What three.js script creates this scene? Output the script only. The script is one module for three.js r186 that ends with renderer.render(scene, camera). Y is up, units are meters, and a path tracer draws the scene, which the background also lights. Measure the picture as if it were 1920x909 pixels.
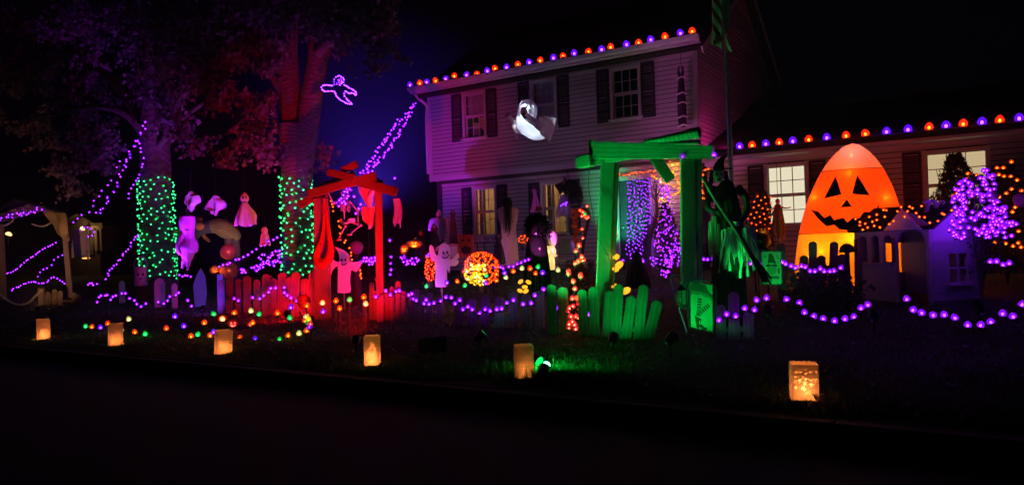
import * as THREE from 'three';
import { mergeGeometries, toCreasedNormals } from 'three/addons/utils/BufferGeometryUtils.js';
import { RoundedBoxGeometry } from 'three/addons/geometries/RoundedBoxGeometry.js';
import { ImprovedNoise } from 'three/addons/math/ImprovedNoise.js';
import { FontLoader } from 'three/addons/loaders/FontLoader.js';
import { TextGeometry } from 'three/addons/geometries/TextGeometry.js';

// ---------- camera ----------
const F = 1387, CX = 960, CY = 454.5, R = Math.PI / 180, YAW = 32.6 * R;
const scene = new THREE.Scene();
const camera = new THREE.PerspectiveCamera(2 * Math.atan(454.5 / F) / R, 1024 / 484, 0.1, 400);
camera.position.set(0, 1.5, 0);
camera.rotation.order = 'YXZ';
camera.rotation.set(0.68 * R, YAW, -1.7 * R);
camera.updateMatrixWorld(true);
// ---------- night sky: near black, one star ----------
{
  const w = 512, h = 256, px = new Float32Array(w * h * 4);
  for (let i = 0; i < w * h; i++) { px[4 * i] = 0.0005; px[4 * i + 1] = 0.0001; px[4 * i + 2] = 0.0012; px[4 * i + 3] = 1; }
  const sky = new THREE.DataTexture(px, w, h, THREE.RGBAFormat, THREE.FloatType);
  sky.mapping = THREE.EquirectangularReflectionMapping; sky.magFilter = THREE.LinearFilter; sky.needsUpdate = true;
  scene.background = sky; scene.environment = sky;
}
// ---------- exposure ----------
const renderer = new THREE.WebGLRenderer({ antialias: true });
renderer.setSize(1024, 484);
renderer.toneMapping = THREE.LinearToneMapping;
renderer.toneMappingExposure = 0.76;
renderer.shadowMap.enabled = true;
scene.fog = new THREE.FogExp2(new THREE.Color().setRGB(0.004, 0.004, 0.0045), 0.0013);   // thin night mist, seen only where lamps light it

// ---------- helpers ----------
let seed = 12345;
const rnd = () => { seed = (seed * 1664525 + 1013904223) >>> 0; return seed / 4294967296; };
const rr = (a, b) => a + (b - a) * rnd();
const noise = new ImprovedNoise();
const V = (x, y, z) => new THREE.Vector3(x, y, z);
const rgb = (r, g, b) => new THREE.Color().setRGB(r, g, b);
const at = (px, py, d) => V((px - CX) / F * d, -(py - CY) / F * d, -d).applyMatrix4(camera.matrixWorld);
const camInv = camera.matrixWorld.clone().invert();
const proj = (p) => { const q = p.clone().applyMatrix4(camInv); return [CX - q.x / q.z * F, CY + q.y / q.z * F, -q.z]; };
const onV = (px, py, v) => { const p = at(px, py, 1).sub(camera.position); return camera.position.clone().addScaledVector(p, -v / p.z); };   // the point of the plane v metres in front of the camera, parallel to the house
const gy = (v) => v < 6.05 ? 0 : 0.15 + 0.062 * (Math.min(v, 18.5) - 6.05);                                                             // height of the lawn
const gnd = (px, v, py = 530) => { const p = onV(px, py, v); p.y = gy(v); const q = proj(p), r = onV(px, q[1], v); return V(r.x, gy(v), -v); };
const kk = (px, v) => proj(onV(px, 480, v))[2] / F;                                                                                    // metres per pixel there
const face = (px, f = 1) => YAW - Math.atan((px - CX) / F) * f;
const used = {};
function numbered(name) { const n = used[name] = (used[name] ?? -1) + 1; return n ? name + '_' + String(n).padStart(3, '0') : name; }
function tag(o, label, category, group) { o.userData.label = label; o.userData.category = category; if (group) o.userData.group = group; return o; }
function thing(name, label, category, pos = V(0, 0, 0), turn = 0, group) {
  const o = new THREE.Group(); o.name = numbered(name); o.position.copy(pos); o.rotation.y = turn; scene.add(o);
  return tag(o, label, category, group);
}
function part(parent, name, geo, mat) {
  const m = new THREE.Mesh(Array.isArray(geo) ? merge(geo) : geo, mat); m.name = name; m.castShadow = m.receiveShadow = true; parent.add(m); return m;
}
function struct(name, geo, mat) { const m = part(scene, numbered(name), geo, mat); m.userData.kind = 'structure'; return m; }
function merge(list) {
  const gs = list.map((g) => { g = g.index ? g.toNonIndexed() : g; for (const k of Object.keys(g.attributes)) if (!['position', 'normal', 'uv'].includes(k)) g.deleteAttribute(k); g.clearGroups?.(); if (!g.attributes.uv) g.setAttribute('uv', new THREE.BufferAttribute(new Float32Array(g.attributes.position.count * 2), 2)); return g; });
  return mergeGeometries(gs);
}
const xf = (g, x = 0, y = 0, z = 0, rx = 0, ry = 0, rz = 0, s = 1) => { g.applyMatrix4(new THREE.Matrix4().compose(V(x, y, z), new THREE.Quaternion().setFromEuler(new THREE.Euler(rx, ry, rz)), typeof s === 'number' ? V(s, s, s) : s)); return g; };
const box = (w, h, d, x = 0, y = 0, z = 0, rx = 0, ry = 0, rz = 0) => xf(new THREE.BoxGeometry(w, h, d), x, y, z, rx, ry, rz);
const rbox = (w, h, d, x = 0, y = 0, z = 0, rx = 0, ry = 0, rz = 0, b = 0.012) => xf(new RoundedBoxGeometry(w, h, d, 2, Math.min(b, w / 3, h / 3, d / 3)), x, y, z, rx, ry, rz);
const ball = (r, x = 0, y = 0, z = 0, s = 1, a = 14, b = 10) => xf(new THREE.SphereGeometry(r, a, b), x, y, z, 0, 0, 0, s);
const cyl = (r1, r2, h, x = 0, y = 0, z = 0, rx = 0, ry = 0, rz = 0, n = 12) => xf(new THREE.CylinderGeometry(r1, r2, h, n), x, y, z, rx, ry, rz);
const curve = (pts) => new THREE.CatmullRomCurve3(pts);
const tube = (pts, r, n = 24, m = 6) => new THREE.TubeGeometry(curve(pts), n, r, m);
function taper(pts, r0, r1, n = 20, m = 8, wob = 0) {                     // a tapered limb along pts
  const c = curve(pts), g = new THREE.TubeGeometry(c, n, 1, m), p = g.attributes.position, q = V(0, 0, 0);
  for (let i = 0; i <= n; i++) {
    const o = c.getPointAt(i / n), r = typeof r0 === 'function' ? r0(i / n) : r0 + (r1 - r0) * i / n;
    for (let j = 0; j <= m; j++) {
      const k = i * (m + 1) + j; q.fromBufferAttribute(p, k).sub(o);
      const w = wob ? 1 + wob * noise.noise(q.x * 1.7 + o.x, o.y * 1.3, q.z * 1.7 + o.z) : 1;
      q.multiplyScalar(r * w).add(o); p.setXYZ(k, q.x, q.y, q.z);
    }
  }
  g.computeVertexNormals(); return g;
}
function bar(a, b, w, t, roll = 0) {                                      // a board from a to b
  const d = b.clone().sub(a), g = new RoundedBoxGeometry(w, d.length(), t, 2, Math.min(w, t) * 0.12);
  const m = new THREE.Matrix4(), y = d.normalize(), z = roll.isVector3 ? roll.clone() : V(Math.sin(roll), 0, Math.cos(roll)); z.addScaledVector(y, -z.dot(y)).normalize();
  m.makeBasis(y.clone().cross(z), y, z); m.setPosition(a.clone().add(b).multiplyScalar(0.5)); g.applyMatrix4(m); return g;
}
function plate(pts, t, bevel = 0.004, smooth = true, holes = []) {         // a sawn outline of thickness t, standing in the xy plane
  const s = new THREE.Shape(); 
  if (smooth) { s.moveTo(...pts[0]); s.splineThru([...pts.slice(1), pts[0]].map((p) => new THREE.Vector2(...p))); } else s.setFromPoints(pts.map((p) => new THREE.Vector2(...p)));
  for (const h of holes) { const q = new THREE.Path(); q.setFromPoints(h.map((p) => new THREE.Vector2(...p))); s.holes.push(q); }
  return xf(new THREE.ExtrudeGeometry(s, { depth: t, bevelEnabled: bevel > 0, bevelSize: bevel, bevelThickness: bevel, bevelSegments: 1, curveSegments: 4 }), 0, 0, -t / 2);
}
const ngon = (cx, cy, rx, ry = rx, n = 14, a = 0) => Array.from({ length: n }, (_, i) => [cx + rx * Math.cos(a + i / n * 2 * Math.PI), cy + ry * Math.sin(a + i / n * 2 * Math.PI)]);
// a limp cloth given by rows of pixels [left, right, y], with folds
function sheetPx(rows, v, fold = 0.03, n = 14, sub = 6) {
  const pos = [], uv = [], idx = [], R2 = []; for (let i = 0; i < rows.length - 1; i++) for (let s = 0; s < sub; s++) R2.push(rows[i].map((a, k) => a + (rows[i + 1][k] - a) * s / sub)); R2.push(rows[rows.length - 1]);
  R2.forEach(([a, b, y], j) => { for (let i = 0; i <= n; i++) { const f = i / n, p = onV(a + (b - a) * f, y + 1.5 * Math.sin(f * 9 + y * 0.04), v); p.z += fold * (Math.sin(f * 11 + y * 0.05) + 0.6 * Math.sin(f * 5 + y * 0.13)); pos.push(...p.toArray()); uv.push(f, j / R2.length); } });
  for (let j = 0; j < R2.length - 1; j++) for (let i = 0; i < n; i++) { const q = j * (n + 1) + i; idx.push(q, q + n + 1, q + 1, q + 1, q + n + 1, q + n + 2); }
  const g = new THREE.BufferGeometry(); g.setAttribute('position', new THREE.Float32BufferAttribute(pos, 3)); g.setAttribute('uv', new THREE.Float32BufferAttribute(uv, 2)); g.setIndex(idx); g.computeVertexNormals(); return g;
}
const star = (cx, cy, r, a = 0) => Array.from({ length: 10 }, (_, i) => { const q = i % 2 ? r * 0.42 : r; return [cx + q * Math.sin(a + i * Math.PI / 5), cy + q * Math.cos(a + i * Math.PI / 5)]; });
const moon = (cx, cy, r, a = 0) => { const o = []; for (let i = 0; i <= 8; i++) { const t = -2 + 4 * i / 8; o.push([Math.cos(t + a) * r, Math.sin(t + a) * r]); } for (let i = 7; i > 0; i--) { const t = -2 + 4 * i / 8; o.push([Math.cos(t * 0.9 + a) * r * 0.62 - Math.cos(a) * r * 0.12, Math.sin(t * 0.9 + a) * r * 0.62 - Math.sin(a) * r * 0.12]); } return o.map(([x, y]) => [x + cx, y + cy]); };

// ---------- textures and materials ----------
function tex(n, f, rep = 1, srgb = false) {
  const d = new Uint8Array(n * n * 4);
  for (let j = 0; j < n; j++) for (let i = 0; i < n; i++) { const c = f(i / n, j / n), k = 4 * (j * n + i); const a = Array.isArray(c) ? c : [c, c, c]; for (let q = 0; q < 3; q++) d[k + q] = Math.max(0, Math.min(255, a[q] * 255)); d[k + 3] = 255; }
  const t = new THREE.DataTexture(d, n, n); t.wrapS = t.wrapT = THREE.RepeatWrapping; t.magFilter = THREE.LinearFilter; t.repeat.set(rep, rep); if (srgb) t.colorSpace = THREE.SRGBColorSpace; t.needsUpdate = true; return t;
}
const per = (u, v, f, s = 0) => {                                          // periodic noise 0..1
  let t = 0, a = 0.5;
  for (let o = 0; o < 4; o++) { const q = f * 2 ** o, n = (x, y) => noise.noise(x, y, s + o * 7.3); const x = u * q, y = v * q; t += a * ((n(x, y) * (1 - u) + n(x - q, y) * u) * (1 - v) + (n(x, y - q) * (1 - u) + n(x - q, y - q) * u) * v); a *= 0.5; }
  return 0.5 + t * 0.9;
};
const T = {
  grain: tex(256, (u, v) => 0.78 + 0.45 * (per(u, v * 0.999, 4, 3) - 0.5) + 0.3 * (per((u * 9) % 1, v, 6, 9) - 0.5) + 0.15 * Math.sin(u * 80 + 6 * per(u, v, 3, 5))),
  cloth: tex(128, (u, v) => 0.8 + 0.35 * (per(u, v, 5, 2) - 0.5) + 0.1 * ((Math.floor(u * 128) + Math.floor(v * 128)) % 2)),
  dirt: tex(256, (u, v) => { const a = per(u, v, 6, 1), b = per(u, v, 31, 4); return [0.35 + 0.5 * a * b, 0.33 + 0.5 * a * b, 0.24 + 0.4 * b * a]; }),
  tar: tex(256, (u, v) => 0.5 + 0.5 * (per(u, v, 60, 6) - 0.5) + 0.3 * (per(u, v, 5, 8) - 0.5)),
  bark: tex(256, (u, v) => { const r = Math.abs(per(u, v, 3, 11) - 0.5) * 2, s = Math.abs(Math.sin((u * 14 + per(u, v, 4, 12) * 3) * Math.PI)); return 0.25 + 0.5 * s * (0.5 + r) + 0.2 * per(u, v, 22, 3); }),
  vinyl: tex(128, (u, v) => 0.86 + 0.14 * (per(u, v, 3, 21) - 0.5) + 0.1 * (per(u, v, 16, 22) - 0.5)),
  paper: tex(128, (u, v) => 0.84 + 0.3 * (per(u, v, 7, 31) - 0.5)),
};
const std = (c, rough = 0.8, o = {}) => new THREE.MeshStandardMaterial({ color: c, roughness: rough, ...o });
const phys = (c, rough, o) => new THREE.MeshPhysicalMaterial({ color: c, roughness: rough, ...o });
const DS = { side: THREE.DoubleSide };
const sc = (t, x, y = x) => { const c = t.clone(); c.repeat.set(x, y); c.needsUpdate = true; return c; };
const glow = (r, g, b) => std(rgb(0.02, 0.02, 0.02), 0.6, { emissive: rgb(r, g, b) });
const matte = (c) => phys(rgb(c, c * 0.9, c), 1, { specularIntensity: 0, ...DS });
const M = {
  velvet: matte(0.004),
  siding: std(rgb(0.62, 0.6, 0.58), 0.55, { map: T.vinyl }), trim: std(rgb(0.55, 0.55, 0.55), 0.5), shadeSheath: std(rgb(0.05, 0.045, 0.05), 0.9), shutter: std(rgb(0.03, 0.02, 0.035), 0.6), shingle: std(rgb(0.05, 0.045, 0.045), 0.95, { map: T.tar }),  // wall backing coloured dark to draw the shadow lines between clapboards
  pane: phys(rgb(0.9, 0.92, 0.95), 0.03, { transmission: 1, thickness: 0, ior: 1.45 }), shade: std(rgb(0.7, 0.68, 0.64), 0.9, { map: T.cloth }), room: std(rgb(0.62, 0.46, 0.28), 0.9, { map: T.vinyl }),
  wood: std(rgb(0.3, 0.26, 0.21), 0.85, { map: T.grain, bumpMap: T.grain, bumpScale: 0.004 }), dark: std(rgb(0.03, 0.028, 0.03), 0.8, { map: T.cloth }), black: std(rgb(0.007, 0.006, 0.007), 0.85),
  grey: std(rgb(0.25, 0.25, 0.26), 0.8, { map: T.tar }), iron: std(rgb(0.04, 0.04, 0.04), 0.45, { metalness: 0.6 }), steel: std(rgb(0.5, 0.5, 0.52), 0.35, { metalness: 0.9 }),
  white: std(rgb(0.78, 0.76, 0.76), 0.8, { map: T.cloth, ...DS }), whiteHard: std(rgb(0.78, 0.76, 0.74), 0.6, { map: T.vinyl }), bone: std(rgb(0.6, 0.56, 0.46), 0.7), rag: std(rgb(0.45, 0.38, 0.27), 0.95, { map: T.cloth, ...DS }),
  bark: std(rgb(0.22, 0.18, 0.16), 0.95, { map: sc(T.bark, 3, 1.6), bumpMap: sc(T.bark, 3, 1.6), bumpScale: 0.03 }), twig: std(rgb(0.14, 0.1, 0.08), 0.9), leaf: phys(rgb(0.2, 0.17, 0.19), 0.75, { ...DS, transmission: 0.3, thickness: 0 }), bush: std(rgb(0.06, 0.08, 0.03), 0.7, DS),
  orange: std(rgb(0.75, 0.2, 0.02), 0.6, { map: T.vinyl }), pumpkin: phys(rgb(0.8, 0.22, 0.03), 0.5, { transmission: 0.4, thickness: 0, ...DS }), red: std(rgb(0.6, 0.04, 0.02), 0.7), cord: std(rgb(0.02, 0.04, 0.02), 0.6), skin: std(rgb(0.3, 0.34, 0.24), 0.7), tan: std(rgb(0.55, 0.38, 0.2), 0.85, { map: T.paper }),
};
// ---------- ground ----------
{
  const sheet = (v0, v1, x0, x1, nx, nv, bump, uvs) => {
    const g = new THREE.PlaneGeometry(1, 1, nx, nv), p = g.attributes.position, uv = g.attributes.uv;
    for (let i = 0; i < p.count; i++) {
      const x = x0 + (p.getX(i) + 0.5) * (x1 - x0), v = v0 + (p.getY(i) + 0.5) * (v1 - v0);
      p.setXYZ(i, x, gy(v) + bump * (noise.noise(x * 0.9, v * 0.9, 2) + 0.5 * noise.noise(x * 3, v * 3, 5)), -v); uv.setXY(i, x * uvs, v * uvs);
    }
    g.computeVertexNormals(); return g;
  };
  struct('road', sheet(-120, 5.9, -150, 150, 4, 4, 0, 0.5), std(rgb(0.05, 0.05, 0.052), 0.9, { map: T.tar, bumpMap: T.tar, bumpScale: 0.004 }));
  struct('kerb', merge([...Array(60)].map((_, i) => rbox(1.98, 0.4, 0.15, -70 + 2 * i, -0.05, -5.975, 0, 0, 0, 0.02))), std(rgb(0.12, 0.115, 0.11), 0.95, { map: T.tar }));
  struct('lawn', sheet(6.05, 26, -60, 30, 260, 60, 0.02, 0.6), std(rgb(0.09, 0.1, 0.05), 1, { map: T.dirt, bumpMap: T.dirt, bumpScale: 0.02 }));
  struct('ground', sheet(26, 200, -200, 200, 4, 4, 0, 0.3), std(rgb(0.05, 0.055, 0.03), 1, { map: T.dirt }));
  struct('side_ground', merge([sheet(6.05, 26, -200, -60, 4, 4, 0, 0.3), sheet(6.05, 26, 30, 200, 4, 4, 0, 0.3)]), std(rgb(0.05, 0.055, 0.03), 1, { map: T.dirt }));
  // grass blades over the lawn, taller round the green lamp at the kerb
  const blade = new THREE.BufferGeometry(); blade.setAttribute('position', new THREE.Float32BufferAttribute([-0.004, 0, 0, 0.004, 0, 0, -0.002, 0.55, 0.06, 0.003, 0.55, 0.06, 0.001, 1, 0.25], 3)); blade.setIndex([0, 1, 2, 2, 1, 3, 2, 3, 4]); blade.computeVertexNormals();
  const spots = [], lamp = gnd(1018, 6.6);
  for (let i = 0; i < 1500; i++) { const a = rnd() * 6.3, r = Math.abs(rr(-1, 1) + rr(-0.3, 0.3)) * 0.75; spots.push([lamp.x + 0.2 + Math.cos(a) * r * 1.15, -lamp.z + 0.05 + Math.sin(a) * r * 0.3, rr(0.07, 0.19)]); }
  for (let i = 0; i < 110; i++) spots.push([lamp.x + rr(0.4, 1.1), -lamp.z + rr(-0.1, 0.3), rr(0.1, 0.28)]);
  for (let i = 0; i < 60000; i++) { const v = 6.15 + 6 * rnd() * rnd(); spots.push([rr(-17, 4), v, rr(0.02, 0.055)]); }
  const im = new THREE.InstancedMesh(blade, std(rgb(0.1, 0.24, 0.05), 0.7, DS), spots.length), m = new THREE.Matrix4();
  spots.forEach(([x, v, h], i) => { m.compose(V(x, gy(v) - 0.005, -v), new THREE.Quaternion().setFromEuler(new THREE.Euler(rr(-0.5, 0.5), rnd() * 6.3, rr(-0.5, 0.5))), V(h > 0.07 ? 1.1 : 1.4, h, h)); im.setMatrixAt(i, m); });
  im.name = 'grass'; im.userData.kind = 'stuff'; im.userData.label = 'dark lawn grass with tall lit tufts beside the green lamp'; im.userData.category = 'grass'; im.castShadow = im.receiveShadow = true; scene.add(im);
  // fallen leaves
  const lf = leafGeo(), lm = new THREE.InstancedMesh(lf, M.leaf, 2600);
  for (let i = 0; i < 2600; i++) { const v = rr(6.2, 17), x = rr(-22, 3); m.compose(V(x, gy(v) + 0.025 + rnd() * 0.02, -v), new THREE.Quaternion().setFromEuler(new THREE.Euler(-1.57 + rr(-0.5, 0.5), rr(-0.5, 0.5), rnd() * 6.3)), V(1, 1, 1).multiplyScalar(rr(0.4, 0.75))); lm.setMatrixAt(i, m); }
  lm.name = 'fallen_leaves'; lm.userData.kind = 'stuff'; lm.userData.label = 'dry leaves fallen over the lawn'; lm.userData.category = 'leaves'; lm.receiveShadow = true; scene.add(lm);
}
function leafGeo() {   // a lobed maple leaf about 13 cm wide, bent along its midrib
  const o = [[0, -0.06], [0.015, -0.03], [0.055, -0.045], [0.04, -0.01], [0.07, 0.015], [0.035, 0.02], [0.035, 0.045], [0.012, 0.035], [0, 0.08]];
  const pts = [...o, ...o.slice(1, -1).reverse().map(([x, y]) => [-x, y])], g = new THREE.ShapeGeometry(new THREE.Shape(pts.map((p) => new THREE.Vector2(...p)))), p = g.attributes.position;
  for (let i = 0; i < p.count; i++) p.setZ(i, Math.abs(p.getX(i)) * 0.5 - p.getY(i) ** 2 * 2);
  g.computeVertexNormals(); return g;
}
// ---------- the house: two-storey main block with an overhanging upper floor, and a one-storey wing ----------
const house = thing('house', 'two-storey sided house with dark shutters and a one-storey wing on its right', 'house', V(0, 0, 0));
const X0 = -14.13, X1 = -5.78, X2 = 3.2, VU = 17.6, VL = 18, YD = 3.72, YE = 6.32, YW = 3.55, YF = 0.95;
const WIN = [[-12.42, 5.48], [-10.08, 5.5], [-7.65, 5.47]].map(([x, y]) => ({ x, y, w: 0.72, h: 1.28, v: VU, up: true })).concat(
  [[-12.42, 2.69], [-10.06, 2.66]].map(([x, y]) => ({ x, y, w: 0.74, h: 1.4, v: VL })), [[-3.86, 2.62, 0.86], [-0.45, 2.62, 1.1]].map(([x, y, w]) => ({ x, y, w, h: 1.38, v: VL, wing: true })));
const DOOR = { x: -7.68, y: 2.14, w: 0.92, h: 2.3, v: VL, door: true };
const holeRect = (o) => [[o.x - o.w / 2, o.y - o.h / 2], [o.x + o.w / 2, o.y - o.h / 2], [o.x + o.w / 2, o.y + o.h / 2], [o.x - o.w / 2, o.y + o.h / 2]];
function wallSheet(x0, x1, y0, y1, v, holes) { const s = new THREE.Shape([[x0, y0], [x1, y0], [x1, y1], [x0, y1]].map((p) => new THREE.Vector2(...p))); for (const h of holes) s.holes.push(new THREE.Path(holeRect(h).map((p) => new THREE.Vector2(...p)))); return xf(new THREE.ExtrudeGeometry(s, { depth: 0.14, bevelEnabled: false }), 0, 0, -v - 0.14 - 0.002); }
function lap(len) {                                                        // one clapboard, thicker at its lower edge
  const h = 0.118, s = new THREE.Shape([[0.002, 0.02], [0.02, 0.019], [0.034, 0.021], [0.014, h], [0.002, h]].map((p) => new THREE.Vector2(...p)));
  const g = new THREE.ExtrudeGeometry(s, { depth: len, bevelEnabled: false }); g.rotateY(-Math.PI / 2); g.translate(len / 2, 0, 0); g.scale(1, 1, 1); return g;
}
const lapGeo = lap(1);
lapGeo.computeBoundingBox();
function clapboards(x0, x1, y0, y1, v, holes) {
  for (let y = y0; y < y1 - 0.02; y += 0.116) {
    const cut = holes.filter((h) => h.y + h.h / 2 > y + 0.03 && h.y - h.h / 2 < y + 0.09).sort((a, b) => a.x - b.x); let x = x0;
    const run = (a, b) => { if (b - a < 0.02) return; const m = part(house, 'clapboard', lapGeo, M.siding); m.scale.set(b - a, Math.min(1, (y1 - y) / 0.124), 1); m.position.set((a + b) / 2, y, -v); };
    for (const h of cut) { run(x, h.x - h.w / 2); x = h.x + h.w / 2; } run(x, x1);
  }
}
{
  const U = WIN.filter((w) => w.up), L = WIN.filter((w) => !w.up && !w.wing), W = WIN.filter((w) => w.wing);
  part(house, 'wall', [wallSheet(X0, X1, YD, YE, VU, U), wallSheet(X0, X1, YF - 0.4, YD, VL, [...L, DOOR]), wallSheet(X1, X2, YF - 0.4, YW, VL + 0.03, W),
    box(0.14, YE - YF + 0.4, 8, X0 + 0.075, (YE + YF - 0.4) / 2, -VU - 4.3), box(0.14, YE - YF + 0.4, 8, X1 - 0.075, (YE + YF - 0.4) / 2, -VU - 4.3), box(X1 - X0, YE - YF, 0.14, (X0 + X1) / 2, (YE + YF) / 2, -VU - 8.3), box(X1 - X0 - 0.3, 0.1, 8, (X0 + X1) / 2, YD - 0.06, -VU - 4.2), box(X2 - X1, YW - YF + 0.4, 0.14, (X1 + X2) / 2, (YW + YF - 0.4) / 2, -VL - 7), box(0.14, YW - YF + 0.4, 6.8, X2 - 0.08, (YW + YF - 0.4) / 2, -VL - 3.6)], M.shadeSheath);
  clapboards(X0 + 0.08, X1 - 0.08, YD + 0.06, YE - 0.02, VU, U); clapboards(X0 + 0.08, X1 - 0.02, YF, YD - 0.1, VL, [...L, DOOR]); clapboards(X1 + 0.05, X2, YF, YW, VL + 0.03, W);
  // gable end of the main block, above the wing roof
  const slope = Math.tan(33 * R), ridge = VU + 4.15;
  { const s = new THREE.Shape([[VU, YE - 0.02], [VU + 8.3, YE - 0.02], [ridge, YE + 4.15 * slope]].map((p) => new THREE.Vector2(p[0], p[1]))), g = new THREE.ExtrudeGeometry(s, { depth: 0.12, bevelEnabled: false }); g.rotateY(Math.PI / 2); part(house, 'gable', [g.clone().translate(X1 - 0.13, 0, 0), g.clone().translate(X0 + 0.01, 0, 0)], M.shadeSheath); }
  for (let y = YD; y < YE + 4.15 * slope - 0.1; y += 0.116) {
    const in_ = Math.max(0, (y + 0.1 - YE) / slope), len = 8.3 - 2 * in_ - 0.02; if (len < 0.2) continue;
    const m = part(house, 'clapboard', lapGeo, M.siding); m.scale.set(len, 1, 1); m.rotation.y = Math.PI / 2; m.position.set(X1 + 0.002, y, -VU - 4.15);
  }
  for (const [x, y0, y1, v] of [[X0 + 0.05, YD, YE, VU], [X1 - 0.05, YD, YE, VU], [X0 + 0.05, YF - 0.3, YD - 0.08, VL]]) part(house, 'corner_board', [box(0.1, y1 - y0, 0.03, x, (y0 + y1) / 2, -v + 0.03), box(0.03, y1 - y0, 0.1, x + (x < -8 ? -0.065 : 0.065), (y0 + y1) / 2, -v - 0.035)], M.trim);
  part(house, 'soffit', [box(X1 - X0 + 0.5, 0.03, 0.5, (X0 + X1) / 2, YE + 0.0, -VU + 0.26)], M.trim);
  part(house, 'overhang', [box(X1 - X0 - 0.02, 0.07, 0.44, (X0 + X1) / 2, YD + 0.015, -VU - 0.2), box(X1 - X0, 0.13, 0.03, (X0 + X1) / 2, YD + 0.02, -VU + 0.04)], M.trim);
  part(house, 'frieze', [box(X1 - X0 - 0.1, 0.16, 0.03, (X0 + X1) / 2, YD - 0.11, -VL + 0.03), box(X2 - X1, 0.16, 0.03, (X1 + X2) / 2, YW - 0.02, -VL + 0.015)], M.trim);
  part(house, 'fascia', [box(X1 - X0 + 0.54, 0.17, 0.03, (X0 + X1) / 2, YE + 0.07, -VU + 0.525), box(X2 - X1 + 0.3, 0.17, 0.03, (X1 + X2) / 2 + 0.1, YW + 0.07, -VL + 0.47)], M.trim);
  const gut = (x0, x1, y, v) => { const s = new THREE.Shape([[0, 0], [0.09, 0.02], [0.12, 0.11], [0.105, 0.11], [0.08, 0.035], [0.01, 0.015], [0.01, 0.11], [0, 0.11]].map((p) => new THREE.Vector2(...p))), g = new THREE.ExtrudeGeometry(s, { depth: x1 - x0, bevelEnabled: false }); g.rotateY(-Math.PI / 2); g.translate(x1, y, -v); return g; };
  part(house, 'gutter', [gut(X0 - 0.27, X1 + 0.27, YE + 0.04, VU - 0.545)], M.trim); part(house, 'gutter', [gut(X1 + 0.05, X2 + 0.2, YW + 0.04, VL - 0.49)], M.trim);
  part(house, 'soffit', [box(X2 - X1 + 0.2, 0.03, 0.5, (X1 + X2) / 2, YW, -VL + 0.22)], M.trim);
  part(house, 'downspout', [tube([V(X0 - 0.15, YE + 0.05, -VU + 0.55), V(X0 - 0.1, YE - 0.12, -VU + 0.4), V(X0 + 0.02, YE - 0.35, -VU + 0.1), V(X0 - 0.03, YE - 0.6, -VU + 0.07), V(X0 - 0.03, YD + 0.2, -VU + 0.07)], 0.045, 20, 8)], M.trim);
  const pitch = Math.atan(slope), len = 4.8 / Math.cos(pitch);
  const roofPlane = (s) => xf(new THREE.BoxGeometry(X1 - X0 + 0.6, 0.12, len), (X0 + X1) / 2, YE + 2.15 * slope + 0.16 - 0.12, -ridge + s * 2.15, s * pitch, 0, 0);
  part(house, 'roof', [roofPlane(1), roofPlane(-1)], M.shingle);
  const p2 = 20 * R; part(house, 'roof', [xf(new THREE.BoxGeometry(X2 - X1 + 0.25, 0.12, 4.4 / Math.cos(p2)), (X1 + X2) / 2 + 0.13, YW + 0.13 + 2.1 * Math.tan(p2), -VL + 0.5 - 2.1, p2, 0, 0), xf(new THREE.BoxGeometry(X2 - X1 + 0.25, 0.12, 4.4 / Math.cos(p2)), (X1 + X2) / 2 + 0.13, YW + 0.13 + 2.1 * Math.tan(p2), -VL + 0.5 - 6.2, -p2, 0, 0)], M.shingle);
  part(house, 'rake_board', [xf(box(0.03, 0.16, len), X1 + 0.29, YE + 2.15 * slope - 0.02, -ridge + 2.15, pitch, 0, 0), xf(box(0.03, 0.16, len), X1 + 0.29, YE + 2.15 * slope - 0.02, -ridge - 2.15, -pitch, 0, 0)], M.trim);
  // step and foundation
  part(house, 'front_step', [rbox(2.2, 0.2, 1.1, DOOR.x + 0.3, 0.93 - 0.06, -VL + 0.6), rbox(2.6, 0.14, 1.5, DOOR.x + 0.3, 0.76, -VL + 0.8)], M.grey);
  // windows
  for (const w of WIN) {
    const v = w.v + (w.wing ? 0.03 : 0), z = -v, fr = 0.07, iw = w.w, ih = w.h;
    const c = part(house, 'window', [box(fr, ih + 2 * fr, 0.06, w.x - iw / 2 - fr / 2 + 0.01, w.y, z + 0.02), box(fr, ih + 2 * fr, 0.06, w.x + iw / 2 + fr / 2 - 0.01, w.y, z + 0.02), box(iw - 0.02, fr, 0.058, w.x, w.y + ih / 2 + fr / 2 - 0.01, z + 0.02), rbox(iw + 0.24, 0.05, 0.11, w.x, w.y - ih / 2 - 0.02, z + 0.04)], M.trim);
    for (const s of [1, -1]) {                                             // two sashes, the lower one set back
      const zz = z - 0.03 - (s < 0 ? 0.045 : 0), yc = w.y + s * ih / 4, sh = ih / 2, b = 0.035;
      part(c, 'sash', [box(b, sh, 0.04, w.x - iw / 2 + b / 2, yc, zz), box(b, sh, 0.04, w.x + iw / 2 - b / 2, yc, zz), box(iw - 2 * b, b, 0.04, w.x, yc + sh / 2 - b / 2, zz), box(iw - 2 * b, b * 1.2, 0.04, w.x, yc - sh / 2 + b * 0.6, zz)], M.trim);
      const gw = iw - 2 * b, gh = sh - 2 * b, cols = 3, rows = 2;
      for (let i = 1; i < cols; i++) part(c, 'muntin', box(0.018, gh, 0.022, w.x - gw / 2 + gw * i / cols, yc, zz), M.trim);
      part(c, 'muntin', box(gw, 0.018, 0.018, w.x, yc, zz), M.trim);
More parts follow.
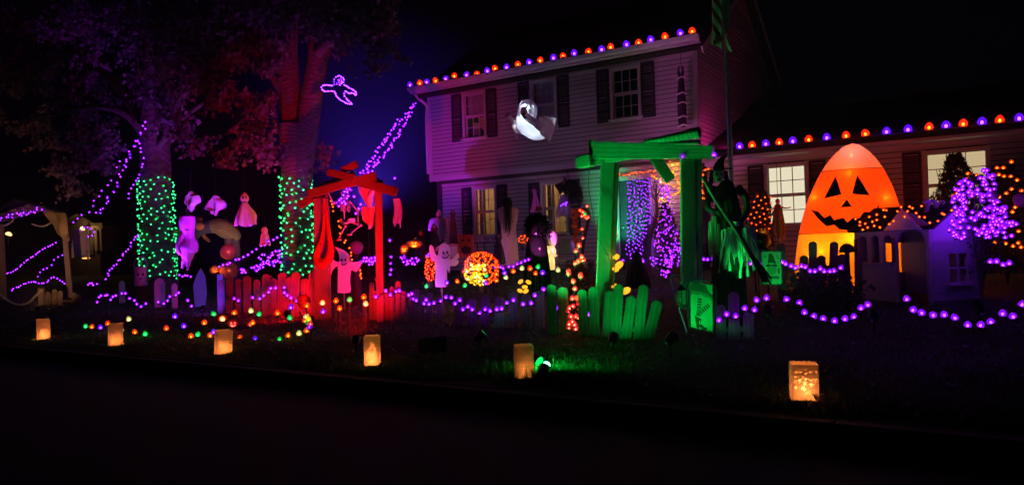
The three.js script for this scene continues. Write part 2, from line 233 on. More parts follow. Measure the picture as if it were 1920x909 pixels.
      for (let i = 0; i < cols; i++) for (let j = 0; j < rows; j++) part(c, 'pane', box(gw / cols - 0.018, gh / rows - 0.018, 0.001, w.x - gw / 2 + gw * (i + 0.5) / cols, yc - gh / 2 + gh * (j + 0.5) / rows, zz - 0.002), M.pane);
    }
    // shutters with louvres
    for (const s of [-1, 1]) {
      if (w.wing && s > 0 && w.x > -2) continue;
      const sw = w.up ? 0.36 : 0.36, hh = w.h + 0.12, x = w.x + s * (w.w / 2 + 0.07 + sw / 2 + 0.015), g = [box(0.05, hh, 0.035, x - sw / 2 + 0.025, w.y, z + 0.04), box(0.05, hh, 0.035, x + sw / 2 - 0.025, w.y, z + 0.04)];
      for (const q of [-1, 0, 1]) g.push(box(sw - 0.1, 0.06, 0.034, x, w.y + q * (hh / 2 - 0.03), z + 0.04));
      for (let y = -hh / 2 + 0.09; y < hh / 2 - 0.06; y += 0.045) if (Math.abs(y) > 0.05) g.push(box(sw - 0.1, 0.04, 0.008, x, w.y + y, z + 0.04, -0.6, 0, 0));
      part(house, 'shutter', g, M.shutter);
    }
  }
  const lit = glow(1.4, 1.2, 0.8), lit2 = glow(0.95, 0.7, 0.36);
  // backlit blinds behind both wing windows: slats
  for (const [w, mt, nm] of [[WIN[5], lit, 'blind'], [WIN[6], lit2, 'blind']]) {
    const g = []; for (let y = -w.h / 2 + 0.02; y < w.h / 2; y += 0.05) g.push(box(w.w + 0.1, 0.052, 0.004, w.x, w.y + y, -VL - 0.16 - (y % 0.1 ? 0.002 : 0), 0.25, 0, 0));
    part(house, nm, g, mt);
    const l = new THREE.RectAreaLight(rgb(1, 0.85, 0.6), w.x < -2 ? 0.5 : 0.3, w.w, w.h); l.position.set(w.x, w.y, -VL + 0.1); l.lookAt(w.x, w.y - 0.3, 0); l.name = 'window_light'; scene.add(l);
  }
  // upper windows: a drawn shade in the middle one, parcels and a box in the left one
  part(house, 'shade', box(0.72, 1.3, 0.01, WIN[1].x, WIN[1].y, -VU - 0.16), M.shade);
  part(house, 'shade', box(0.72, 1.3, 0.01, WIN[2].x, WIN[2].y, -VU - 0.5), M.dark);  // dark sheet standing in for the unlit room, not a drawn blind
  part(house, 'shade', box(0.7, 0.55, 0.01, WIN[0].x, WIN[0].y + 0.36, -VU - 0.17), M.shade);
  { const w = WIN[0]; const q = part(house, 'window_parcels', [rbox(0.2, 0.34, 0.15, w.x + 0.12, w.y - 0.2, -VU - 0.3, 0, 0.2, 0.06), rbox(0.17, 0.14, 0.15, w.x - 0.12, w.y - 0.45, -VU - 0.28, 0, -0.1, 0), rbox(0.16, 0.2, 0.15, w.x - 0.13, w.y - 0.27, -VU - 0.28, 0, 0.3, -0.05), box(0.2, 0.03, 0.1, w.x + 0.12, w.y + 0.05, -VU - 0.28, 0, 0.1, 0.1)], M.tan);
    const l = new THREE.PointLight(rgb(1, 0.7, 0.4), 0.35); l.position.set(w.x + 0.1, w.y + 0.25, -VU - 0.2); l.name = 'upstairs_lamp'; scene.add(l); part(house, 'lamp_bulb', ball(0.02, w.x + 0.1, w.y + 0.25, -VU - 0.2), glow(1, 0.7, 0.4)); 
    part(house, 'room', [box(0.9, 1.5, 0.05, w.x, w.y, -VU - 0.9), box(0.9, 0.05, 0.7, w.x, w.y - 0.72, -VU - 0.5), box(0.9, 0.05, 0.7, w.x, w.y + 0.72, -VU - 0.5), box(0.05, 1.4, 0.7, w.x - 0.45, w.y, -VU - 0.5), box(0.05, 1.4, 0.7, w.x + 0.45, w.y, -VU - 0.5)], M.dark); }
  // the lit rooms behind the two lower windows
  for (const [i, w] of [[0, WIN[3]], [1, WIN[4]]]) {
    const z = -VL - 0.16, dp = 1.5, W2 = 1.9;
    part(house, 'room', [box(W2, 2.3, 0.06, w.x, w.y, z - dp), box(W2, 0.06, dp, w.x, w.y - 1.15, z - dp / 2), box(W2, 0.06, dp, w.x, w.y + 1.15, z - dp / 2), box(0.06, 2.3, dp, w.x - W2 / 2, w.y, z - dp / 2), box(0.06, 2.3, dp, w.x + W2 / 2, w.y, z - dp / 2), box(W2 / 2 - w.w / 2, 2.3, 0.04, w.x - W2 / 4 - w.w / 4, w.y, z), box(W2 / 2 - w.w / 2, 2.3, 0.04, w.x + W2 / 4 + w.w / 4, w.y, z)], M.room);
    const cg = new THREE.PlaneGeometry(0.22, 1.4, 16, 1); for (let k = 0, p = cg.attributes.position; k < p.count; k++) p.setZ(k, 0.02 * Math.sin(p.getX(k) * 90)); cg.computeVertexNormals();
    part(house, 'curtain', xf(cg, w.x - w.w / 2 + 0.13, w.y, z - 0.06), std(rgb(0.25, 0.2, 0.2), 0.9, DS));
    part(house, 'cabinet', [box(0.5, 1.1, 0.2, w.x + 0.25, w.y - 0.5, z - dp + 0.15), box(0.44, 0.3, 0.02, w.x + 0.25, w.y - 0.2, z - dp + 0.26), box(0.44, 0.3, 0.02, w.x + 0.25, w.y - 0.6, z - dp + 0.26)], std(rgb(0.35, 0.22, 0.12), 0.7));
    part(house, 'lamp_bulb', ball(0.05, w.x, w.y + 0.72, z - 0.7), glow(1, 0.72, 0.4));
    if (i) { const a = []; for (let k = 0; k < 5; k++) a.push(cyl(0.008, 0.008, 0.34, w.x - 0.04 + k * 0.07, w.y - 0.5, z - 0.5)); a.push(tube([V(w.x - 0.1, w.y - 0.68, z - 0.5), V(w.x - 0.08, w.y - 0.38, z - 0.5), V(w.x + 0.1, w.y - 0.27, z - 0.5), V(w.x + 0.28, w.y - 0.38, z - 0.5), V(w.x + 0.3, w.y - 0.68, z - 0.5)], 0.013)); a.push(box(0.44, 0.04, 0.4, w.x + 0.1, w.y - 0.7, z - 0.5)); part(house, 'chair_back', a, std(rgb(0.2, 0.1, 0.04), 0.5)); }
    const l = new THREE.PointLight(rgb(1, 0.66, 0.3), i ? 3.8 : 3.4); l.position.set(w.x, w.y + 0.72, z - 0.7); l.name = 'room_lamp'; scene.add(l);
  }
  // front door with casing and a storm door standing open behind the purple lights
  const d = DOOR, z = -VL;
  const dr = part(house, 'door', [box(0.1, d.h + 0.1, 0.07, d.x - d.w / 2 - 0.03, d.y + 0.03, z + 0.03), box(0.1, d.h + 0.1, 0.07, d.x + d.w / 2 + 0.03, d.y + 0.03, z + 0.03), box(d.w + 0.16, 0.12, 0.068, d.x, d.y + d.h / 2 + 0.04, z + 0.03)], M.trim);
  part(dr, 'door_leaf', [rbox(d.w - 0.04, d.h - 0.02, 0.05, d.x, d.y, z - 0.12), rbox(0.3, 0.7, 0.02, d.x - 0.2, d.y + 0.4, z - 0.09), rbox(0.3, 0.7, 0.02, d.x + 0.2, d.y + 0.4, z - 0.09), rbox(0.3, 0.7, 0.02, d.x - 0.2, d.y - 0.6, z - 0.09), rbox(0.3, 0.7, 0.02, d.x + 0.2, d.y - 0.6, z - 0.09)], std(rgb(0.06, 0.06, 0.09), 0.5));
  part(dr, 'door_handle', [ball(0.03, d.x - 0.36, d.y - 0.1, z - 0.05)], M.steel);
}
// ---------- trees ----------
const treeL = { p: gnd(296, 11.6), r: 0.5 }, treeR = { p: gnd(560, 11.4), r: 0.44 };
{
  const leaf = leafGeo();
  function crown(tree, name, clumps, limbs) {
    // clumps: [px, py, v, radius x, radius y, count]; each clump's leaves hang from twigs that run from the nearest limb
    const mats = [], cols = [], m = new THREE.Matrix4(), tw = [];
    for (const [px, py, v, rx, ry, n] of clumps) {
      const c = onV(px, py, v), k = kk(px, v), X = rx * k, Y = ry * k, sprays = Math.max(3, Math.round(n / 26));
      for (let s = 0; s < sprays; s++) {
        const a = rnd() * 6.28, q = Math.sqrt(rnd()), h = c.clone().add(V(Math.cos(a) * q * X, Math.sin(a) * q * Y, rr(-1, 1) * X * 0.8));
        const dir = V(rr(-1, 1), rr(-0.7, 0.25), rr(-1, 1)).normalize(), L = rr(0.3, 0.75);
        tw.push(taper([h.clone().addScaledVector(dir, -L * 0.6), h.clone(), h.clone().addScaledVector(dir, L * 0.7).add(V(0, -0.08, 0))], 0.012, 0.003, 3, 3));
        for (let i = 0; i < 26; i++) {
          const p = h.clone().addScaledVector(dir, rr(-0.6, 0.75) * L).add(V(rr(-1, 1), rr(-1, 0.6), rr(-1, 1)).multiplyScalar(0.16));
          m.compose(p, new THREE.Quaternion().setFromEuler(new THREE.Euler(rr(-1.9, 0.4), rnd() * 6.3, rr(-0.9, 0.9))), V(1, 1, 1).multiplyScalar(rr(0.65, 1.25)));
          mats.push(m.clone()); cols.push(rr(0.5, 1.3));
        }
      }
    }
    const im = new THREE.InstancedMesh(leaf, M.leaf, mats.length); mats.forEach((q, i) => { im.setMatrixAt(i, q); im.setColorAt(i, rgb(cols[i], cols[i] * 0.9, cols[i])); });
    im.name = 'crown'; im.userData.kind = 'stuff'; im.castShadow = im.receiveShadow = true; tree.add(im);
    const tg = part(tree, 'twigs', tw, M.twig); tg.userData.kind = 'stuff';
  }
  const L = thing('maple_tree', 'maple with a straight trunk wrapped in green lights, beside the pail ghost', 'tree');
  const b = treeL.p, pts = [V(b.x, b.y - 0.2, b.z), V(b.x, b.y + 1.2, b.z), V(b.x + 0.02, b.y + 3, b.z), V(b.x + 0.06, b.y + 5, b.z), V(b.x + 0.2, b.y + 8.5, b.z - 0.1)];
  part(L, 'trunk', taper(pts, (t) => 0.41 - 0.1 * t + 0.25 * Math.exp(-t * 22), 0, 40, 24, 0.12), M.bark);
  const limb = (tree, a, b2, c, r) => part(tree, 'limb', taper([a, b2, c], r, r * 0.35, 18, 10, 0.15), M.bark);
  const up = (o, h, dx = 0) => V(o.x + dx, o.y + h, o.z);
  limb(L, up(b, 4.2), onV(210, 150, 11.5), onV(60, 60, 11), 0.17); limb(L, up(b, 4.6), onV(390, 120, 11), onV(500, 20, 10.5), 0.16); limb(L, up(b, 3.9), onV(235, 215, 11), onV(110, 200, 10.5), 0.11); limb(L, up(b, 4.0), onV(350, 215, 11), onV(420, 170, 10.6), 0.09);
  crown(L, 'crown', [
    [60, 40, 11, 90, 60, 900], [180, 50, 10.5, 90, 60, 900], [300, 30, 10.5, 80, 50, 800], [60, 130, 11, 80, 50, 700], [150, 180, 11, 60, 50, 520], [40, 210, 11, 55, 45, 420], [340, 110, 10.5, 60, 50, 800], [385, 140, 10.3, 36, 40, 420], [290, 170, 10.8, 40, 30, 340],
    [175, 250, 10.5, 34, 40, 420], [190, 300, 10.4, 18, 18, 170], [120, 310, 10.6, 25, 40, 240], [140, 265, 10.8, 40, 24, 220], [90, 265, 10.9, 40, 30, 200], [345, 245, 10.4, 16, 12, 90], [365, 265, 10.4, 9, 18, 60], [320, 215, 10.6, 22, 14, 130], [415, 168, 10.2, 10, 10, 50], [130, 350, 10.8, 12, 25, 60], [440, 60, 10.4, 60, 50, 600], [410, 195, 10.3, 26, 5, 40]]);
  const Rt = thing('maple_tree', 'big maple splitting into several stems, trunk wrapped in green lights beside the red arch', 'tree');
  const r = treeR.p, zc = 11.4;
  part(Rt, 'trunk', taper([V(r.x, r.y - 0.2, r.z), up(r, 1.4), up(r, 2.7), up(r, 3.4), up(r, 4)], (t) => 0.32 - 0.02 * t + 0.25 * Math.exp(-t * 12) + 0.1 * Math.max(0, t - 0.55), 0, 30, 24, 0.1), M.bark);
  part(Rt, 'stem', taper([up(r, 2.6, -0.09), onV(548, 240, zc), onV(540, 120, zc), onV(543, -20, zc)], 0.27, 0.2, 30, 16, 0.15), M.bark);
  part(Rt, 'stem', taper([up(r, 2.6, 0.1), onV(576, 240, zc + 0.1), onV(592, 120, zc + 0.2), onV(602, -20, zc + 0.3)], 0.26, 0.2, 30, 16, 0.15), M.bark);
  part(Rt, 'stem', taper([up(r, 2.4, 0.1), onV(580, 260, zc + 0.3), onV(594, 190, zc + 0.6), onV(608, 120, zc + 0.9), onV(626, 60, zc + 1), onV(650, 10, zc + 1)], 0.15, 0.05, 30, 10, 0.15), M.bark);
  limb(Rt, onV(545, 200, zc), onV(500, 130, zc - 0.4), onV(440, 60, zc - 0.8), 0.12); limb(Rt, onV(596, 100, zc), onV(650, 40, zc - 0.4), onV(700, 0, zc - 0.6), 0.12); limb(Rt, onV(535, 250, zc), onV(505, 235, zc - 0.4), onV(478, 240, zc - 0.7), 0.05);
  crown(Rt, 'crown', [
    [470, 30, 10.8, 70, 50, 800], [560, 20, 10.6, 80, 50, 900], [650, 30, 10.6, 60, 45, 620], [715, 25, 10.5, 30, 40, 300], [445, 60, 10.8, 50, 40, 420], [505, 100, 10.9, 26, 26, 220], [435, 110, 10.8, 26, 12, 110], [513, 120, 10.8, 10, 14, 60],
    [484, 215, 10.7, 16, 26, 190], [476, 255, 10.6, 22, 18, 260], [495, 285, 10.7, 16, 20, 170], [424, 292, 10.6, 16, 8, 45], [485, 180, 10.8, 8, 14, 40], [710, 90, 10.6, 18, 16, 90], [715, 45, 10.6, 26, 20, 160], [600, 295, 11, 14, 20, 60], [700, 110, 10.6, 6, 20, 30], [460, 195, 10.6, 40, 5, 60]]);
}
// ---------- light strings ----------
function bulbGeo(r, h, lo = true, cr = 0.33) {                                           // groups: 0 glowing coloured cap enlarged as the halo, 1 hot diode, 2 socket
  const shell = xf(new THREE.LatheGeometry((lo ? [[0.55, 0], [1, 0.25], [0.98, 0.45], [0.6, 0.8], [0, 1]] : [[0.5, 0], [0.95, 0.15], [1, 0.35], [0.88, 0.6], [0.55, 0.86], [0.2, 0.98], [0, 1]]).map(([x, y]) => new THREE.Vector2(x * r, y * h)), lo ? 8 : 12));
  const core = ball(r * cr, 0, h * 0.3, 0, V(1, 1.2, 1), lo ? 6 : 10, lo ? 5 : 8), sock = cyl(r * 0.55, r * 0.5, h * 0.3, 0, -h * 0.14, 0, 0, 0, 0, 6);
  const gs = [shell, core, sock].map((g) => (g.index ? g.toNonIndexed() : g)); const g = merge(gs); let s = 0;
  gs.forEach((q, i) => { g.addGroup(s, q.attributes.position.count, i); s += q.attributes.position.count; }); return g;
}
const G9 = bulbGeo(0.042, 0.085, false), G6 = bulbGeo(0.036, 0.07, false), GM = bulbGeo(0.034, 0.06), GS = bulbGeo(0.022, 0.04), G12 = bulbGeo(0.085, 0.16, false), GT = bulbGeo(0.015, 0.026), GW = bulbGeo(0.025, 0.04, true, 0.55);
const bulbMat = (c, e, core) => [phys(rgb(...c), 0.12, { transmission: 0.72, thickness: 0, ior: 1.3, emissive: rgb(...e) }), glow(...core), M.cord];
const B = {
  purple: bulbMat([0.42, 0.08, 1], [0.6, 0.015, 1.7], [19, 7, 25]), violet: bulbMat([0.3, 0.08, 1], [0.32, 0.015, 1.9], [19, 9, 26]), red: bulbMat([1, 0.2, 0.05], [2, 0.07, 0.02], [26, 10, 2]), green: bulbMat([0.1, 1, 0.35], [0.01, 0.6, 0.1], [3, 12, 6]),
  jade: bulbMat([0.2, 1, 0.6], [0.02, 0.45, 0.17], [4, 11, 7]), amber: bulbMat([1, 0.3, 0.05], [1.5, 0.13, 0.015], [16, 8, 2.4]), gold: bulbMat([1, 0.7, 0.1], [2.8, 1.1, 0.06], [15, 10, 2]), lime: bulbMat([0.85, 0.9, 0.5], [1.1, 1.0, 0.3], [11, 11, 6]), pink: bulbMat([1, 0.3, 0.2], [1.6, 0.05, 0.09], [16, 7, 5]),
};
function lampAt(p, c, I, name = 'string_light', r = 1.5) { const l = new THREE.PointLight(rgb(...c), I * (name === 'string_light' ? 0.26 : 1)); l.position.copy(p); l.shadow.radius = r; l.name = name; scene.add(l); return l; }
const LC = { purple: [0.5, 0.07, 1], violet: [0.36, 0.06, 1], red: [1, 0.07, 0.015], green: [0.06, 1, 0.25], jade: [0.08, 1, 0.4], amber: [1, 0.2, 0.02], gold: [1, 0.6, 0.08], lime: [0.8, 0.8, 0.3], pink: [1, 0.2, 0.12] };
// bulbs at given points, hung on a cord through them; every lampEvery-th bulb also carries the string's light
function string(name, label, group, pts, kinds, geo, o = {}) {
  const t = thing(name, label, 'string lights', V(0, 0, 0), 0, group);
  if (o.cord !== false && pts.length > 1) { const lines = o.lines ?? [pts]; part(t, 'cord', lines.filter((l) => l.length > 1).map((l) => tube(l.map((p) => p.clone().add(V(0, -0.012, 0))), o.cr ?? 0.006, Math.min(400, l.length * 3), 4)), M.cord); }
  const many = pts.length > 300, list = [];
  pts.forEach((p, i) => {
    const k = kinds[i % kinds.length]; 
    if (many && i >= 300) { list.push(p); return; }
    const m = new THREE.Mesh(geo, B[k]); m.name = 'bulb'; m.position.copy(p); m.rotation.set(rr(-0.5, 0.5) * (o.jit ?? 1), rnd() * 6, rr(-0.5, 0.5) * (o.jit ?? 1) + (o.hang ?? 0)); t.add(m);
    const ev = Math.max(1, (o.every ?? 0) * 3); if (o.every && i % ev === Math.floor(ev / 2) % pts.length) { const c = LC[k]; lampAt(p.clone().add(V(0, 0.02, 0)), c, o.I ?? 0.05); }
  });
  if (list.length) { const im = new THREE.InstancedMesh(geo, B[kinds[0]], list.length); list.forEach((p, i) => im.setMatrixAt(i, new THREE.Matrix4().setPosition(p))); im.name = 'bulbs'; im.userData.kind = 'stuff'; t.add(im); }
  return t;
}
const px2 = (list, v) => list.map(([x, y, w]) => onV(x, y, w ?? v));
function along(pts, step, jit = 0) { const c = curve(pts), n = Math.max(2, Math.round(c.getLength() / step)); return Array.from({ length: n + 1 }, (_, i) => c.getPointAt(i / n).add(V(rr(-jit, jit), rr(-jit, jit), rr(-jit, jit)))); }
// eaves
{
  const pts = [], n = 26; for (let i = 0; i < n; i++) pts.push(V(X0 - 0.22 + (X1 - X0 + 0.4) * (i + rr(-0.2, 0.2)) / (n - 1), YE + 0.17 + rr(-0.02, 0.02), -VU + 0.62 + rr(-0.02, 0.02)));
  string('roofline_lights', 'row of alternating purple and orange-red bulbs along the upper eave', 'roofline bulb strings', pts, ['violet', 'red'], G12, { every: 2, I: 0.3, jit: 0.9 });
  const xs = [[1282, 297, 'violet'], [1339, 293, 'violet'], [1388, 287, 'violet'], [1411, 285, 'red'], [1437, 283, 'violet'], [1462, 282, 'red'], [1488, 281, 'violet'], [1518, 279, 'red'], [1552, 276, 'violet'], [1588, 273, 'red'], [1625, 268, 'red'], [1664, 266, 'violet'], [1704, 262, 'violet'], [1744, 259, 'red'], [1776, 257, 'violet'], [1808, 254, 'red'], [1843, 252, 'violet'], [1877, 248, 'red'], [1914, 245, 'violet'], [1950, 242, 'red']];
  const q = xs.slice(2).map(([x, y]) => onV(x, y, VL - 0.59)); q.forEach((p) => { p.y = YW + 0.18; });
  const t = string('roofline_lights', 'row of orange-red and purple bulbs along the wing eave on the right', 'roofline bulb strings', q, ['violet'], G12, { every: 0, jit: 0.3 });
  t.children.filter((c) => c.name === 'bulb').forEach((c, i) => { c.material = B[xs[i + 2][2]]; if (i % 4 === 1) lampAt(c.position.clone().add(V(0, 0.02, 0)), LC[xs[i + 2][2]], 0.35); });
}
// two purple strands from the house corner down to the red arch
{
  const a = px2([[780, 196, 17], [748, 228, 15.6], [715, 275, 13.6], [690, 312, 12.2], [660, 350, 10.6], [636, 377, 9.7]]), b = px2([[776, 198, 17], [756, 238, 15.6], [733, 275, 14], [712, 300, 12.6], [672, 345, 10.6], [640, 366, 9.8]]), l = [along(a, 0.12, 0.05), along(b, 0.14, 0.04)];
  string('guy_line_lights', 'two purple strands of lights sloping from the house corner down to the red arch', null, l.flat(), ['purple'], GM, { lines: l, every: 12, I: 0.25 });
  const c = px2([[640, 352, 9.6], [660, 362, 9.7], [650, 378, 9.7], [630, 385, 9.8]]); string('arch_lights', 'short purple lights bunched under the beam of the red arch', null, [...along(c, 0.07, 0.05), ...px2([[683, 377], [676, 385], [671, 393], [668, 402], [740, 336]], 9.8)], ['purple'], GM, { cord: false, every: 10, I: 0.1 });
}
// green lights round both trunks
function wrap(tree, name, label, pxTop, pxBot, rows, cols, px, v, r0) {
  const y1 = onV(px, pxTop, v).y, y0 = onV(px, pxBot, v).y, pts = [], lines = [];
  for (let i = 0; i < rows; i++) { const l = []; for (let j = 0; j < cols; j++) { if (rnd() < 0.1) continue; const a = (j + (i % 2) * 0.5 + rr(-0.25, 0.25)) / cols * 6.283, y = y0 + (y1 - y0) * (i + rr(-0.3, 0.3) + 0.9 * noise.noise(j * 0.5, i * 0.3, px)) / (rows - 1), r = r0 * (1.04 + 0.06 * (1 - i / rows)) + 0.03; l.push(V(tree.p.x + Math.cos(a) * r, y, tree.p.z + Math.sin(a) * r)); } lines.push([...l, l[0]]); pts.push(...l); }
  return string(name, label, 'green net lights round the tree trunks', pts, ['green', 'jade', 'jade'], GM, { lines, every: 26, I: 0.05, jit: 2 });
}
wrap(treeL, 'trunk_lights', 'green lights wrapped round the left tree trunk, beside the pail ghost', 335, 520, 17, 15, 296, 11.2, 0.4);
wrap(treeR, 'trunk_lights', 'green lights wrapped round the forked tree trunk beside the red arch', 330, 515, 16, 14, 560, 11, 0.31);
// purple strands at the far left
const pstr = (label, list, v, step = 0.17, o = {}, kind = ['purple'], nm = 'strand_lights', grp = 'purple strands by the cemetery') => string(nm, label, grp, along(px2(list, v), step, o.j ?? 0.02), kind, o.g ?? GM, { every: o.every ?? 9, I: o.I ?? 0.09, ...o });
pstr('purple strand sloping from high on the left trunk down to the far shed', [[274, 231], [258, 262], [240, 300], [222, 335], [203, 372], [181, 402]], 11, 0.11, { j: 0.06 });
pstr('second purple strand beside the longest, running down toward the shed lamp', [[256, 265], [236, 293], [213, 325], [190, 360], [165, 395], [140, 415]], 11.1, 0.24, { j: 0.05 });
pstr('short purple strand hanging down beside the left trunk above the green lights', [[262, 268], [268, 300], [258, 335], [247, 355], [240, 374]], 11, 0.14, { j: 0.05 });
pstr('purple strand leaning in the dark between the shed and the left trunk', [[258, 442], [244, 462], [226, 485], [210, 505], [196, 523]], 11.2, 0.12, { j: 0.03 });
pstr('purple cluster under the lettered beam of the cemetery gate', [[-10, 416], [12, 408], [30, 403], [50, 402], [62, 398], [76, 392]], 10.45, 0.12, { j: 0.05, I: 0.12, every: 6 });
pstr('purple strand rising through the left gate towards its cloth-draped post', [[10, 515], [25, 509], [45, 492], [62, 480], [84, 466], [102, 456]], 12, 0.17);
pstr('lowest purple strand lying along the ground inside the left gate', [[20, 545], [38, 536], [55, 530], [80, 532], [100, 521], [112, 528], [126, 534]], 11.6, 0.17);
pstr('middle purple strand inside the left gate, between two longer ones', [[68, 520], [78, 507], [92, 501], [98, 491], [115, 479]], 12, 0.26);
pstr('few purple bulbs on a stake at the porch of the shed', [[150, 462], [142, 460], [150, 430], [165, 428], [175, 440], [158, 445]], 12.5, 0.2, { g: GM });
pstr('tiny purple cluster on the dark lawn right of the left gate', [[162, 536], [168, 530], [174, 535], [180, 533]], 11, 0.13);
// purple garlands along the front fences
const garland = (label, list, v, o = {}) => string('garland_lights', label, 'purple garlands along the fences', px2(list, v), ['purple'], G6, { every: 3, I: 0.04, cr: 0.008, ...o });
garland('purple garland zigzagging in front of the pail ghost and left trunk', [[182, 568], [184, 559], [188, 556], [196, 556], [200, 555], [206, 564], [211, 558], [216, 556], [227, 552], [234, 552], [243, 561], [251, 565], [255, 572], [263, 577], [273, 571]], 9.6);
garland('short purple garland before the blue tombstones right of the left trunk', [[295, 568], [306, 571], [313, 566], [318, 558], [329, 555], [334, 551]], 9.6);
garland('purple lights draped over the red pickets left of the red arch', [[352, 565], [358, 576], [439, 562], [446, 566], [474, 560], [487, 562], [494, 556], [502, 550], [507, 543], [516, 542], [533, 541], [532, 551], [538, 556], [545, 561], [557, 567]], 9.5, { cord: false });
garland('purple garland from the red arch post to the smiling ghost cut-out', [[705, 559], [722, 548], [731, 556], [741, 549], [748, 548], [767, 555], [773, 553], [773, 563], [780, 566], [795, 572], [799, 565], [804, 573], [813, 571], [825, 567], [835, 560], [847, 561]], 9.4);
garland('purple garland sagging below the carved pumpkin face in the middle', [[854, 572], [862, 566], [868, 583], [877, 578], [886, 583], [898, 590], [909, 583], [920, 586], [931, 583], [941, 582], [950, 571], [962, 566]], 9.2);
garland('separate purple bulbs on the fence left of the red pumpkin string', [[981, 573], [997, 571], [1003, 557], [1021, 545], [1033, 570], [1043, 581], [1054, 591], [1105, 593]], 9.1);
garland('purple garland rising from the boot flag towards the gnome flag', [[1348, 603], [1363, 592], [1381, 597], [1396, 582], [1415, 585], [1421, 566], [1438, 563]], 8.9);
garland('purple garland hanging in a deep swag below the candy corn', [[1477, 565], [1499, 571], [1510, 590], [1525, 596], [1544, 601], [1565, 605], [1584, 602], [1603, 598], [1615, 582], [1630, 575]], 8.9);
garland('purple garland hanging at the right edge below the playhouse', [[1702, 565], [1711, 585], [1731, 590], [1752, 594], [1773, 594], [1794, 600], [1816, 614], [1839, 614], [1860, 608], [1881, 592], [1903, 598], [1916, 575]], 8.8);
garland('purple garland strung before the dark pickets under the candy corn', [[1468, 495], [1474, 498], [1484, 502], [1492, 505], [1503, 502], [1511, 504], [1520, 511], [1529, 512], [1539, 507], [1547, 512], [1557, 512], [1565, 511], [1576, 505]], 11.2, { every: 0 });
garland('four purple bulbs in a row behind the right post of the green arch', [[1320, 488], [1328, 489], [1337, 488], [1346, 487]], 13);
garland('purple bulbs beside the broom handle left of the gnome flag', [[1411, 481], [1407, 497], [1426, 497], [1427, 500]], 11);
garland('four purple bulbs floating right of the playhouse', [[1857, 494], [1871, 493], [1882, 500], [1894, 497]], 11.5);
garland('two purple bulbs on the right end of the green arch beam', [[1282, 297], [1339, 294]], 9.0, { I: 0.15, every: 1 });
garland('vertical purple bulbs beside the right post of the red arch', [[730, 453], [733, 484], [731, 496], [732, 508], [731, 517]], 11);
garland('purple string trailing along the yard under the tall pink shroud', [[925, 505], [938, 503], [944, 505], [954, 502], [963, 501], [970, 497], [977, 495], [985, 491], [992, 489]], 12.5);
garland('row of purple lights behind the smiling ghost in the yard', [[620, 490], [680, 492], [690, 488], [697, 495], [703, 485]], 11.5, { cord: false });
{ // purple nets lying on shrubs in the yard
  const net = (label, list, v, sp = 0.1) => { const pts = []; for (const [x, y, rx, ry, n] of list) for (let i = 0; i < n; i++) { const a = rnd() * 6.28, q = Math.sqrt(rnd()); pts.push(onV(x + Math.cos(a) * q * rx, y + Math.sin(a) * q * ry, v + rr(-0.15, 0.15))); } return string('net_lights', label, 'purple net lights on shrubs', pts, ['purple'], GM, { cord: false, every: 12, I: 0.06 }); };
  net('purple net lights on a low shrub right of the red arch', [[770, 490, 16, 9, 16], [758, 484, 8, 5, 6]], 11.5);
  net('purple net lights just left of the right post of the red arch', [[690, 492, 14, 8, 22]], 11);
  net('purple net lights heaped behind the red pickets left of the red arch', [[505, 488, 22, 13, 26], [490, 500, 14, 6, 12], [520, 478, 12, 8, 8], [478, 505, 10, 5, 8], [455, 510, 8, 4, 6]], 11);
  pstr('purple strand running up over the heap behind the red pickets', [[410, 503], [430, 494], [450, 485], [470, 475], [490, 462], [520, 446]], 11, 0.16, {}, ['purple'], 'strand_lights', 'purple strands by the cemetery');
  pstr('purple strand at the foot of the left trunk, ending the green lights', [[335, 517], [343, 519], [350, 518], [357, 520]], 11, 0.13);
}
// multicoloured path bulbs on stakes
const stakeBulb = (label, list, v) => {
  const t = thing('path_lights', label, 'string lights', V(0, 0, 0), 0, 'multicoloured bulb strings on the lawn');
  const pts = list.map(([x, y]) => onV(x, y, v ?? 8.6)); 
  list.forEach(([x, y, k, w], i) => { const p = onV(x, y, w ?? v); const m = new THREE.Mesh(G9, B[k]); m.name = 'bulb'; m.position.copy(p); m.rotation.set(rr(-0.3, 0.3), rnd() * 6, rr(-0.3, 0.3)); t.add(m); pts[i] = p;
    const g = gy(-p.z); if (p.y - g > 0.03) part(t, 'stake', cyl(0.006, 0.004, p.y - g, p.x, (p.y + g) / 2 - 0.02, p.z, 0, 0, 0, 5), M.cord);
    if (i % 5 === 2) lampAt(p.clone().add(V(0, 0.03, 0)), LC[k], 0.06); });
  return t;
};
stakeBulb('multicoloured bulbs along the front bed at the far left, round two lanterns', [[160, 615, 'green'], [170, 616, 'amber'], [188, 617, 'violet'], [201, 610, 'red'], [228, 622, 'lime'], [241, 602, 'lime'], [252, 626, 'amber'], [271, 630, 'green'], [311, 619, 'red'], [327, 597, 'violet'], [345, 615, 'violet'], [382, 609, 'amber'], [357, 634, 'amber'], [369, 631, 'green'], [393, 633, 'amber'], [400, 626, 'violet']], 7.1);
stakeBulb('multicoloured bulbs in the middle of the bed below the red pickets', [[401, 592, 'green'], [417, 602, 'lime'], [437, 590, 'amber'], [448, 637, 'amber'], [478, 640, 'violet'], [508, 645, 'amber'], [524, 641, 'green'], [539, 633, 'amber'], [560, 629, 'lime'], [470, 587, 'lime'], [484, 593, 'green'], [473, 609, 'amber'], [520, 591, 'amber'], [543, 600, 'green'], [544, 580, 'violet'], [574, 577, 'amber']], 7.6);
stakeBulb('bunch of multicoloured bulbs piled at the right end of the front bed', [[572, 598, 'lime'], [571, 605, 'amber'], [577, 608, 'green'], [582, 611, 'pink'], [581, 616, 'violet'], [575, 624, 'amber'], [577, 603, 'gold']], 7.6);
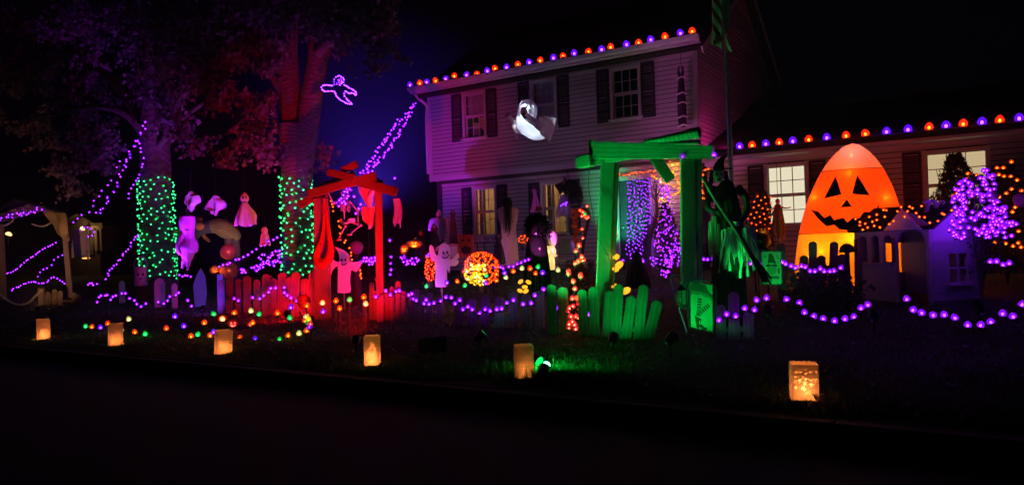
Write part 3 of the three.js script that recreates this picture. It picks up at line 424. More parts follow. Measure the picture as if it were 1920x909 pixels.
stakeBulb('multicoloured bulbs on the lawn at the feet of the red arch', [[604, 572, 'lime'], [605, 588, 'violet'], [629, 568, 'amber'], [637, 582, 'amber'], [655, 566, 'green'], [681, 561, 'amber'], [685, 574, 'lime']], 8.3);
stakeBulb('multicoloured bulbs curving through the yard below the lit pumpkin', [[799, 540, 'green'], [838, 533, 'violet'], [857, 531, 'amber'], [877, 526, 'lime'], [872, 539, 'green'], [876, 512, 'lime'], [912, 520, 'green'], [911, 534, 'violet'], [931, 529, 'amber'], [931, 517, 'amber'], [946, 515, 'violet'], [948, 524, 'lime'], [963, 512, 'amber'], [978, 507, 'lime'], [995, 507, 'red'], [1004, 516, 'amber'], [1008, 504, 'green'], [1017, 515, 'violet'], [1047, 510, 'lime']], 10.6);
{ // yellow bone or petal shaped lamps
  const f = (label, list, v, r = 0.05) => { const t = thing('yellow_lamps', label, 'lamp', V(0, 0, 0)); for (const [x, y, a] of list) { const p = onV(x, y, v); const m = part(t, 'lamp', xf(new THREE.SphereGeometry(1, 10, 8), p.x, p.y, p.z, 0, face(x), a, V(r * 1.5, r, r * 0.8)), phys(rgb(1, 0.6, 0.1), 0.5, { emissive: rgb(1.7, 0.85, 0.05), transmission: 0.3, thickness: 0 })); } lampAt(onV(list[0][0], list[0][1], v - 0.15), LC.gold, 0.12); part(t, 'stem', tube([...list.map(([x, y]) => onV(x, y, v + 0.04)), onV(list[0][0], list[0][1] + 45, v + 0.04)], 0.007), M.cord); return t; };
  f('cluster of five yellow lamps shaped like a flower in the middle yard', [[976, 528, 0.6], [991, 529, -0.5], [984, 538, 0], [975, 545, -0.4], [986, 546, 0.5]], 9.6, 0.03);
  f('string of yellow pumpkin lamps hanging inside the left post of the green arch', [[1153, 482, 0.2], [1161, 497, 0.7], [1152, 504, -0.2], [1150, 537, 0], [1174, 545, 0.5]], 9.25, 0.045);
}
// ---------- wooden arches, fences ----------
const woodTex = M.wood;
function boardP(parent, name, a, b, wpx, v, t, mat = M.wood, roll = 0) { return part(parent, name, bar(a, b, wpx * kk(a.isVector3 ? 960 : 960, v), t, roll), mat); }
// a board between two pixels at depths v: [x, y, v] each, width in pixels
function plank(parent, name, A, Bq, w, t = 0.04, mat = M.wood) {
  const a = onV(A[0], A[1], A[2]), b = onV(Bq[0], Bq[1], Bq[2] ?? A[2]), k = kk((A[0] + Bq[0]) / 2, A[2]);
  return part(parent, name, bar(a, b, w * k, t, face((A[0] + Bq[0]) / 2, 0.6)), mat);
}
{
  const v = 9.5, t = thing('red_lit_arch', 'rough board archway lit red, of crooked planks nailed together', 'archway', V(0, 0, 0));
  const foot = (x) => { const g = gnd(x, v); const q = proj(g); return q[1] + 4; };
  plank(t, 'post', [601, 372, v], [603, foot(603), v], 27, 0.07); plank(t, 'post', [612, 385, v + 0.08], [616, foot(616), v + 0.08], 10, 0.06);
  plank(t, 'post', [709, 352, v], [713, foot(713), v], 14, 0.1);
  plank(t, 'beam', [578, 363, v - 0.1], [704, 330, v - 0.1], 16, 0.04); plank(t, 'beam', [559, 385, v - 0.02], [612, 358, v - 0.02], 15, 0.04); plank(t, 'beam', [672, 341, v - 0.05], [744, 360, v - 0.05], 17, 0.04);
  plank(t, 'board', [600, 349, v + 0.03], [664, 325, v + 0.03], 11, 0.03); plank(t, 'board', [613, 322, v - 0.14], [664, 334, v - 0.14], 14, 0.03); plank(t, 'board', [641, 320, v - 0.07], [669, 307, v - 0.07], 13, 0.03); plank(t, 'board', [690, 333, v + 0.02], [716, 345, v + 0.02], 13, 0.03);
  plank(t, 'shim', [706, 520, v - 0.08], [711, 552, v - 0.08], 7, 0.03);
  // red cloth looped from the beam
  const k = kk(603, v), P = (x, y, dv = -0.14) => onV(x, y, v + dv);
  const c = thing('red_cloth_noose', 'long red cloth loop hanging from the red arch beside its left post', 'cloth', V(0, 0, 0));
  const loop = [P(607, 372), P(611, 400), P(616, 440), P(619, 470), P(612, 490), P(601, 494), P(593, 485), P(595, 468), P(602, 450), P(607, 420), P(606, 380)];
  const g = taper(loop, (q) => 0.03 + 0.055 * Math.exp(-(((q - 0.5) / 0.18) ** 2)), 0, 60, 8, 0.4); part(c, 'cloth', g, std(rgb(0.55, 0.05, 0.04), 0.95, { map: T.cloth }));
}
{
  const v = 9.15, t = thing('green_lit_arch', 'rough timber archway lit green with a slanting log on top', 'archway', V(0, 0, 0));
  plank(t, 'post', [1140, 300, v], [1128, 605, v], 26, 0.16); plank(t, 'post', [1154, 306, v + 0.12], [1143, 600, v + 0.12], 14, 0.14); 
  plank(t, 'post', [1290, 296, v], [1292, 580, v], 27, 0.14); plank(t, 'post', [1309, 298, v + 0.1], [1311, 575, v + 0.1], 12, 0.16);
  const k = kk(1220, v), bm = (A, h0, Bq, h1, dv, th, name = 'beam') => { // tapered beam
    const a0 = onV(A[0], A[1] - h0 / 2, v + dv), a1 = onV(A[0] + 3, A[1] + h0 / 2, v + dv), b0 = onV(Bq[0], Bq[1] - h1 / 2, v + dv), b1 = onV(Bq[0] - 1, Bq[1] + h1 / 2, v + dv), n = 24, pos = [], uv = [], idx = [];
    for (let i = 0; i <= n; i++) for (const [top, zz] of [[1, 1], [1, -1], [0, -1], [0, 1]]) { const p = (top ? a0.clone().lerp(b0, i / n) : a1.clone().lerp(b1, i / n)); p.y += 0.006 * noise.noise(i * 0.6, top * 5, zz * 3); p.z += zz * th / 2; pos.push(...p.toArray()); uv.push(top ? 0 : 0.3, i / n * 1.6); }
    for (let i = 0; i < n; i++) for (let j = 0; j < 4; j++) { const q = i * 4 + j, r = i * 4 + (j + 1) % 4; idx.push(q, q + 4, r, r, q + 4, r + 4); }
    idx.push(0, 1, 2, 0, 2, 3, n * 4, n * 4 + 2, n * 4 + 1, n * 4, n * 4 + 3, n * 4 + 2);
    const g = new THREE.BufferGeometry(); g.setAttribute('position', new THREE.Float32BufferAttribute(pos, 3)); g.setAttribute('uv', new THREE.Float32BufferAttribute(uv, 2)); g.setIndex(idx); const f = toCreasedNormals(g, 0.5); return part(t, name, f, M.woodSmooth ?? M.wood);
  };
  bm([1111, 282], 32, [1339, 285], 23, -0.12, 0.09);
  bm([1113, 300], 18, [1185, 295], 6, -0.06, 0.06, 'board');
  plank(t, 'stub', [1085, 305, v - 0.1], [1113, 299, v - 0.1], 23, 0.2); plank(t, 'stub', [1107, 262, v - 0.05], [1109, 292, v - 0.05], 8, 0.04);
  part(t, 'log', taper([onV(1208, 266, v - 0.14), onV(1260, 258, v - 0.14), onV(1312, 248, v - 0.14)], (q) => (4 + 6.5 * q) * k, 0, 20, 12, 0.1), M.wood); part(t, 'log_end', [ball(10.3 * k, ...onV(1312, 248, v - 0.14).toArray(), V(0.25, 1, 1))], M.wood);
  plank(t, 'wedge', [1225, 269, v + 0.05], [1313, 266, v + 0.05], 7, 0.06);
  plank(t, 'broken_board', [1226, 292, v + 0.1], [1258, 338, v + 0.1], 20, 0.05);
  // the lettering carved over the beam and a thin vine
  part(t, 'vine', [tube([onV(1108, 300, v - 0.2), onV(1104, 345, v - 0.2), onV(1112, 400, v - 0.2), onV(1122, 445, v - 0.2), onV(1140, 480, v - 0.2), onV(1146, 500, v - 0.2)], 0.006, 30, 5), tube([onV(1140, 470, v - 0.15), onV(1150, 478, v - 0.15), onV(1153, 495, v - 0.15), onV(1150, 540, v - 0.15)], 0.004, 20, 5)], M.twig);
}
function picketGeo(w, h, t = 0.022) { const pts = [[-w / 2, 0], [w / 2, 0], [w / 2, h - w * 0.42]]; for (let i = 1; i < 8; i++) { const a = i / 8 * Math.PI; pts.push([Math.cos(a) * w / 2, h - w * 0.42 + Math.sin(a) * w * 0.42]); } pts.push([-w / 2, h - w * 0.42]); return plate(pts, t, 0.004, false); }
// pickets: [x top, y top, x bottom, width]; each its own part
function fence(label, list, v, o = {}) {
  const t = thing('picket_fence', label, 'fence', V(0, 0, 0), 0, 'rough picket fences');
  for (const [xt, yt, xb, w] of list) {
    const a = onV(xt, yt, v), b = gnd(xb, v); b.y -= 0.1; const k = kk(xt, v), h = a.distanceTo(b), m = part(t, 'picket', picketGeo(w * k / Math.cos(face(xt, 0.6) * 0), h), o.mat ?? M.wood);
    m.position.set(b.x, b.y, b.z + rr(-0.015, 0.015)); m.rotation.set(0, face(xt, 0.5) * (o.turn ?? 0.5), Math.atan2(-(a.x - b.x), a.y - b.y));
  }
  const xs = list.map((q) => q[2]), A = gnd(Math.min(...xs), v), Z = gnd(Math.max(...xs), v);
  if (o.rail !== false) part(t, 'rail', bar(V(A.x - 0.05, A.y + (o.rh ?? 0.12), A.z - 0.03), V(Z.x + 0.05, Z.y + (o.rh ?? 0.12), Z.z - 0.03), 0.06, 0.025, 0), o.mat ?? M.wood);
  return t;
}
fence('five crooked round-topped pickets lit green before the green arch', [[1143, 546, 1136, 17], [1161, 533, 1155, 17], [1184, 555, 1172, 18], [1207, 534, 1196, 18], [1233, 564, 1212, 19]], 8.85);
fence('dim pickets just left of the green arch, behind the red pumpkin string', [[1035, 533, 1037, 17], [1056, 538, 1058, 18], [1092, 543, 1095, 17], [1113, 538, 1115, 18]], 8.95);
fence('red-lit pickets with rounded tops left of the red arch', [[413, 525, 415, 13], [430, 518, 430, 13], [447, 523, 447, 13], [463, 517, 464, 15], [480, 524, 480, 13], [497, 514, 497, 16], [512, 522, 512, 13], [527, 511, 526, 16], [541, 520, 540, 14], [554, 510, 552, 17], [571, 522, 571, 15], [585, 508, 583, 14]], 9.7);
fence('thin ragged red-lit boards right of the red arch', [[695, 530, 695, 8], [703, 545, 703, 7], [724, 548, 724, 9], [735, 538, 734, 8], [746, 527, 745, 9], [757, 545, 756, 8], [771, 548, 770, 9], [781, 542, 780, 10], [792, 552, 792, 8], [806, 548, 806, 9], [823, 556, 823, 8]], 9.6);
fence('nearly black pickets silhouetted before the glowing candy corn', [[1465, 456, 1466, 15], [1508, 479, 1509, 14], [1525, 453, 1525, 14], [1541, 479, 1541, 14], [1565, 453, 1561, 14], [1580, 477, 1580, 14], [1611, 477, 1611, 13]], 12.5);
fence('faint dark fence boards behind the sagging middle garland', [[860, 555, 860, 16], [885, 560, 885, 16], [910, 552, 910, 16], [936, 556, 936, 16], [962, 548, 962, 16], [988, 552, 988, 16], [1012, 545, 1012, 16]], 9.35);
fence('tan-lit short pickets at the foot of the cemetery gate', [[76, 537, 77, 11], [88, 547, 88, 10], [100, 542, 100, 9], [112, 545, 112, 9], [138, 548, 138, 9], [146, 552, 146, 9]], 10.2);
fence('pair of dim weathered boards behind the garland right of the boot flag', [[1352, 572, 1352, 17], [1376, 548, 1377, 19], [1403, 585, 1404, 18]], 9.1);
{ // cemetery gate at the far left
  const v = 10.8, t = thing('cemetery_gate', 'wooden cemetery gate with a lettered beam and little gable roof', 'gate', V(0, 0, 0));
  plank(t, 'post', [117, 400, v], [131, 560, v], 9, 0.1); plank(t, 'post', [0, 420, v], [6, 575, v], 10, 0.1);
  plank(t, 'beam', [-20, 414, v - 0.1], [78, 387, v - 0.1], 16, 0.05); plank(t, 'roof_board', [-15, 402, v - 0.05], [33, 374, v - 0.05], 5, 0.3, M.dark); plank(t, 'roof_board', [33, 374, v - 0.05], [82, 386, v - 0.05], 5, 0.3, M.dark);
  const gp = [onV(2, 396, v), onV(33, 376, v), onV(60, 384, v)]; const gs = new THREE.BufferGeometry(); { const f = gp.map((p) => p.clone().add(V(0, 0, 0.03))), bk = gp.map((p) => p.clone().add(V(0, 0, -0.03))); gs.setAttribute('position', new THREE.Float32BufferAttribute([...f, ...bk].flatMap((p) => p.toArray()), 3)); gs.setIndex([0, 2, 1, 3, 4, 5, 0, 1, 4, 0, 4, 3, 1, 2, 5, 1, 5, 4]); gs.setAttribute('uv', new THREE.Float32BufferAttribute([0, 0, .5, 1, 1, 0, 0, 0, .5, 1, 1, 0], 2)); }
  part(t, 'gable_panel', toCreasedNormals(gs, 0.3), M.wood);
  const font = await new FontLoader().loadAsync('fonts/droid/droid_serif_bold.typeface.json');
  const word = 'K CEMETERY', a = onV(12, 407.5, v - 0.16), b = onV(56, 393.5, v - 0.16), dir = b.clone().sub(a), L = dir.length();
  const lg = new TextGeometry(word, { font, size: 0.14, depth: 0.012, curveSegments: 3 }); lg.computeBoundingBox(); const s = L / lg.boundingBox.max.x; lg.scale(s, s * 1.15, 1);
  const m = new THREE.Matrix4(), x = dir.normalize(), z = V(0, 0, 1).addScaledVector(x, -x.z).normalize(); m.makeBasis(x, z.clone().cross(x), z); m.setPosition(a); lg.applyMatrix4(m);
  part(t, 'lettering', lg, std(rgb(0.6, 0.45, 0.3), 0.7));
  // chains: links as small tori
  const chain = (label, list, vv, n) => { const c = thing('chain', label, 'chain', V(0, 0, 0)), cu = curve(px2(list, vv)), tor = new THREE.TorusGeometry(0.035, 0.01, 5, 10); for (let i = 0; i < n; i++) { const p = cu.getPointAt(i / (n - 1)), d = cu.getTangentAt(i / (n - 1)); const q = part(c, 'link', tor, M.whiteHard); q.position.copy(p); q.quaternion.setFromUnitVectors(V(1, 0, 0), d); q.rotateX(i % 2 ? 0.4 : 1.6); q.scale.set(1.35, 0.8, 1); } return c; };
  chain('pale chain hanging in a curve under the lettered cemetery beam', [[60, 420], [72, 424], [84, 423], [96, 416]], v - 0.1, 14); chain('short pale chain under the left end of the cemetery beam', [[8, 423], [18, 417], [28, 407]], v - 0.1, 9);
  chain('pale plastic chain swagged low between posts at the far left', [[-3, 550], [8, 559], [22, 568], [38, 571], [54, 566], [66, 554], [76, 545]], 10, 30);
  const ps = thing('grave_post', 'stubby post holding the chain and a pot at the gate', 'post', V(0, 0, 0)); plank(ps, 'shaft', [75, 540, 10.05], [76, 580, 10.05], 9, 0.06); 
}
// ---------- cloth, cut-outs and figures ----------
// draped cloth: h tall, head radius, hem radius, opt arms; hangs with its top at y = h
function cloth(h, rh, rb, o = {}) {
  const nu = o.nu ?? 56, nv = o.nv ?? 22, pos = [], uv = [], idx = [], ph = o.ph ?? rnd() * 10, fold = o.fold ?? 0.16, flat = o.flat ?? 0.55, hd = o.head === 0 ? 0 : (o.head ?? rh * 1.9) / h;
  for (let j = 0; j <= nv; j++) {
    const t = j / nv;
    for (let i = 0; i <= nu; i++) {
      const a = i / nu * 2 * Math.PI, ca = Math.cos(a), sa = Math.sin(a); let r;
      if (hd && t < hd) r = rh * Math.sin(Math.min(1, t / hd * 1.06) * Math.PI * 0.5 + (t / hd) * 0.9) * (t ? 1 : 0);
      else { const q = (t - hd) / (1 - hd), n = hd ? rh * Math.sin(Math.PI * 0.5 * 1.06 + 0.9) : rh; r = n + (rb - n) * Math.pow(q, o.pow ?? 0.7); }
      const q = Math.max(0, (t - hd) / (1 - hd)); r *= 1 + fold * Math.min(1, q * 1.5) * (Math.sin(a * (o.n ?? 7) + ph + 1.5 * Math.sin(a * 2 + ph)) + 0.4 * Math.sin(a * 13 + ph * 2));
      if (o.arms) { const side = ca > 0 ? (o.armR ?? 1) : (o.armL ?? 1); r += o.arms * side * Math.pow(Math.abs(ca), 5) * Math.exp(-(((q - (o.armAt ?? 0.3)) / (o.armW ?? 0.3)) ** 2)); }
      const rag = (o.rag ?? 0.08) * (noise.noise(a * 1.1 + ph, Math.sin(a) * 2, ph) + 0.7 * noise.noise(ca * 6, sa * 6, ph)) * h * q * q;
      let y = h * (1 - t) + rag - (o.armDrop ?? 0) * Math.pow(Math.abs(ca), 4) * q * (1 - q); 
      if (o.tail) y -= o.tail * Math.pow(q, 3) * Math.pow(Math.max(0, 1 - Math.abs(ca) * 1.6), 1.2);
      if (o.tip) y += o.tip * Math.pow(q, 2) * Math.pow(Math.abs(ca), 2);
      const bend = (o.bend ?? 0) * Math.sin(t * Math.PI * (o.bf ?? 1)) * h, yaw = (o.lean ?? 0) * (1 - t) * h;
      pos.push(ca * r + bend + yaw, y, sa * r * flat + 0.02 * Math.sin(a * 5 + ph) * q); uv.push(i / nu * 2, t * 2);
    }
  }
  for (let j = 0; j < nv; j++) for (let i = 0; i < nu; i++) { const k = j * (nu + 1) + i; idx.push(k, k + 1, k + nu + 1, k + 1, k + nu + 2, k + nu + 1); }
  const g = new THREE.BufferGeometry(); g.setAttribute('position', new THREE.Float32BufferAttribute(pos, 3)); g.setAttribute('uv', new THREE.Float32BufferAttribute(uv, 2)); g.setIndex(idx); g.computeVertexNormals(); return g;
}
// a hanging or standing cloth thing between pixel rows top and bottom at column px, depth v; w in pixels
function drape(name, label, cat, px, top, bot, w, v, o = {}, mat = M.white, group) {
  const k = kk(px, v), a = onV(px, bot, v), h = (bot - top) * k, t = thing(name, label, cat, a, face(px) * (o.turn ?? 1) + (o.yaw ?? 0), group);
  part(t, o.part ?? 'cloth', cloth(h, (o.rh ?? 0.3) * w * k, w * k / 2, o), mat); t.userData.s = [h, w * k]; delete t.userData.s; t.hh = h; t.ww = w * k; return t;
}
const dot = (t, name, x, y, z, rx, ry, mat = M.black) => part(t, name, xf(new THREE.SphereGeometry(1, 12, 8), x, y, z, 0, 0, 0, V(rx, ry, Math.min(rx, ry) * 0.4)), mat);
function string0(t, y0, y1, x = 0) { part(t, 'string', cyl(0.004, 0.004, y1 - y0, x, (y0 + y1) / 2, 0, 0, 0, 0, 4), M.cord); }
{
  const ghosts = 'white cloth ghosts hung in the air';
  let g; const kite = (label, px, v, rows, hy, top) => { const t = thing('hanging_ghost', label, 'ghost decoration', V(0, 0, 0), 0, ghosts), k = kk(px, v), hp = onV(px, hy, v - 0.03); part(t, 'cloth', sheetPx(rows, v, 0.05, 18), M.white); part(t, 'head', ball(3.6 * k, hp.x, hp.y, hp.z, V(1, 1.25, 0.9)), M.white); part(t, 'string', tube([hp.clone().add(V(0, 4 * k, 0)), hp.clone().add(V(0, 0.6, 0))], 0.004, 2, 4), M.cord); };
  kite('small bat-winged cloth ghost, highest and nearest the left trunk', 357, 11.5, [[354, 360, 360], [351, 362, 365], [344, 371, 368], [343, 372, 374], [343.5, 371, 380], [348, 364, 383.5], [353, 361, 386], [355, 359, 391], [356, 358, 396]], 362, 0);
  kite('small wide-winged cloth ghost between the smallest and largest flying ghosts', 402, 11.4, [[398, 406, 368], [395, 409, 373], [390, 414, 377], [387, 418, 382], [385, 419, 388], [385.5, 418.5, 392], [392, 412, 394], [398, 406, 397], [400, 404, 403]], 370, 0);
  g = drape('hanging_ghost', 'largest flying cloth ghost with dot eyes and a smile', 'ghost decoration', 459, 360, 422, 36, 11, { rh: 0.22, rag: 0.06, armAt: 0.55, arms: 0.05, armL: 0.2, armR: 1.6, tail: 0.05, flat: 0.5, head: 0.24 }, M.white, ghosts); string0(g, g.hh, g.hh + 0.6);
  dot(g, 'eye', -0.035, g.hh - 0.13, 0.052, 0.016, 0.03); dot(g, 'eye', 0.03, g.hh - 0.13, 0.052, 0.016, 0.03); part(g, 'mouth', tube([V(-0.04, g.hh - 0.22, 0.06), V(0, g.hh - 0.24, 0.07), V(0.045, g.hh - 0.215, 0.06)], 0.007, 8, 5), M.black);
  g = drape('hanging_ghost', 'plain little cloth ghost hanging low right of the largest one', 'ghost decoration', 496, 425, 460, 18, 11, { rh: 0.26, rag: 0.14, flat: 0.5, head: 0.14, arms: 0.03, armAt: 0.2 }, M.white, ghosts); string0(g, g.hh, g.hh + 0.5);
  const mg = std(rgb(0.95, 0.22, 0.9), 0.8, DS);
  // magenta windsock ghost
  { const px = 352, v = 11, k = kk(px, v), b = onV(px, 503, v), h = (503 - 406) * k, t = thing('windsock_ghost', 'bright magenta windsock ghost with a round face and split tail by the left trunk', 'ghost decoration', b, face(px));
    part(t, 'body', taper([V(0.0, 0.14 * h, 0), V(-0.01, 0.3 * h, 0), V(0.05, 0.48 * h, 0), V(0.03, 0.62 * h, 0), V(0, 0.8 * h, 0), V(0, h, 0)], (q) => (q < 0.25 ? 0.09 + 0.28 * q : 0.16) + 0.03 * Math.sin(q * 9) + (q > 0.2 && q < 0.5 ? 0.05 * Math.sin((q - 0.2) / 0.3 * 3.14) : 0), 0, 30, 18, 0.12), mg);
    part(t, 'arm', taper([V(-0.1, 0.66 * h, 0.02), V(-0.2, 0.5 * h, 0.04), V(-0.22, 0.36 * h, 0.05), V(-0.16, 0.28 * h, 0.05)], 0.07, 0.05, 12, 10, 0.2), mg);
    part(t, 'tail', taper([V(-0.05, 0.2 * h, 0), V(-0.11, 0.1 * h, 0), V(-0.14, 0, 0)], 0.08, 0.025, 10, 8, 0.2), mg); part(t, 'tail', taper([V(0.02, 0.2 * h, 0), V(0.0, 0.08 * h, 0), V(-0.03, -0.05, 0)], 0.08, 0.02, 10, 8, 0.2), mg);
    part(t, 'hat', [cyl(0.13, 0.16, 0.06, 0, h + 0.02, 0), cyl(0.05, 0.08, 0.16, 0, h + 0.1, 0)], M.dark); string0(t, h + 0.15, h + 0.5); dot(t, 'eye', 0.06, 0.84 * h, 0.135, 0.035, 0.06); dot(t, 'eye', -0.05, 0.84 * h, 0.14, 0.02, 0.04); part(t, 'mouth', tube([V(-0.06, 0.76 * h, 0.145), V(0.0, 0.735 * h, 0.16), V(0.08, 0.77 * h, 0.135)], 0.012, 8, 5), M.black); }
  // pale pail-shaped ghost left of the trunk
  { const px = 263, v = 10.4, k = kk(px, v), b = onV(px, 536, v), t = thing('pail_ghost', 'dim pale pail with a ghost face hanging by its handle left of the green trunk', 'pail', b, face(px)); const h = 36 * k;
    part(t, 'pail', new THREE.LatheGeometry([[0, 0], [0.135, 0], [0.15, 0.04], [0.14, h * 0.5], [0.15, h * 0.97], [0.165, h], [0.15, h]].map((p) => new THREE.Vector2(...p)), 22), std(rgb(0.6, 0.45, 0.42), 0.6, DS)); part(t, 'handle', tube([V(-0.15, h, 0), V(-0.1, h + 0.2, 0), V(0, h + 0.24, 0), V(0.1, h + 0.2, 0), V(0.15, h, 0)], 0.008), M.whiteHard); string0(t, h + 0.24, h + 0.9);
    dot(t, 'eye', -0.05, h * 0.6, 0.135, 0.025, 0.035); dot(t, 'eye', 0.05, h * 0.6, 0.135, 0.025, 0.035); dot(t, 'mouth', 0, h * 0.38, 0.14, 0.03, 0.02); }
  // cloths on the red arch
  const rag2 = (name, label, cat, rows, v, mat, fold) => { const t = thing(name, label, cat, V(0, 0, 0)); part(t, 'cloth', sheetPx(rows, v, fold), mat); return t; };
  rag2('torn_cloth', 'ragged pale cloth draped under the red beam beside the right post', 'cloth', [[670, 708, 347], [671, 704, 358], [677, 697, 370], [684, 695, 380], [690, 693, 388]], 9.75, M.white);
  rag2('torn_cloth', 'lower torn pale cloth hanging from the right post of the red arch', 'cloth', [[679, 701, 388], [680, 701, 400], [682, 702, 415], [688, 700, 422], [692, 696, 428]], 9.75, M.white);
  g = drape('torn_cloth', 'dim thin cloth strip outside the right post of the red arch', 'cloth', 744, 372, 418, 14, 10.4, { rh: 0.5, head: 0, rag: 0.3, flat: 0.3, bend: 0.06 }, std(rgb(0.3, 0.26, 0.3), 0.9, DS));
  rag2('gate_cloth', 'tan gauze cloth hung over the right post of the cemetery gate', 'cloth', [[76, 84, 390], [86, 122, 400], [90, 127, 409], [97, 128, 420], [102, 128, 430], [107, 128, 440], [116, 127, 447], [123, 126, 452]], 10.6, M.rag, 0.05);
  g = drape('porch_cloth', 'purple-lit cloth ghost hanging before the shed porch lamp', 'ghost decoration', 150, 432, 478, 26, 12, { rh: 0.4, head: 0, rag: 0.3, flat: 0.4 }, std(rgb(0.45, 0.4, 0.5), 0.9, DS));
  // carved flat ghosts standing in the yard
  const cut = (name, label, px, v, pts, s, yaw = 0, mat = M.whiteHard, grp, foot) => { const b = foot ? onV(px, foot, v) : gnd(px, v), t = thing(name, label, 'cut-out', b, face(px) + yaw, grp); part(t, 'body', plate(pts.map(([x, y]) => [x * s, y * s]), 0.02), mat); return t; };
  { const v = 10.6, k = kk(842, v), S = (x, y) => [x - 842, 537 - y]; const o = [[822, 537], [823, 510], [824, 492], [817, 487], [814, 478], [813, 465], [815, 458], [820, 462], [824, 476], [829, 477], [831, 464], [836, 457], [843, 456], [850, 462], [852, 475], [850, 487], [857, 484], [866, 476], [868, 482], [864, 487], [867, 492], [862, 497], [856, 499], [851, 498], [849, 512], [845, 500], [844, 525], [845, 537]].map(([x, y]) => S(x, y));
    const t = cut('smiling_ghost', 'smiling pale ghost cut-out with raised arms in the middle of the yard', 836, v, o, k, 0, M.whiteHard, null, 537); dot(t, 'eye', -3 * k, 63 * k, 0.02, 1.7 * k, 3.2 * k); dot(t, 'eye', 4 * k, 64 * k, 0.02, 1.7 * k, 3.2 * k); part(t, 'mouth', tube([V(-6 * k, 56 * k, 0.02), V(-2 * k, 53 * k, 0.02), V(3 * k, 54 * k, 0.02), V(8 * k, 60 * k, 0.02)], 0.009, 12, 5), M.black); part(t, 'stake', box(0.03, 0.6, 0.02, -8 * k, -0.2, -0.03), M.wood);
    const c = thing('bud_horns', 'pale curved horns of a small ghost behind the smiling cut-out', 'cut-out', onV(826, 470, 10.9), face(826)); part(c, 'horn', taper([V(-0.08, 0, 0), V(-0.06, 0.06, 0), V(0.06, 0.1, 0)], 0.03, 0.01, 8, 6), M.whiteHard); }
  { const v = 10.6, k = kk(650, v), o = [[633, 548], [634, 520], [634, 498], [625, 505], [620, 515], [619, 495], [620, 478], [624, 484], [632, 490], [638, 488], [636, 472], [630, 462], [640, 466], [650, 472], [656, 480], [657, 490], [668, 492], [680, 490], [676, 500], [668, 510], [660, 506], [657, 515], [656, 530], [655, 548]].map(([x, y]) => [x - 645, 548 - y]);
    const t = cut('wavy_ghost', 'purple-lit ghost cut-out with a pointed head standing inside the red arch', 645, v, o, k, 0.1, M.whiteHard, null, 548); dot(t, 'eye', -3 * k, 61 * k, 0.02, 1.8 * k, 3 * k); dot(t, 'eye', 3.5 * k, 61 * k, 0.02, 1.8 * k, 3 * k); part(t, 'mouth', tube([V(-5 * k, 54 * k, 0.02), V(0, 51 * k, 0.02), V(6 * k, 55 * k, 0.02)], 0.011, 10, 5), M.black); part(t, 'stake', box(0.03, 0.5, 0.02, 0, -0.2, -0.03), M.wood); }
  // shrouds before the house
  g = drape('shroud', 'tall pink-lit shroud on a stand before the lower windows, dark hair hanging over it', 'ghost decoration', 955, 385, 498, 32, 14.5, { rh: 0.42, head: 0.22, rag: 0.04, flat: 0.5, pow: 0.35, arms: 0.1, armAt: 0.02, armW: 0.16, fold: 0.1, n: 5 }, std(rgb(0.75, 0.5, 0.5), 0.9, { map: T.cloth, ...DS }));
  { const h = g.hh, hair = []; for (let i = 0; i < 16; i++) { const x = -0.11 + rnd() * 0.22; hair.push(taper([V(x * 0.5, h + 0.14, 0.02), V(x * 0.9, h - 0.05, 0.15), V(x, h - 0.3, 0.2), V(x * 1.1, h - rr(0.4, 0.75), 0.22)], 0.014, 0.008, 8, 4)); } part(g, 'hair', [...hair, ball(0.12, 0, h + 0.04, 0, V(1, 1.3, 1))], M.black); part(g, 'twig_arm', tube([V(-0.2, h - 0.35, 0.1), V(-0.35, h - 0.3, 0.12), V(-0.45, h - 0.33, 0.14)], 0.01, 8, 5), M.twig); }
  g = drape('shroud', 'pale spread shroud with a small head at the left corner of the house', 'ghost decoration', 824, 392, 432, 42, 15.2, { rh: 0.14, head: 0.22, rag: 0.2, flat: 0.3, pow: 0.12, fold: 0.06, tail: 0.3 }, std(rgb(0.5, 0.4, 0.42), 0.9, { map: T.cloth, ...DS }));
  g = drape('small_ghost', 'little bright pink ghost hanging on the shutter between the lower windows', 'ghost decoration', 1003, 352, 396, 17, 16.6, { rh: 0.26, head: 0.16, rag: 0.18, flat: 0.5, bend: 0.05, lean: -0.03 }, mg); string0(g, g.hh, g.hh + 0.2);
  // thin dark hooded figures
  const hooded = (label, px, top, bot, w, v, mat = M.dark) => { const t = drape('hooded_figure', label, 'figure decoration', px, top, bot, w, v, { rh: 0.3, head: w * 0.8 * kk(px, v), rag: 0.04, flat: 0.7, pow: 0.5, part: 'robe' }, mat); part(t, 'face', xf(new THREE.SphereGeometry(1, 12, 10), 0, t.hh - 0.32 * t.ww, 0.14 * t.ww, 0, 0, 0, V(0.15 * t.ww, 0.2 * t.ww, 0.1 * t.ww)), std(rgb(0.2, 0.17, 0.16), 0.8)); return t; };
  hooded('slim dark hooded figure by the house wall right of the spread shroud', 851, 392, 478, 17, 14.8, std(rgb(0.05, 0.04, 0.05), 0.9, DS)); hooded('dark crouching robed figure left of the hooded one', 815, 418, 470, 22, 13.8); hooded('dark hooded skeleton figure right of the square pumpkin sign', 936, 435, 495, 22, 13.6); hooded('black figure in the dark left of the yard pumpkin lamp', 790, 430, 492, 24, 13);
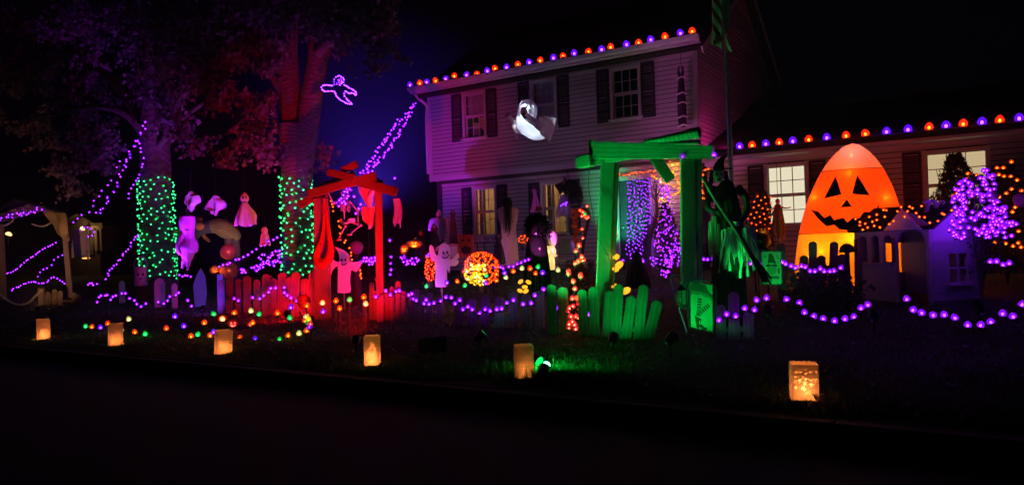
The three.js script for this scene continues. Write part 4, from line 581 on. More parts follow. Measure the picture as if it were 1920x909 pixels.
  // ghost tombstones lit blue at the left
  const stone = (label, px, top, w, v, lean = 0, kind = 0) => { const k = kk(px, v), b = gnd(px, v), h = onV(px, top, v).y - b.y + 0.06, W = w * k / 2; b.y -= 0.06; const t = thing('tombstone', label, 'tombstone', b, face(px)); const o = kind === 0 ? [[-W, 0], [W, 0], [W, h - W], [W * 0.7, h - W * 0.3], [0, h], [-W * 0.7, h - W * 0.3], [-W, h - W]] : kind === 1 ? [[-W * 0.7, 0], [W * 0.6, 0], [W, h * 0.4], [W * 0.8, h * 0.8], [W * 0.2, h], [-W * 0.4, h * 0.85], [-W, h * 0.6], [-W * 0.9, h * 0.2]] : [[-W, 0], [W, 0], [W * 0.95, h], [-W * 0.95, h]]; part(t, 'slab', plate(o, 0.05, 0.01, false), M.whiteHard); t.rotation.z = lean; return t; };
  stone('blue-lit rounded tombstone under the green lights of the left trunk', 299, 522, 17, 10.3); stone('small blue-lit round marker right of the left trunk', 327, 532, 9, 10.2); stone('ragged blue-lit ghost slab below the magenta windsock', 375, 503, 22, 10.6, 0, 1); stone('narrow purple-lit plank marker at the left end of the red pickets', 413, 515, 9, 10.1, 0, 2); stone('slanted purple-lit plank leaning behind the red pickets', 478, 513, 10, 10.2, -0.35, 2); stone('faint blue marker at the far left of the zigzag garland', 228, 527, 9, 10.8);
}
// ghost outlined in purple bulbs, hung from the forked maple
{
  const v = 11, o = [[636, 143], [644, 150], [644, 159], [652, 164], [660, 169], [667, 174], [668, 180], [662, 176], [654, 176], [646, 172], [646, 182], [652, 189], [659, 196], [650, 195], [640, 190], [631, 182], [626, 173], [617, 172], [608, 172], [602, 167], [606, 161], [615, 161], [625, 160], [626, 151], [630, 145]];
  const pts = px2(o, v), l = along([...pts, pts[0]], 0.055, 0.003), t = string('ghost_light', 'flying ghost outlined in purple-white lights between the forked maple and the house', null, l, ['violet'], GW, { cr: 0.012, every: 8, I: 0.35 });
  const fc = []; for (let i = 0; i < 26; i++) { const a = rnd() * 6.28, q = Math.sqrt(rnd()); fc.push([636 + Math.cos(a) * q * 6, 155 + Math.sin(a) * q * 6]); }
  for (const p of px2(fc, v)) { const m = new THREE.Mesh(GW, B.violet); m.name = 'bulb'; m.position.copy(p); t.add(m); }
  t.userData.category = 'ghost decoration';
  part(t, 'hanger', tube([onV(636, 143, v), onV(640, 120, v), onV(655, 100, v + 0.1)], 0.006), M.cord);
}
// big winged witch-ghost on the upper wall
{
  const v = 15.3, k = kk(990, v), t = thing('flying_ghost', 'white flying hooded ghost with outstretched claw arm on the upper wall', 'ghost decoration', onV(990, 225, v), face(990)), P = (x, y, z = 0) => V((x - 990) * k, (225 - y) * k, z);
  const lit = phys(rgb(0.85, 0.9, 1), 1, { transmission: 0.5, thickness: 0, ...DS });
  // hood: an open half shell
  const hood = new THREE.SphereGeometry(1, 28, 20, 2.42, 4.58, 0, Math.PI * 0.82); part(t, 'hood', xf(hood, ...P(987, 208, 0).toArray(), -0.1, -0.35, -0.06, V(16 * k, 22 * k, 17 * k)), lit); part(t, 'hood_rim', xf(new THREE.TorusGeometry(1, 0.13, 8, 30, 4.4), ...P(983.5, 208, 0.16).toArray(), 0, -0.35, -0.62, V(11.5 * k, 16 * k, 10 * k)), lit);
  part(t, 'hood_back', taper([P(990, 190), P(1000, 200, -0.05), P(1001, 215, -0.05), P(996, 226, -0.02)], 0.1, 0.07, 14, 10), lit);
  part(t, 'robe', taper([P(975, 212), P(976, 225, 0.05), P(983, 240, 0.08), P(998, 250, 0.06), P(1015, 248), P(1030, 236, -0.02), P(1034, 222, -0.04)], (q) => (5 + 8.5 * Math.sin(Math.min(1, q * 1.15) * 2.6)) * k, 0, 40, 18, 0.18), lit);
  const inv = (g) => { t.updateMatrixWorld(true); g.applyMatrix4(t.matrixWorld.clone().invert()); g.computeVertexNormals(); return g; }, cl2 = phys(rgb(0.8, 0.68, 0.74), 1, { map: T.cloth, transmission: 0.4, thickness: 0, ...DS });
  part(t, 'train', inv(sheetPx([[1009, 1024, 219], [1008, 1034, 226], [1010, 1038, 236], [1012, 1037, 246], [1016, 1035, 254], [1024, 1033, 260], [1028, 1031, 265]], v - 0.04, 0.04)), cl2);
  part(t, 'arm', inv(sheetPx([[984, 993, 214], [986, 1000, 219], [990, 1009, 226], [996, 1017, 233], [1002, 1022, 239], [1008, 1018, 245]], v - 0.3, 0.04)), cl2);
  part(t, 'sleeve', inv(sheetPx([[951, 957, 216], [951, 961, 221], [954, 966, 227], [957, 971, 233], [959, 975, 239], [962, 980, 245], [966, 984, 250], [967, 972, 254], [968, 970, 259]], v - 0.1, 0.04)), cl2);
  const skin = std(rgb(0.45, 0.14, 0.16), 0.7);
  const hand = [ball(0.045, ...P(953, 214).toArray(), V(1.3, 0.8, 0.7))]; for (let i = 0; i < 5; i++) hand.push(taper([P(952 - i * 0.3, 213 + i * 0.6, (i - 2) * 0.025), P(948 - i * 0.2, 213 + i * 0.7, (i - 2) * 0.035), P(945.3 + (i === 4 ? 3 : 0), 215 + i * 1.0, (i - 2) * 0.04), P(945.4 + (i === 4 ? 3 : 0), 218 + i * 0.4, (i - 2) * 0.04)], 0.014, 0.006, 8, 6)); part(t, 'claw_hand', hand, skin);
  const fc = [xf(new THREE.SphereGeometry(1, 16, 12), ...P(983, 211, 0.06).toArray(), 0, -0.3, 0.1, V(0.085, 0.125, 0.09)), xf(new THREE.ConeGeometry(0.03, 0.12, 8), ...P(981, 212, 0.16).toArray(), 1.9, 0, 0)]; part(t, 'face', fc, skin);
  for (const s of [-1, 1]) dot(t, 'eye', ...P(982.5 + s * 3, 208.5, 0.14).toArray(), 0.018, 0.014, M.white); dot(t, 'mouth', ...P(982.5, 216, 0.14).toArray(), 0.045, 0.025, M.black);
  part(t, 'horn', taper([P(985, 205, 0.1), P(989, 200, 0.1), P(992.5, 196, 0.08)], 0.025, 0.004, 8, 6), M.dark); part(t, 'hair', [...Array(9)].map((_, i) => taper([P(980 + i * 0.6, 219, 0.1), P(984 + i * 1.6, 226 + (i % 3), 0.12), P(986 + i * 2, 229 + (i % 4), 0.1)], 0.012, 0.004, 6, 5)), M.dark);
  part(t, 'hanger', [tube([P(992, 188), P(993, 180), P(993, 172, 0)], 0.006, 6, 5), tube([P(993, 172), P(990, 150, -0.6), P(985, 132, -1.2)], 0.004, 8, 4)], M.steel);
  for (const [x, y, z, I] of [[986, 199, -0.02, 0.5], [996, 214, -0.03, 0.3], [979, 230, 0.05, 0.32], [995, 246, 0.06, 0.34], [1016, 246, 0, 0.22], [966, 234, -0.06, 0.1], [1026, 240, -0.12, 0.08]]) { const p = t.localToWorld(P(x, y, z)); part(t, 'lamp_bulb', ball(0.012, ...P(x, y, z).toArray(), 1, 8, 6), glow(3, 3.2, 4)); const l = lampAt(p, [0.85, 0.92, 1], I, 'ghost_lamp', 1); }
}
// ---------- luminaria bags along the kerb ----------
function luminaria(label, px, top, bot, wpx, holes, o = {}) {
  const v = 6.55, k = kk(px, v), b = gnd(px, v), h = onV(px, top, v).y - b.y, w = wpx * k * 0.94, d = w * 0.62, t = thing('paper_lantern', label, 'paper lantern', b, face(px) + (o.yaw ?? 0.15), 'paper bag lanterns along the kerb');
  const paper = phys(rgb(0.86, 0.62, 0.42), 0.95, { map: T.paper, transmission: 0.17, thickness: 0, ...DS });
  const sheet = (W, front) => {
    const pts = [[-W / 2, 0]]; pts.push([W / 2, 0], [W / 2 + 0.002, h]); const n = o.plain ? 3 : Math.round(W / 0.02); for (let i = n; i >= 0; i--) pts.push([-W / 2 + W * i / n, h - (o.plain ? 0 : (i % 2) * 0.008)]);
    const s = new THREE.Shape(pts.map((p) => new THREE.Vector2(...p)));
    if (front) for (const [x, y, r, kind, a] of holes) { const q = kind === 's' ? star(x * W / 2, y * h, r * W * 1.5, a) : kind === 'm' ? moon(x * W / 2, y * h, r * W * 1.2, a) : ngon(x * W / 2, y * h, r * W * 1.1, r * W * 1.1, 8); s.holes.push(new THREE.Path(q.map((p) => new THREE.Vector2(...p)))); }
    const g = new THREE.ShapeGeometry(s, 3), p = g.attributes.position; for (let i = 0; i < p.count; i++) { const x = p.getX(i), y = p.getY(i); p.setZ(i, 0.012 * noise.noise(x * 9 + px, y * 8, 1) * (y > 0.01 ? 1 : 0)); } g.computeVertexNormals(); const u = g.attributes.uv; for (let i = 0; i < u.count; i++) u.setXY(i, p.getX(i) * 3, p.getY(i) * 3); return g;
  };
  part(t, 'front_panel', xf(sheet(w, true), 0, 0, d / 2), paper); part(t, 'back_panel', xf(sheet(w, false), 0.004, 0.012, -d / 2), paper);
  part(t, 'side_panel', xf(sheet(d, false), w / 2, 0, 0, 0, Math.PI / 2, 0), paper); part(t, 'side_panel', xf(sheet(d, false), -w / 2, 0, 0, 0, Math.PI / 2, 0), paper); part(t, 'base_panel', box(w * 0.99, 0.003, d * 0.99, 0, 0.006, 0), paper);
  const c = part(t, 'candle', cyl(0.022, 0.022, 0.03, 0, 0.03, 0), std(rgb(0.8, 0.7, 0.5), 0.6)); part(c, 'flame', xf(new THREE.SphereGeometry(1, 10, 8), 0, 0.075, 0, 0, 0, 0, V(0.009, 0.025, 0.009)), glow(8, 3.4, 0.6));
  t.rotation.z = o.lean ?? 0; t.updateMatrixWorld(true); const p = t.localToWorld(V(0, 0.075, 0)); lampAt(p, [1, 0.35, 0.1], (o.I ?? 0.26) * 2.1, 'candle_light', 1);
  return t;
}
{
  const H = (n, y0, y1, kind) => Array.from({ length: n }, (_, i) => [rr(-0.72, 0.72), y0 + (y1 - y0) * (i + 0.5) / n, rr(0.035, 0.06), kind ?? 'smc'[Math.floor(rnd() * 3)], rnd() * 6]);
  luminaria('largest paper lantern with star and moon cut-outs, alone at the right', 1509, 681, 752, 51, [[-0.65, 0.79, 0.055, 's', 0.2], [-0.35, 0.8, 0.05, 's', 1], [0, 0.84, 0.045, 'm', 1], [0.07, 0.74, 0.05, 's', 0], [0.4, 0.79, 0.05, 's', 0.5], [-0.72, 0.66, 0.05, 's', 0.4], [-0.3, 0.65, 0.08, 'm', -1.5], [0.06, 0.61, 0.06, 's', 0], [0.42, 0.62, 0.075, 'm', -1.2], [-0.68, 0.52, 0.075, 'm', 3], [-0.4, 0.54, 0.06, 's', 1], [-0.02, 0.49, 0.07, 's', 0.3], [0.44, 0.45, 0.08, 's', 0.1], [-0.7, 0.37, 0.06, 's', 0.2], [-0.12, 0.35, 0.08, 's', 0.3], [0.12, 0.23, 0.05, 's', 0.4], [0.27, 0.24, 0.055, 'm', 0], [0.8, 0.8, 0.04, 's', 1], [0.8, 0.56, 0.07, 'm', 3]], { lean: -0.015 });
  luminaria('paper lantern tinted green by the lamp in the grass beside it', 983, 647, 708, 37, [[-0.45, 0.86, 0.06, 's', 0], [-0.1, 0.82, 0.05, 's', 1], [0.2, 0.78, 0.05, 's', 0.5], [0.75, 0.79, 0.06, 's', 0.2], [-0.48, 0.74, 0.06, 's', 0.2], [-0.8, 0.64, 0.05, 'm', 1], [-0.4, 0.62, 0.05, 's', 0.4], [-0.05, 0.66, 0.08, 'm', -1], [0.35, 0.65, 0.06, 's', 0], [0.7, 0.67, 0.06, 's', 1], [0.1, 0.55, 0.05, 's', 0.3], [0.35, 0.51, 0.07, 'm', 0], [0.75, 0.53, 0.08, 'm', 3], [-0.3, 0.5, 0.05, 's', 0], [-0.65, 0.46, 0.06, 's', 0.7], [-0.2, 0.38, 0.1, 's', 0.3], [0.33, 0.37, 0.08, 's', 0.1], [0.78, 0.43, 0.06, 's', 0.5]], { I: 0.12 });
  luminaria('paper lantern alone in the dark with round cut-outs, left of the grey sign panel', 698, 630, 681, 31, H(18, 0.36, 0.84, 'c'), { plain: true, yaw: -0.1, I: 0.34 });
  luminaria('paper lantern below the red skull lamps, punched with small holes, leaning', 418, 620, 661, 29, H(20, 0.35, 0.9, 'c'), { plain: true, yaw: 0.35, lean: -0.02, I: 0.3 });
  luminaria('second paper lantern from the left, among green and yellow bulbs', 216, 607, 643, 25, H(14, 0.3, 0.85), { yaw: -0.1, I: 0.24 });
  luminaria('smallest and leftmost paper lantern, near the cemetery gate chain', 80, 599, 632, 22, H(14, 0.3, 0.85), { plain: true, I: 0.28 });
}
// faint sign panel on the lawn
{ const b = gnd(812, 7.4), k = kk(812, 7.4), t = thing('sign_panel', 'faint grey blank panel standing on the dark lawn between two lanterns', 'sign', b, face(812) + 0.3); part(t, 'panel', rbox(54 * k, 28 * k, 0.02, 0, 15 * k, 0), std(rgb(0.05, 0.05, 0.05), 0.7)); part(t, 'leg', box(0.03, 0.3, 0.03, -0.1, 0, -0.03), M.iron); part(t, 'leg', box(0.03, 0.3, 0.03, 0.1, 0, -0.03), M.iron); }
// ---------- inflatable candy corn with a jack-o'-lantern face ----------
{
  const v = 14.6, px = 1594, k = kk(px, v), b = gnd(px, v), top = onV(1605, 268, v).y, h = top - b.y, t = thing('candy_corn_inflatable', 'huge glowing candy corn inflatable, white orange and yellow, with a carved pumpkin grin', 'inflatable', b, face(px));
  const W = (y) => { const q = y / h; return (q < 0.1 ? 0.8 + 0.2 * Math.sin(q / 0.1 * 1.57) : Math.pow(Math.max(0, 1 - ((q - 0.1) / 0.9) ** 1.95), 0.6)) * 98 * k; };
  const band = (y0, y1, n = 14) => { const a = [], m = 44, pos = [], uv = [], idx = []; for (let j = 0; j <= n; j++) { const y = y0 + (y1 - y0) * j / n, w = W(y); for (let i = 0; i <= m; i++) { const an = i / m * 6.2832, pk = 1 - 0.012 * Math.abs(Math.sin(an * 5)); pos.push(Math.sin(an) * w * pk + (y / h) * 13 * k, y, Math.cos(an) * w * 0.62 * pk); uv.push(i / m * 4, y * 0.5); } } for (let j = 0; j < n; j++) for (let i = 0; i < m; i++) { const q = j * (m + 1) + i; idx.push(q, q + 1, q + m + 1, q + 1, q + m + 2, q + m + 1); } const g = new THREE.BufferGeometry(); g.setAttribute('position', new THREE.Float32BufferAttribute(pos, 3)); g.setAttribute('uv', new THREE.Float32BufferAttribute(uv, 2)); g.setIndex(idx); g.computeVertexNormals(); return g; };
  const fab = (r, g, bl) => phys(rgb(r, g, bl), 0.85, { map: T.vinyl, transmission: 0.5, thickness: 0, ...DS });
  const y1 = onV(1590, 436, v).y - b.y, y2 = onV(1590, 320, v).y - b.y;
  part(t, 'yellow_band', band(0, y1, 16), fab(1, 0.62, 0.06)); part(t, 'orange_band', band(y1, y2, 18), fab(1, 0.2, 0.02)); part(t, 'white_tip', band(y2, h - 0.001, 16), fab(0.9, 0.5, 0.55));
  for (const y of [y1, y2]) { const w = W(y), r = []; for (let i = 0; i <= 40; i++) { const a = i / 40 * 6.283; r.push(V(Math.sin(a) * (w + 0.004) + (y / h) * 13 * k, y, Math.cos(a) * (w * 0.62 + 0.004))); } part(t, 'seam', tube(r, 0.008, 80, 5), std(rgb(0.3, 0.1, 0.02), 0.8)); }
  // face: raised black vinyl shapes following the front
  const patch = (name, pts) => { const g = plate(pts.map(([x, y]) => [(x - px) * k, y]), 0.02, 0.003, false); const p = g.attributes.position; return [name, g]; };
  const Y = (py) => onV(px, py, v).y - b.y;
  const wrapOn = (name, pts, sub = 6) => { // outline filled by a grid pushed on to the body
    const s = new THREE.Shape(pts.map(([x, y]) => new THREE.Vector2((x - px) * k, Y(y)))); let g = new THREE.ShapeGeometry(s); g = g.toNonIndexed(); let P = Array.from(g.attributes.position.array);
    for (let q = 0; q < 3; q++) { const o = []; for (let i = 0; i < P.length; i += 9) { const A = P.slice(i, i + 3), Bq = P.slice(i + 3, i + 6), C = P.slice(i + 6, i + 9), mid = (u, w) => u.map((e, j) => (e + w[j]) / 2), ab = mid(A, Bq), bc = mid(Bq, C), ca = mid(C, A); o.push(...A, ...ab, ...ca, ...ab, ...Bq, ...bc, ...ca, ...bc, ...C, ...ab, ...bc, ...ca); } P = o; }
    for (let i = 0; i < P.length; i += 3) { const w = W(P[i + 1]), x = P[i] - (P[i + 1] / h) * 13 * k; P[i + 2] = Math.sqrt(Math.max(0.0004, 1 - Math.min(1, (x / w) ** 2))) * w * 0.62 + 0.016; }
    const q = new THREE.BufferGeometry(); q.setAttribute('position', new THREE.Float32BufferAttribute(P, 3)); q.computeVertexNormals(); return part(t, name, q, std(rgb(0.02, 0.012, 0.01), 0.5, DS));
  };
  wrapOn('eye', [[1556, 372], [1586, 366], [1577, 332]]); wrapOn('eye', [[1604, 366], [1633, 371], [1613, 332]]); wrapOn('nose', [[1584, 390], [1603, 390], [1594, 376]]);
  wrapOn('mouth', [[1532, 390], [1546, 396], [1556, 408], [1566, 403], [1572, 413], [1588, 409], [1594, 418], [1606, 409], [1614, 412], [1622, 400], [1634, 402], [1648, 388], [1642, 408], [1626, 422], [1612, 430], [1606, 422], [1596, 432], [1580, 430], [1572, 421], [1560, 424], [1546, 410]]);
  for (const [x, y, z, I, c] of [[1600, 327, 0.07, 0.8, [1, 0.16, 0.01]], [1535, 368, 0.07, 0.8, [1, 0.16, 0.01]], [1664, 376, 0.07, 0.8, [1, 0.16, 0.01]], [1600, 450, 0.08, 0.8, [1, 0.42, 0.05]], [1545, 470, 0.2, 1, [1, 0.42, 0.05]], [1606, 292, 0.15, 0.35, [1, 0.4, 0.4]], [1590, 380, 0.7, 5, [1, 0.16, 0.012]], [1590, 460, 0.8, 2.5, [1, 0.42, 0.05]]]) {
    const lx = (x - px) * k * 0.92, ly = Y(y), w = W(ly), xx = lx - (ly / h) * 13 * k, zz = Math.sqrt(Math.max(0.02, 1 - Math.min(0.98, (xx / w) ** 2))) * w * 0.62 - z; part(t, 'lamp_bulb', ball(0.03, lx, ly, zz, 1, 8, 6), glow(26, 13, 3)); t.updateMatrixWorld(true); lampAt(t.localToWorld(V(lx, ly, zz)), c, I * 1.2, 'inflatable_lamp', 1);
  }
  part(t, 'tether', [tube([V(-95 * k, 0.5, 0.1), V(-110 * k, 0.25, 0.3), V(-120 * k, 0, 0.5)], 0.006, 6, 4), tube([V(95 * k, 0.5, 0.1), V(110 * k, 0.25, 0.3), V(120 * k, 0, 0.5)], 0.006, 6, 4)], M.cord);
}
// ---------- playhouse ----------
{
  const v = 12.3, b = gnd(1748, v), t = thing('playhouse', 'child-size pale plastic playhouse with arched windows and a dark doorway', 'playhouse', b, -0.58), Yp = (y) => onV(1748, y, v).y - b.y;
  const w = 1.3, xl = -w, xr = 0, h = Yp(424), hp = Yp(402), mat = std(rgb(0.45, 0.43, 0.5), 0.45, { map: T.vinyl }), fx = (px) => -w * (1 - (px - 1614) / 134), dep = 1.07;
  const s = (pts, holes) => { const q = new THREE.Shape(pts.map((p) => new THREE.Vector2(...p))); holes.forEach((o) => q.holes.push(new THREE.Path(o.map((p) => new THREE.Vector2(...p))))); return xf(new THREE.ExtrudeGeometry(q, { depth: 0.05, bevelEnabled: true, bevelSize: 0.006, bevelThickness: 0.006, bevelSegments: 1 }), 0, 0, -0.05); };
  const arch = (x0, x1, y0, y1) => { const c = (x0 + x1) / 2, r = (x1 - x0) / 2, o = [[x0, y0], [x1, y0]]; for (let i = 0; i <= 10; i++) { const a = i / 10 * Math.PI; o.push([c + Math.cos(a) * r, y1 - r + Math.sin(a) * r * 0.9]); } return o; };
  const wy0 = Yp(492), wy1 = Yp(436), aw = (x0, x1) => arch(fx(x0), fx(x1), wy0, wy1), dx0 = fx(1692), dx1 = fx(1742), dc = (dx0 + dx1) / 2;
  part(t, 'front_wall', s([[xl, -0.15], [dx0 - 0.01, -0.15], [dx0 - 0.01, h * 0.8], [dx0 + 0.06, h * 0.93], [dc, h * 0.98], [dx1 - 0.05, h * 0.93], [dx1 + 0.01, h * 0.8], [dx1 + 0.01, -0.15], [xr, -0.15], [xr, h], [dc, hp + 0.04], [dx0 - 0.1, h], [xl, h]], [aw(1620, 1638), aw(1645, 1661), aw(1668, 1685)]), mat);
  const G = s([[0, -0.15], [dep, -0.15], [dep, h], [dep / 2, h + 0.3], [0, h]], [[[0.34, 0.3], [0.78, 0.3], [0.78, 0.74], [0.34, 0.74]]]); G.rotateY(Math.PI / 2); part(t, 'side_wall', xf(G.clone(), xr + 0.003, 0, -0.06), mat); const G2 = s([[0, -0.15], [dep, -0.15], [dep, h], [dep / 2, h + 0.3], [0, h]], [[[0.5, 0.42], [1.0, 0.42], [1.0, 0.92], [0.5, 0.92]]]); G2.rotateY(Math.PI / 2); part(t, 'side_wall', xf(G2, xl + 0.06, 0, -0.06), mat); part(t, 'back_wall', box(xr - xl - 0.12, h + 0.15, 0.04, (xl + xr) / 2, h / 2 - 0.075, -dep), mat);
  for (let i = 1; i < 9; i++) { const y = i * 0.12 - 0.06; for (const [a0, a1] of y > 0.24 && y < 0.8 ? [[0.02, 0.31], [0.81, dep - 0.02]] : [[0.02, dep - 0.02]]) part(t, 'lap', box(0.014, 0.016, a1 - a0, xr + 0.012, y, -0.06 - (a0 + a1) / 2), mat); }
  part(t, 'window_bar', [box(0.03, 0.44, 0.04, xr - 0.02, 0.52, -0.62), box(0.034, 0.03, 0.44, xr - 0.02, 0.52, -0.62)], mat); part(t, 'sill', [rbox(fx(1690) - xl - 0.06, 0.05, 0.09, (xl + fx(1690)) / 2, wy0 - 0.03, 0.03), rbox(0.09, 0.05, 0.56, xr + 0.02, 0.27, -0.62)], mat);
  part(t, 'shutter', [box(0.05, wy1 - wy0 - 0.06, 0.02, fx(1617), (wy0 + wy1) / 2 - 0.03, 0.016), box(0.05, wy1 - wy0 - 0.06, 0.02, fx(1688), (wy0 + wy1) / 2 - 0.03, 0.016)], std(rgb(0.08, 0.05, 0.12), 0.6));
  const rf = (sgn) => xf(new THREE.BoxGeometry(xr - xl + 0.2, 0.04, 0.72), (xl + xr) / 2, h + 0.15, -dep / 2 - 0.04 + sgn * 0.3, sgn * 0.52, 0, 0); part(t, 'roof', [rf(1), rf(-1)], std(rgb(0.035, 0.03, 0.03), 0.8, { map: T.tar })); part(t, 'door_gable', plate([[dc - 0.32, h - 0.04], [dc + 0.3, h - 0.04], [dc, hp + 0.1]], 0.03, 0.004, false), mat).position.z = 0.16;
  const pts = [[1613, 424], [1619, 432], [1624, 421], [1631, 408], [1636, 417], [1640, 425], [1645, 404], [1651, 428], [1657, 395], [1663, 396], [1668, 422], [1676, 416], [1684, 398], [1691, 390], [1697, 408], [1702, 398], [1707, 389], [1712, 392], [1719, 401], [1724, 408], [1730, 388], [1735, 409], [1645, 414], [1660, 408], [1628, 428], [1614, 418], [1605, 412], [1768, 402], [1772, 404], [1785, 396], [1760, 416], [1745, 419]];
  const st = string('roof_lights', 'orange bulbs scattered over the dark playhouse roof', null, pts.map(([x, y]) => onV(x, y, 12.1 + (1748 - x) * 0.0022)), ['red', 'amber', 'amber'], GS, { cord: false, every: 5, I: 0.07 }); 
  // a lizard toy on the ridge
  const lz = thing('lizard_toy', 'purple-lit curly lizard figure on the playhouse ridge', 'toy', onV(1749, 392, v + 0.5), face(1749)); part(lz, 'body', [taper([V(-0.08, -0.05, 0), V(-0.05, 0.08, 0), V(0.02, 0.12, 0), V(0.06, 0.02, 0)], 0.035, 0.03, 14, 8), ball(0.045, -0.07, 0.12, 0.02, V(1.3, 0.8, 0.9)), taper([V(0.06, 0.02, 0), V(0.12, 0.12, 0), V(0.17, 0.1, 0), V(0.13, 0.05, 0)], 0.02, 0.006, 12, 6)], std(rgb(0.4, 0.3, 0.45), 0.7)); 
  const md = thing('mushroom_ornament', 'dark mushroom ornament among the black pickets beside the playhouse', 'ornament', gnd(1593, 11.8), 0); { const q = onV(1593, 470, 11.8).y - md.position.y; part(md, 'stalk', cyl(0.03, 0.045, q, 0, q / 2, 0), M.dark); part(md, 'cap', xf(new THREE.SphereGeometry(1, 14, 8, 0, 6.3, 0, 1.6), 0, q - 0.02, 0, 0, 0, 0, V(0.11, 0.13, 0.11)), M.dark); }
}
// ---------- shrubs ----------
function shrub(name, label, px, v, top, w, n, o = {}) {
  const k = kk(px, v), b = gnd(px, v), H = onV(px, top, v).y - b.y, W = w * k / 2, t = thing(name, label, o.cat ?? 'shrub', b, 0), q = o.leaf ?? leafGeo(), im = new THREE.InstancedMesh(q, o.mat ?? M.bush, n), m = new THREE.Matrix4(), lo = o.lo ?? 0.25;
  const tw = []; for (let i = 0; i < 16; i++) { const a = rnd() * 6.3, r = Math.sqrt(rnd()) * W * 0.8; tw.push(taper([V(0, 0, 0), V(Math.cos(a) * r * 0.4, H * 0.4, Math.sin(a) * r * 0.4), V(Math.cos(a) * r, H * rr(0.6, 0.95), Math.sin(a) * r)], 0.02, 0.005, 6, 5)); }
  part(t, 'stems', tw, M.twig);
  for (let i = 0; i < n; i++) { const a = rnd() * 6.3, y = lo + (1 - lo) * rnd(), prof = Math.sin(Math.min(1, (1 - y) / (1 - lo) + 0.12) * 2.2) * (0.8 + 0.35 * noise.noise(Math.cos(a) * 2 + px, y * 4, Math.sin(a) * 2)), r = Math.pow(rnd(), 0.4) * W * prof; const s = rr(0.5, 1) * (o.s ?? 0.7); m.compose(V(Math.cos(a) * r, y * H, Math.sin(a) * r), new THREE.Quaternion().setFromEuler(new THREE.Euler(rr(-1.5, 0.6), rnd() * 6.3, rr(-1, 1))), V(s * (o.sx ?? 1), s * (o.sy ?? 1), s)); im.setMatrixAt(i, m); }
  im.name = 'foliage'; im.userData.kind = 'stuff'; im.castShadow = im.receiveShadow = true; t.add(im); return t;
}
shrub('shrub', 'round shrub with orange lights beside the bright blind window', 1432, 16.2, 358, 66, 1500, { lo: 0.3 });
string('shrub_lights', 'orange lights inside the round shrub beside the bright window', null, [...Array(34)].map((_, i) => { const a = i * 2.4, q = Math.sqrt((i + 0.5) / 34); return onV(1430 + Math.cos(a) * q * 30, 402 + Math.sin(a) * q * 38, 15.75 + rr(-0.2, 0.2)); }), ['red', 'amber'], GS, { cord: false, every: 5, I: 0.06 });
shrub('low_hedge', 'low dark hedge carrying the purple garland before the black pickets', 1540, 11.75, 500, 190, 1500, { lo: 0.05, s: 0.6, cat: 'hedge' });
shrub('bamboo_shrub', 'feathery narrow-leaved shrub silhouetted against the right window', 1800, 16.6, 288, 90, 1700, { lo: 0.35, s: 1.1, sx: 0.4, sy: 1.3 });
shrub('dark_shrub', 'dark shrub at the right edge dotted with sparse orange lights', 1890, 15, 310, 150, 2600, { lo: 0.1 });
string('shrub_lights', 'sparse orange lights over the dark shrub at the right edge', null, [[1871, 317], [1882, 317], [1884, 333], [1897, 333], [1908, 340], [1899, 357], [1888, 365], [1917, 360], [1905, 391], [1866, 398], [1876, 372], [1900, 400], [1893, 420], [1867, 457], [1888, 459], [1910, 458], [1916, 466], [1901, 464], [1898, 306], [1815, 328], [1823, 332], [1832, 331], [1815, 338], [1795, 365], [1800, 372], [1790, 370], [1782, 395], [1880, 402], [1912, 436], [1875, 330]].map(([x, y]) => onV(x, y, 14.2)), ['amber'], GM, { cord: false, every: 4, I: 0.08 });
shrub('lit_shrub', 'tall shrub covered in purple lights at the right, behind the playhouse', 1840, 13.2, 325, 110, 900, { lo: 0.2 });
{ const L = [[1852, 345, 16, 25, 26], [1815, 360, 22, 20, 26], [1800, 385, 18, 18, 20], [1868, 400, 22, 22, 30], [1850, 372, 14, 10, 10], [1800, 425, 20, 28, 40], [1835, 405, 16, 12, 12], [1850, 435, 26, 14, 28], [1890, 430, 16, 16, 12], [1870, 420, 16, 12, 14], [1880, 395, 14, 10, 7]], pts = []; for (const [x, y, rx, ry, n] of L) for (let i = 0; i < n; i++) { const a = rnd() * 6.28, q = Math.sqrt(rnd()); pts.push(onV(x + Math.cos(a) * q * rx, y + Math.sin(a) * q * ry, 12.5 + rr(-0.4, 0.3))); } pts.push(...px2([[1907, 423], [1897, 444], [1886, 448], [1852, 322]], 12.4)); string('shrub_lights', 'dense purple lights covering the tall shrub behind the playhouse', null, pts, ['purple'], GM, { cord: false, every: 9, I: 0.08 }); }
{ const t = thing('pink_ball', 'dull pink ball hanging at the right edge among orange lights', 'ornament', onV(1916, 375, 13.5), 0); part(t, 'ball', ball(0.11, 0, 0, 0, 1, 18, 14), std(rgb(0.5, 0.2, 0.2), 0.5)); part(t, 'hanger', cyl(0.005, 0.005, 0.5, 0, 0.35, 0), M.cord); const t2 = thing('pink_ball', 'dull pink ball half hidden in the purple-lit shrub', 'ornament', onV(1864, 366, 12.3), 0); part(t2, 'ball', ball(0.075, 0, 0, 0, 1, 18, 14), std(rgb(0.5, 0.25, 0.3), 0.5)); part(t2, 'hanger', cyl(0.005, 0.005, 0.3, 0, 0.2, 0), M.cord); }
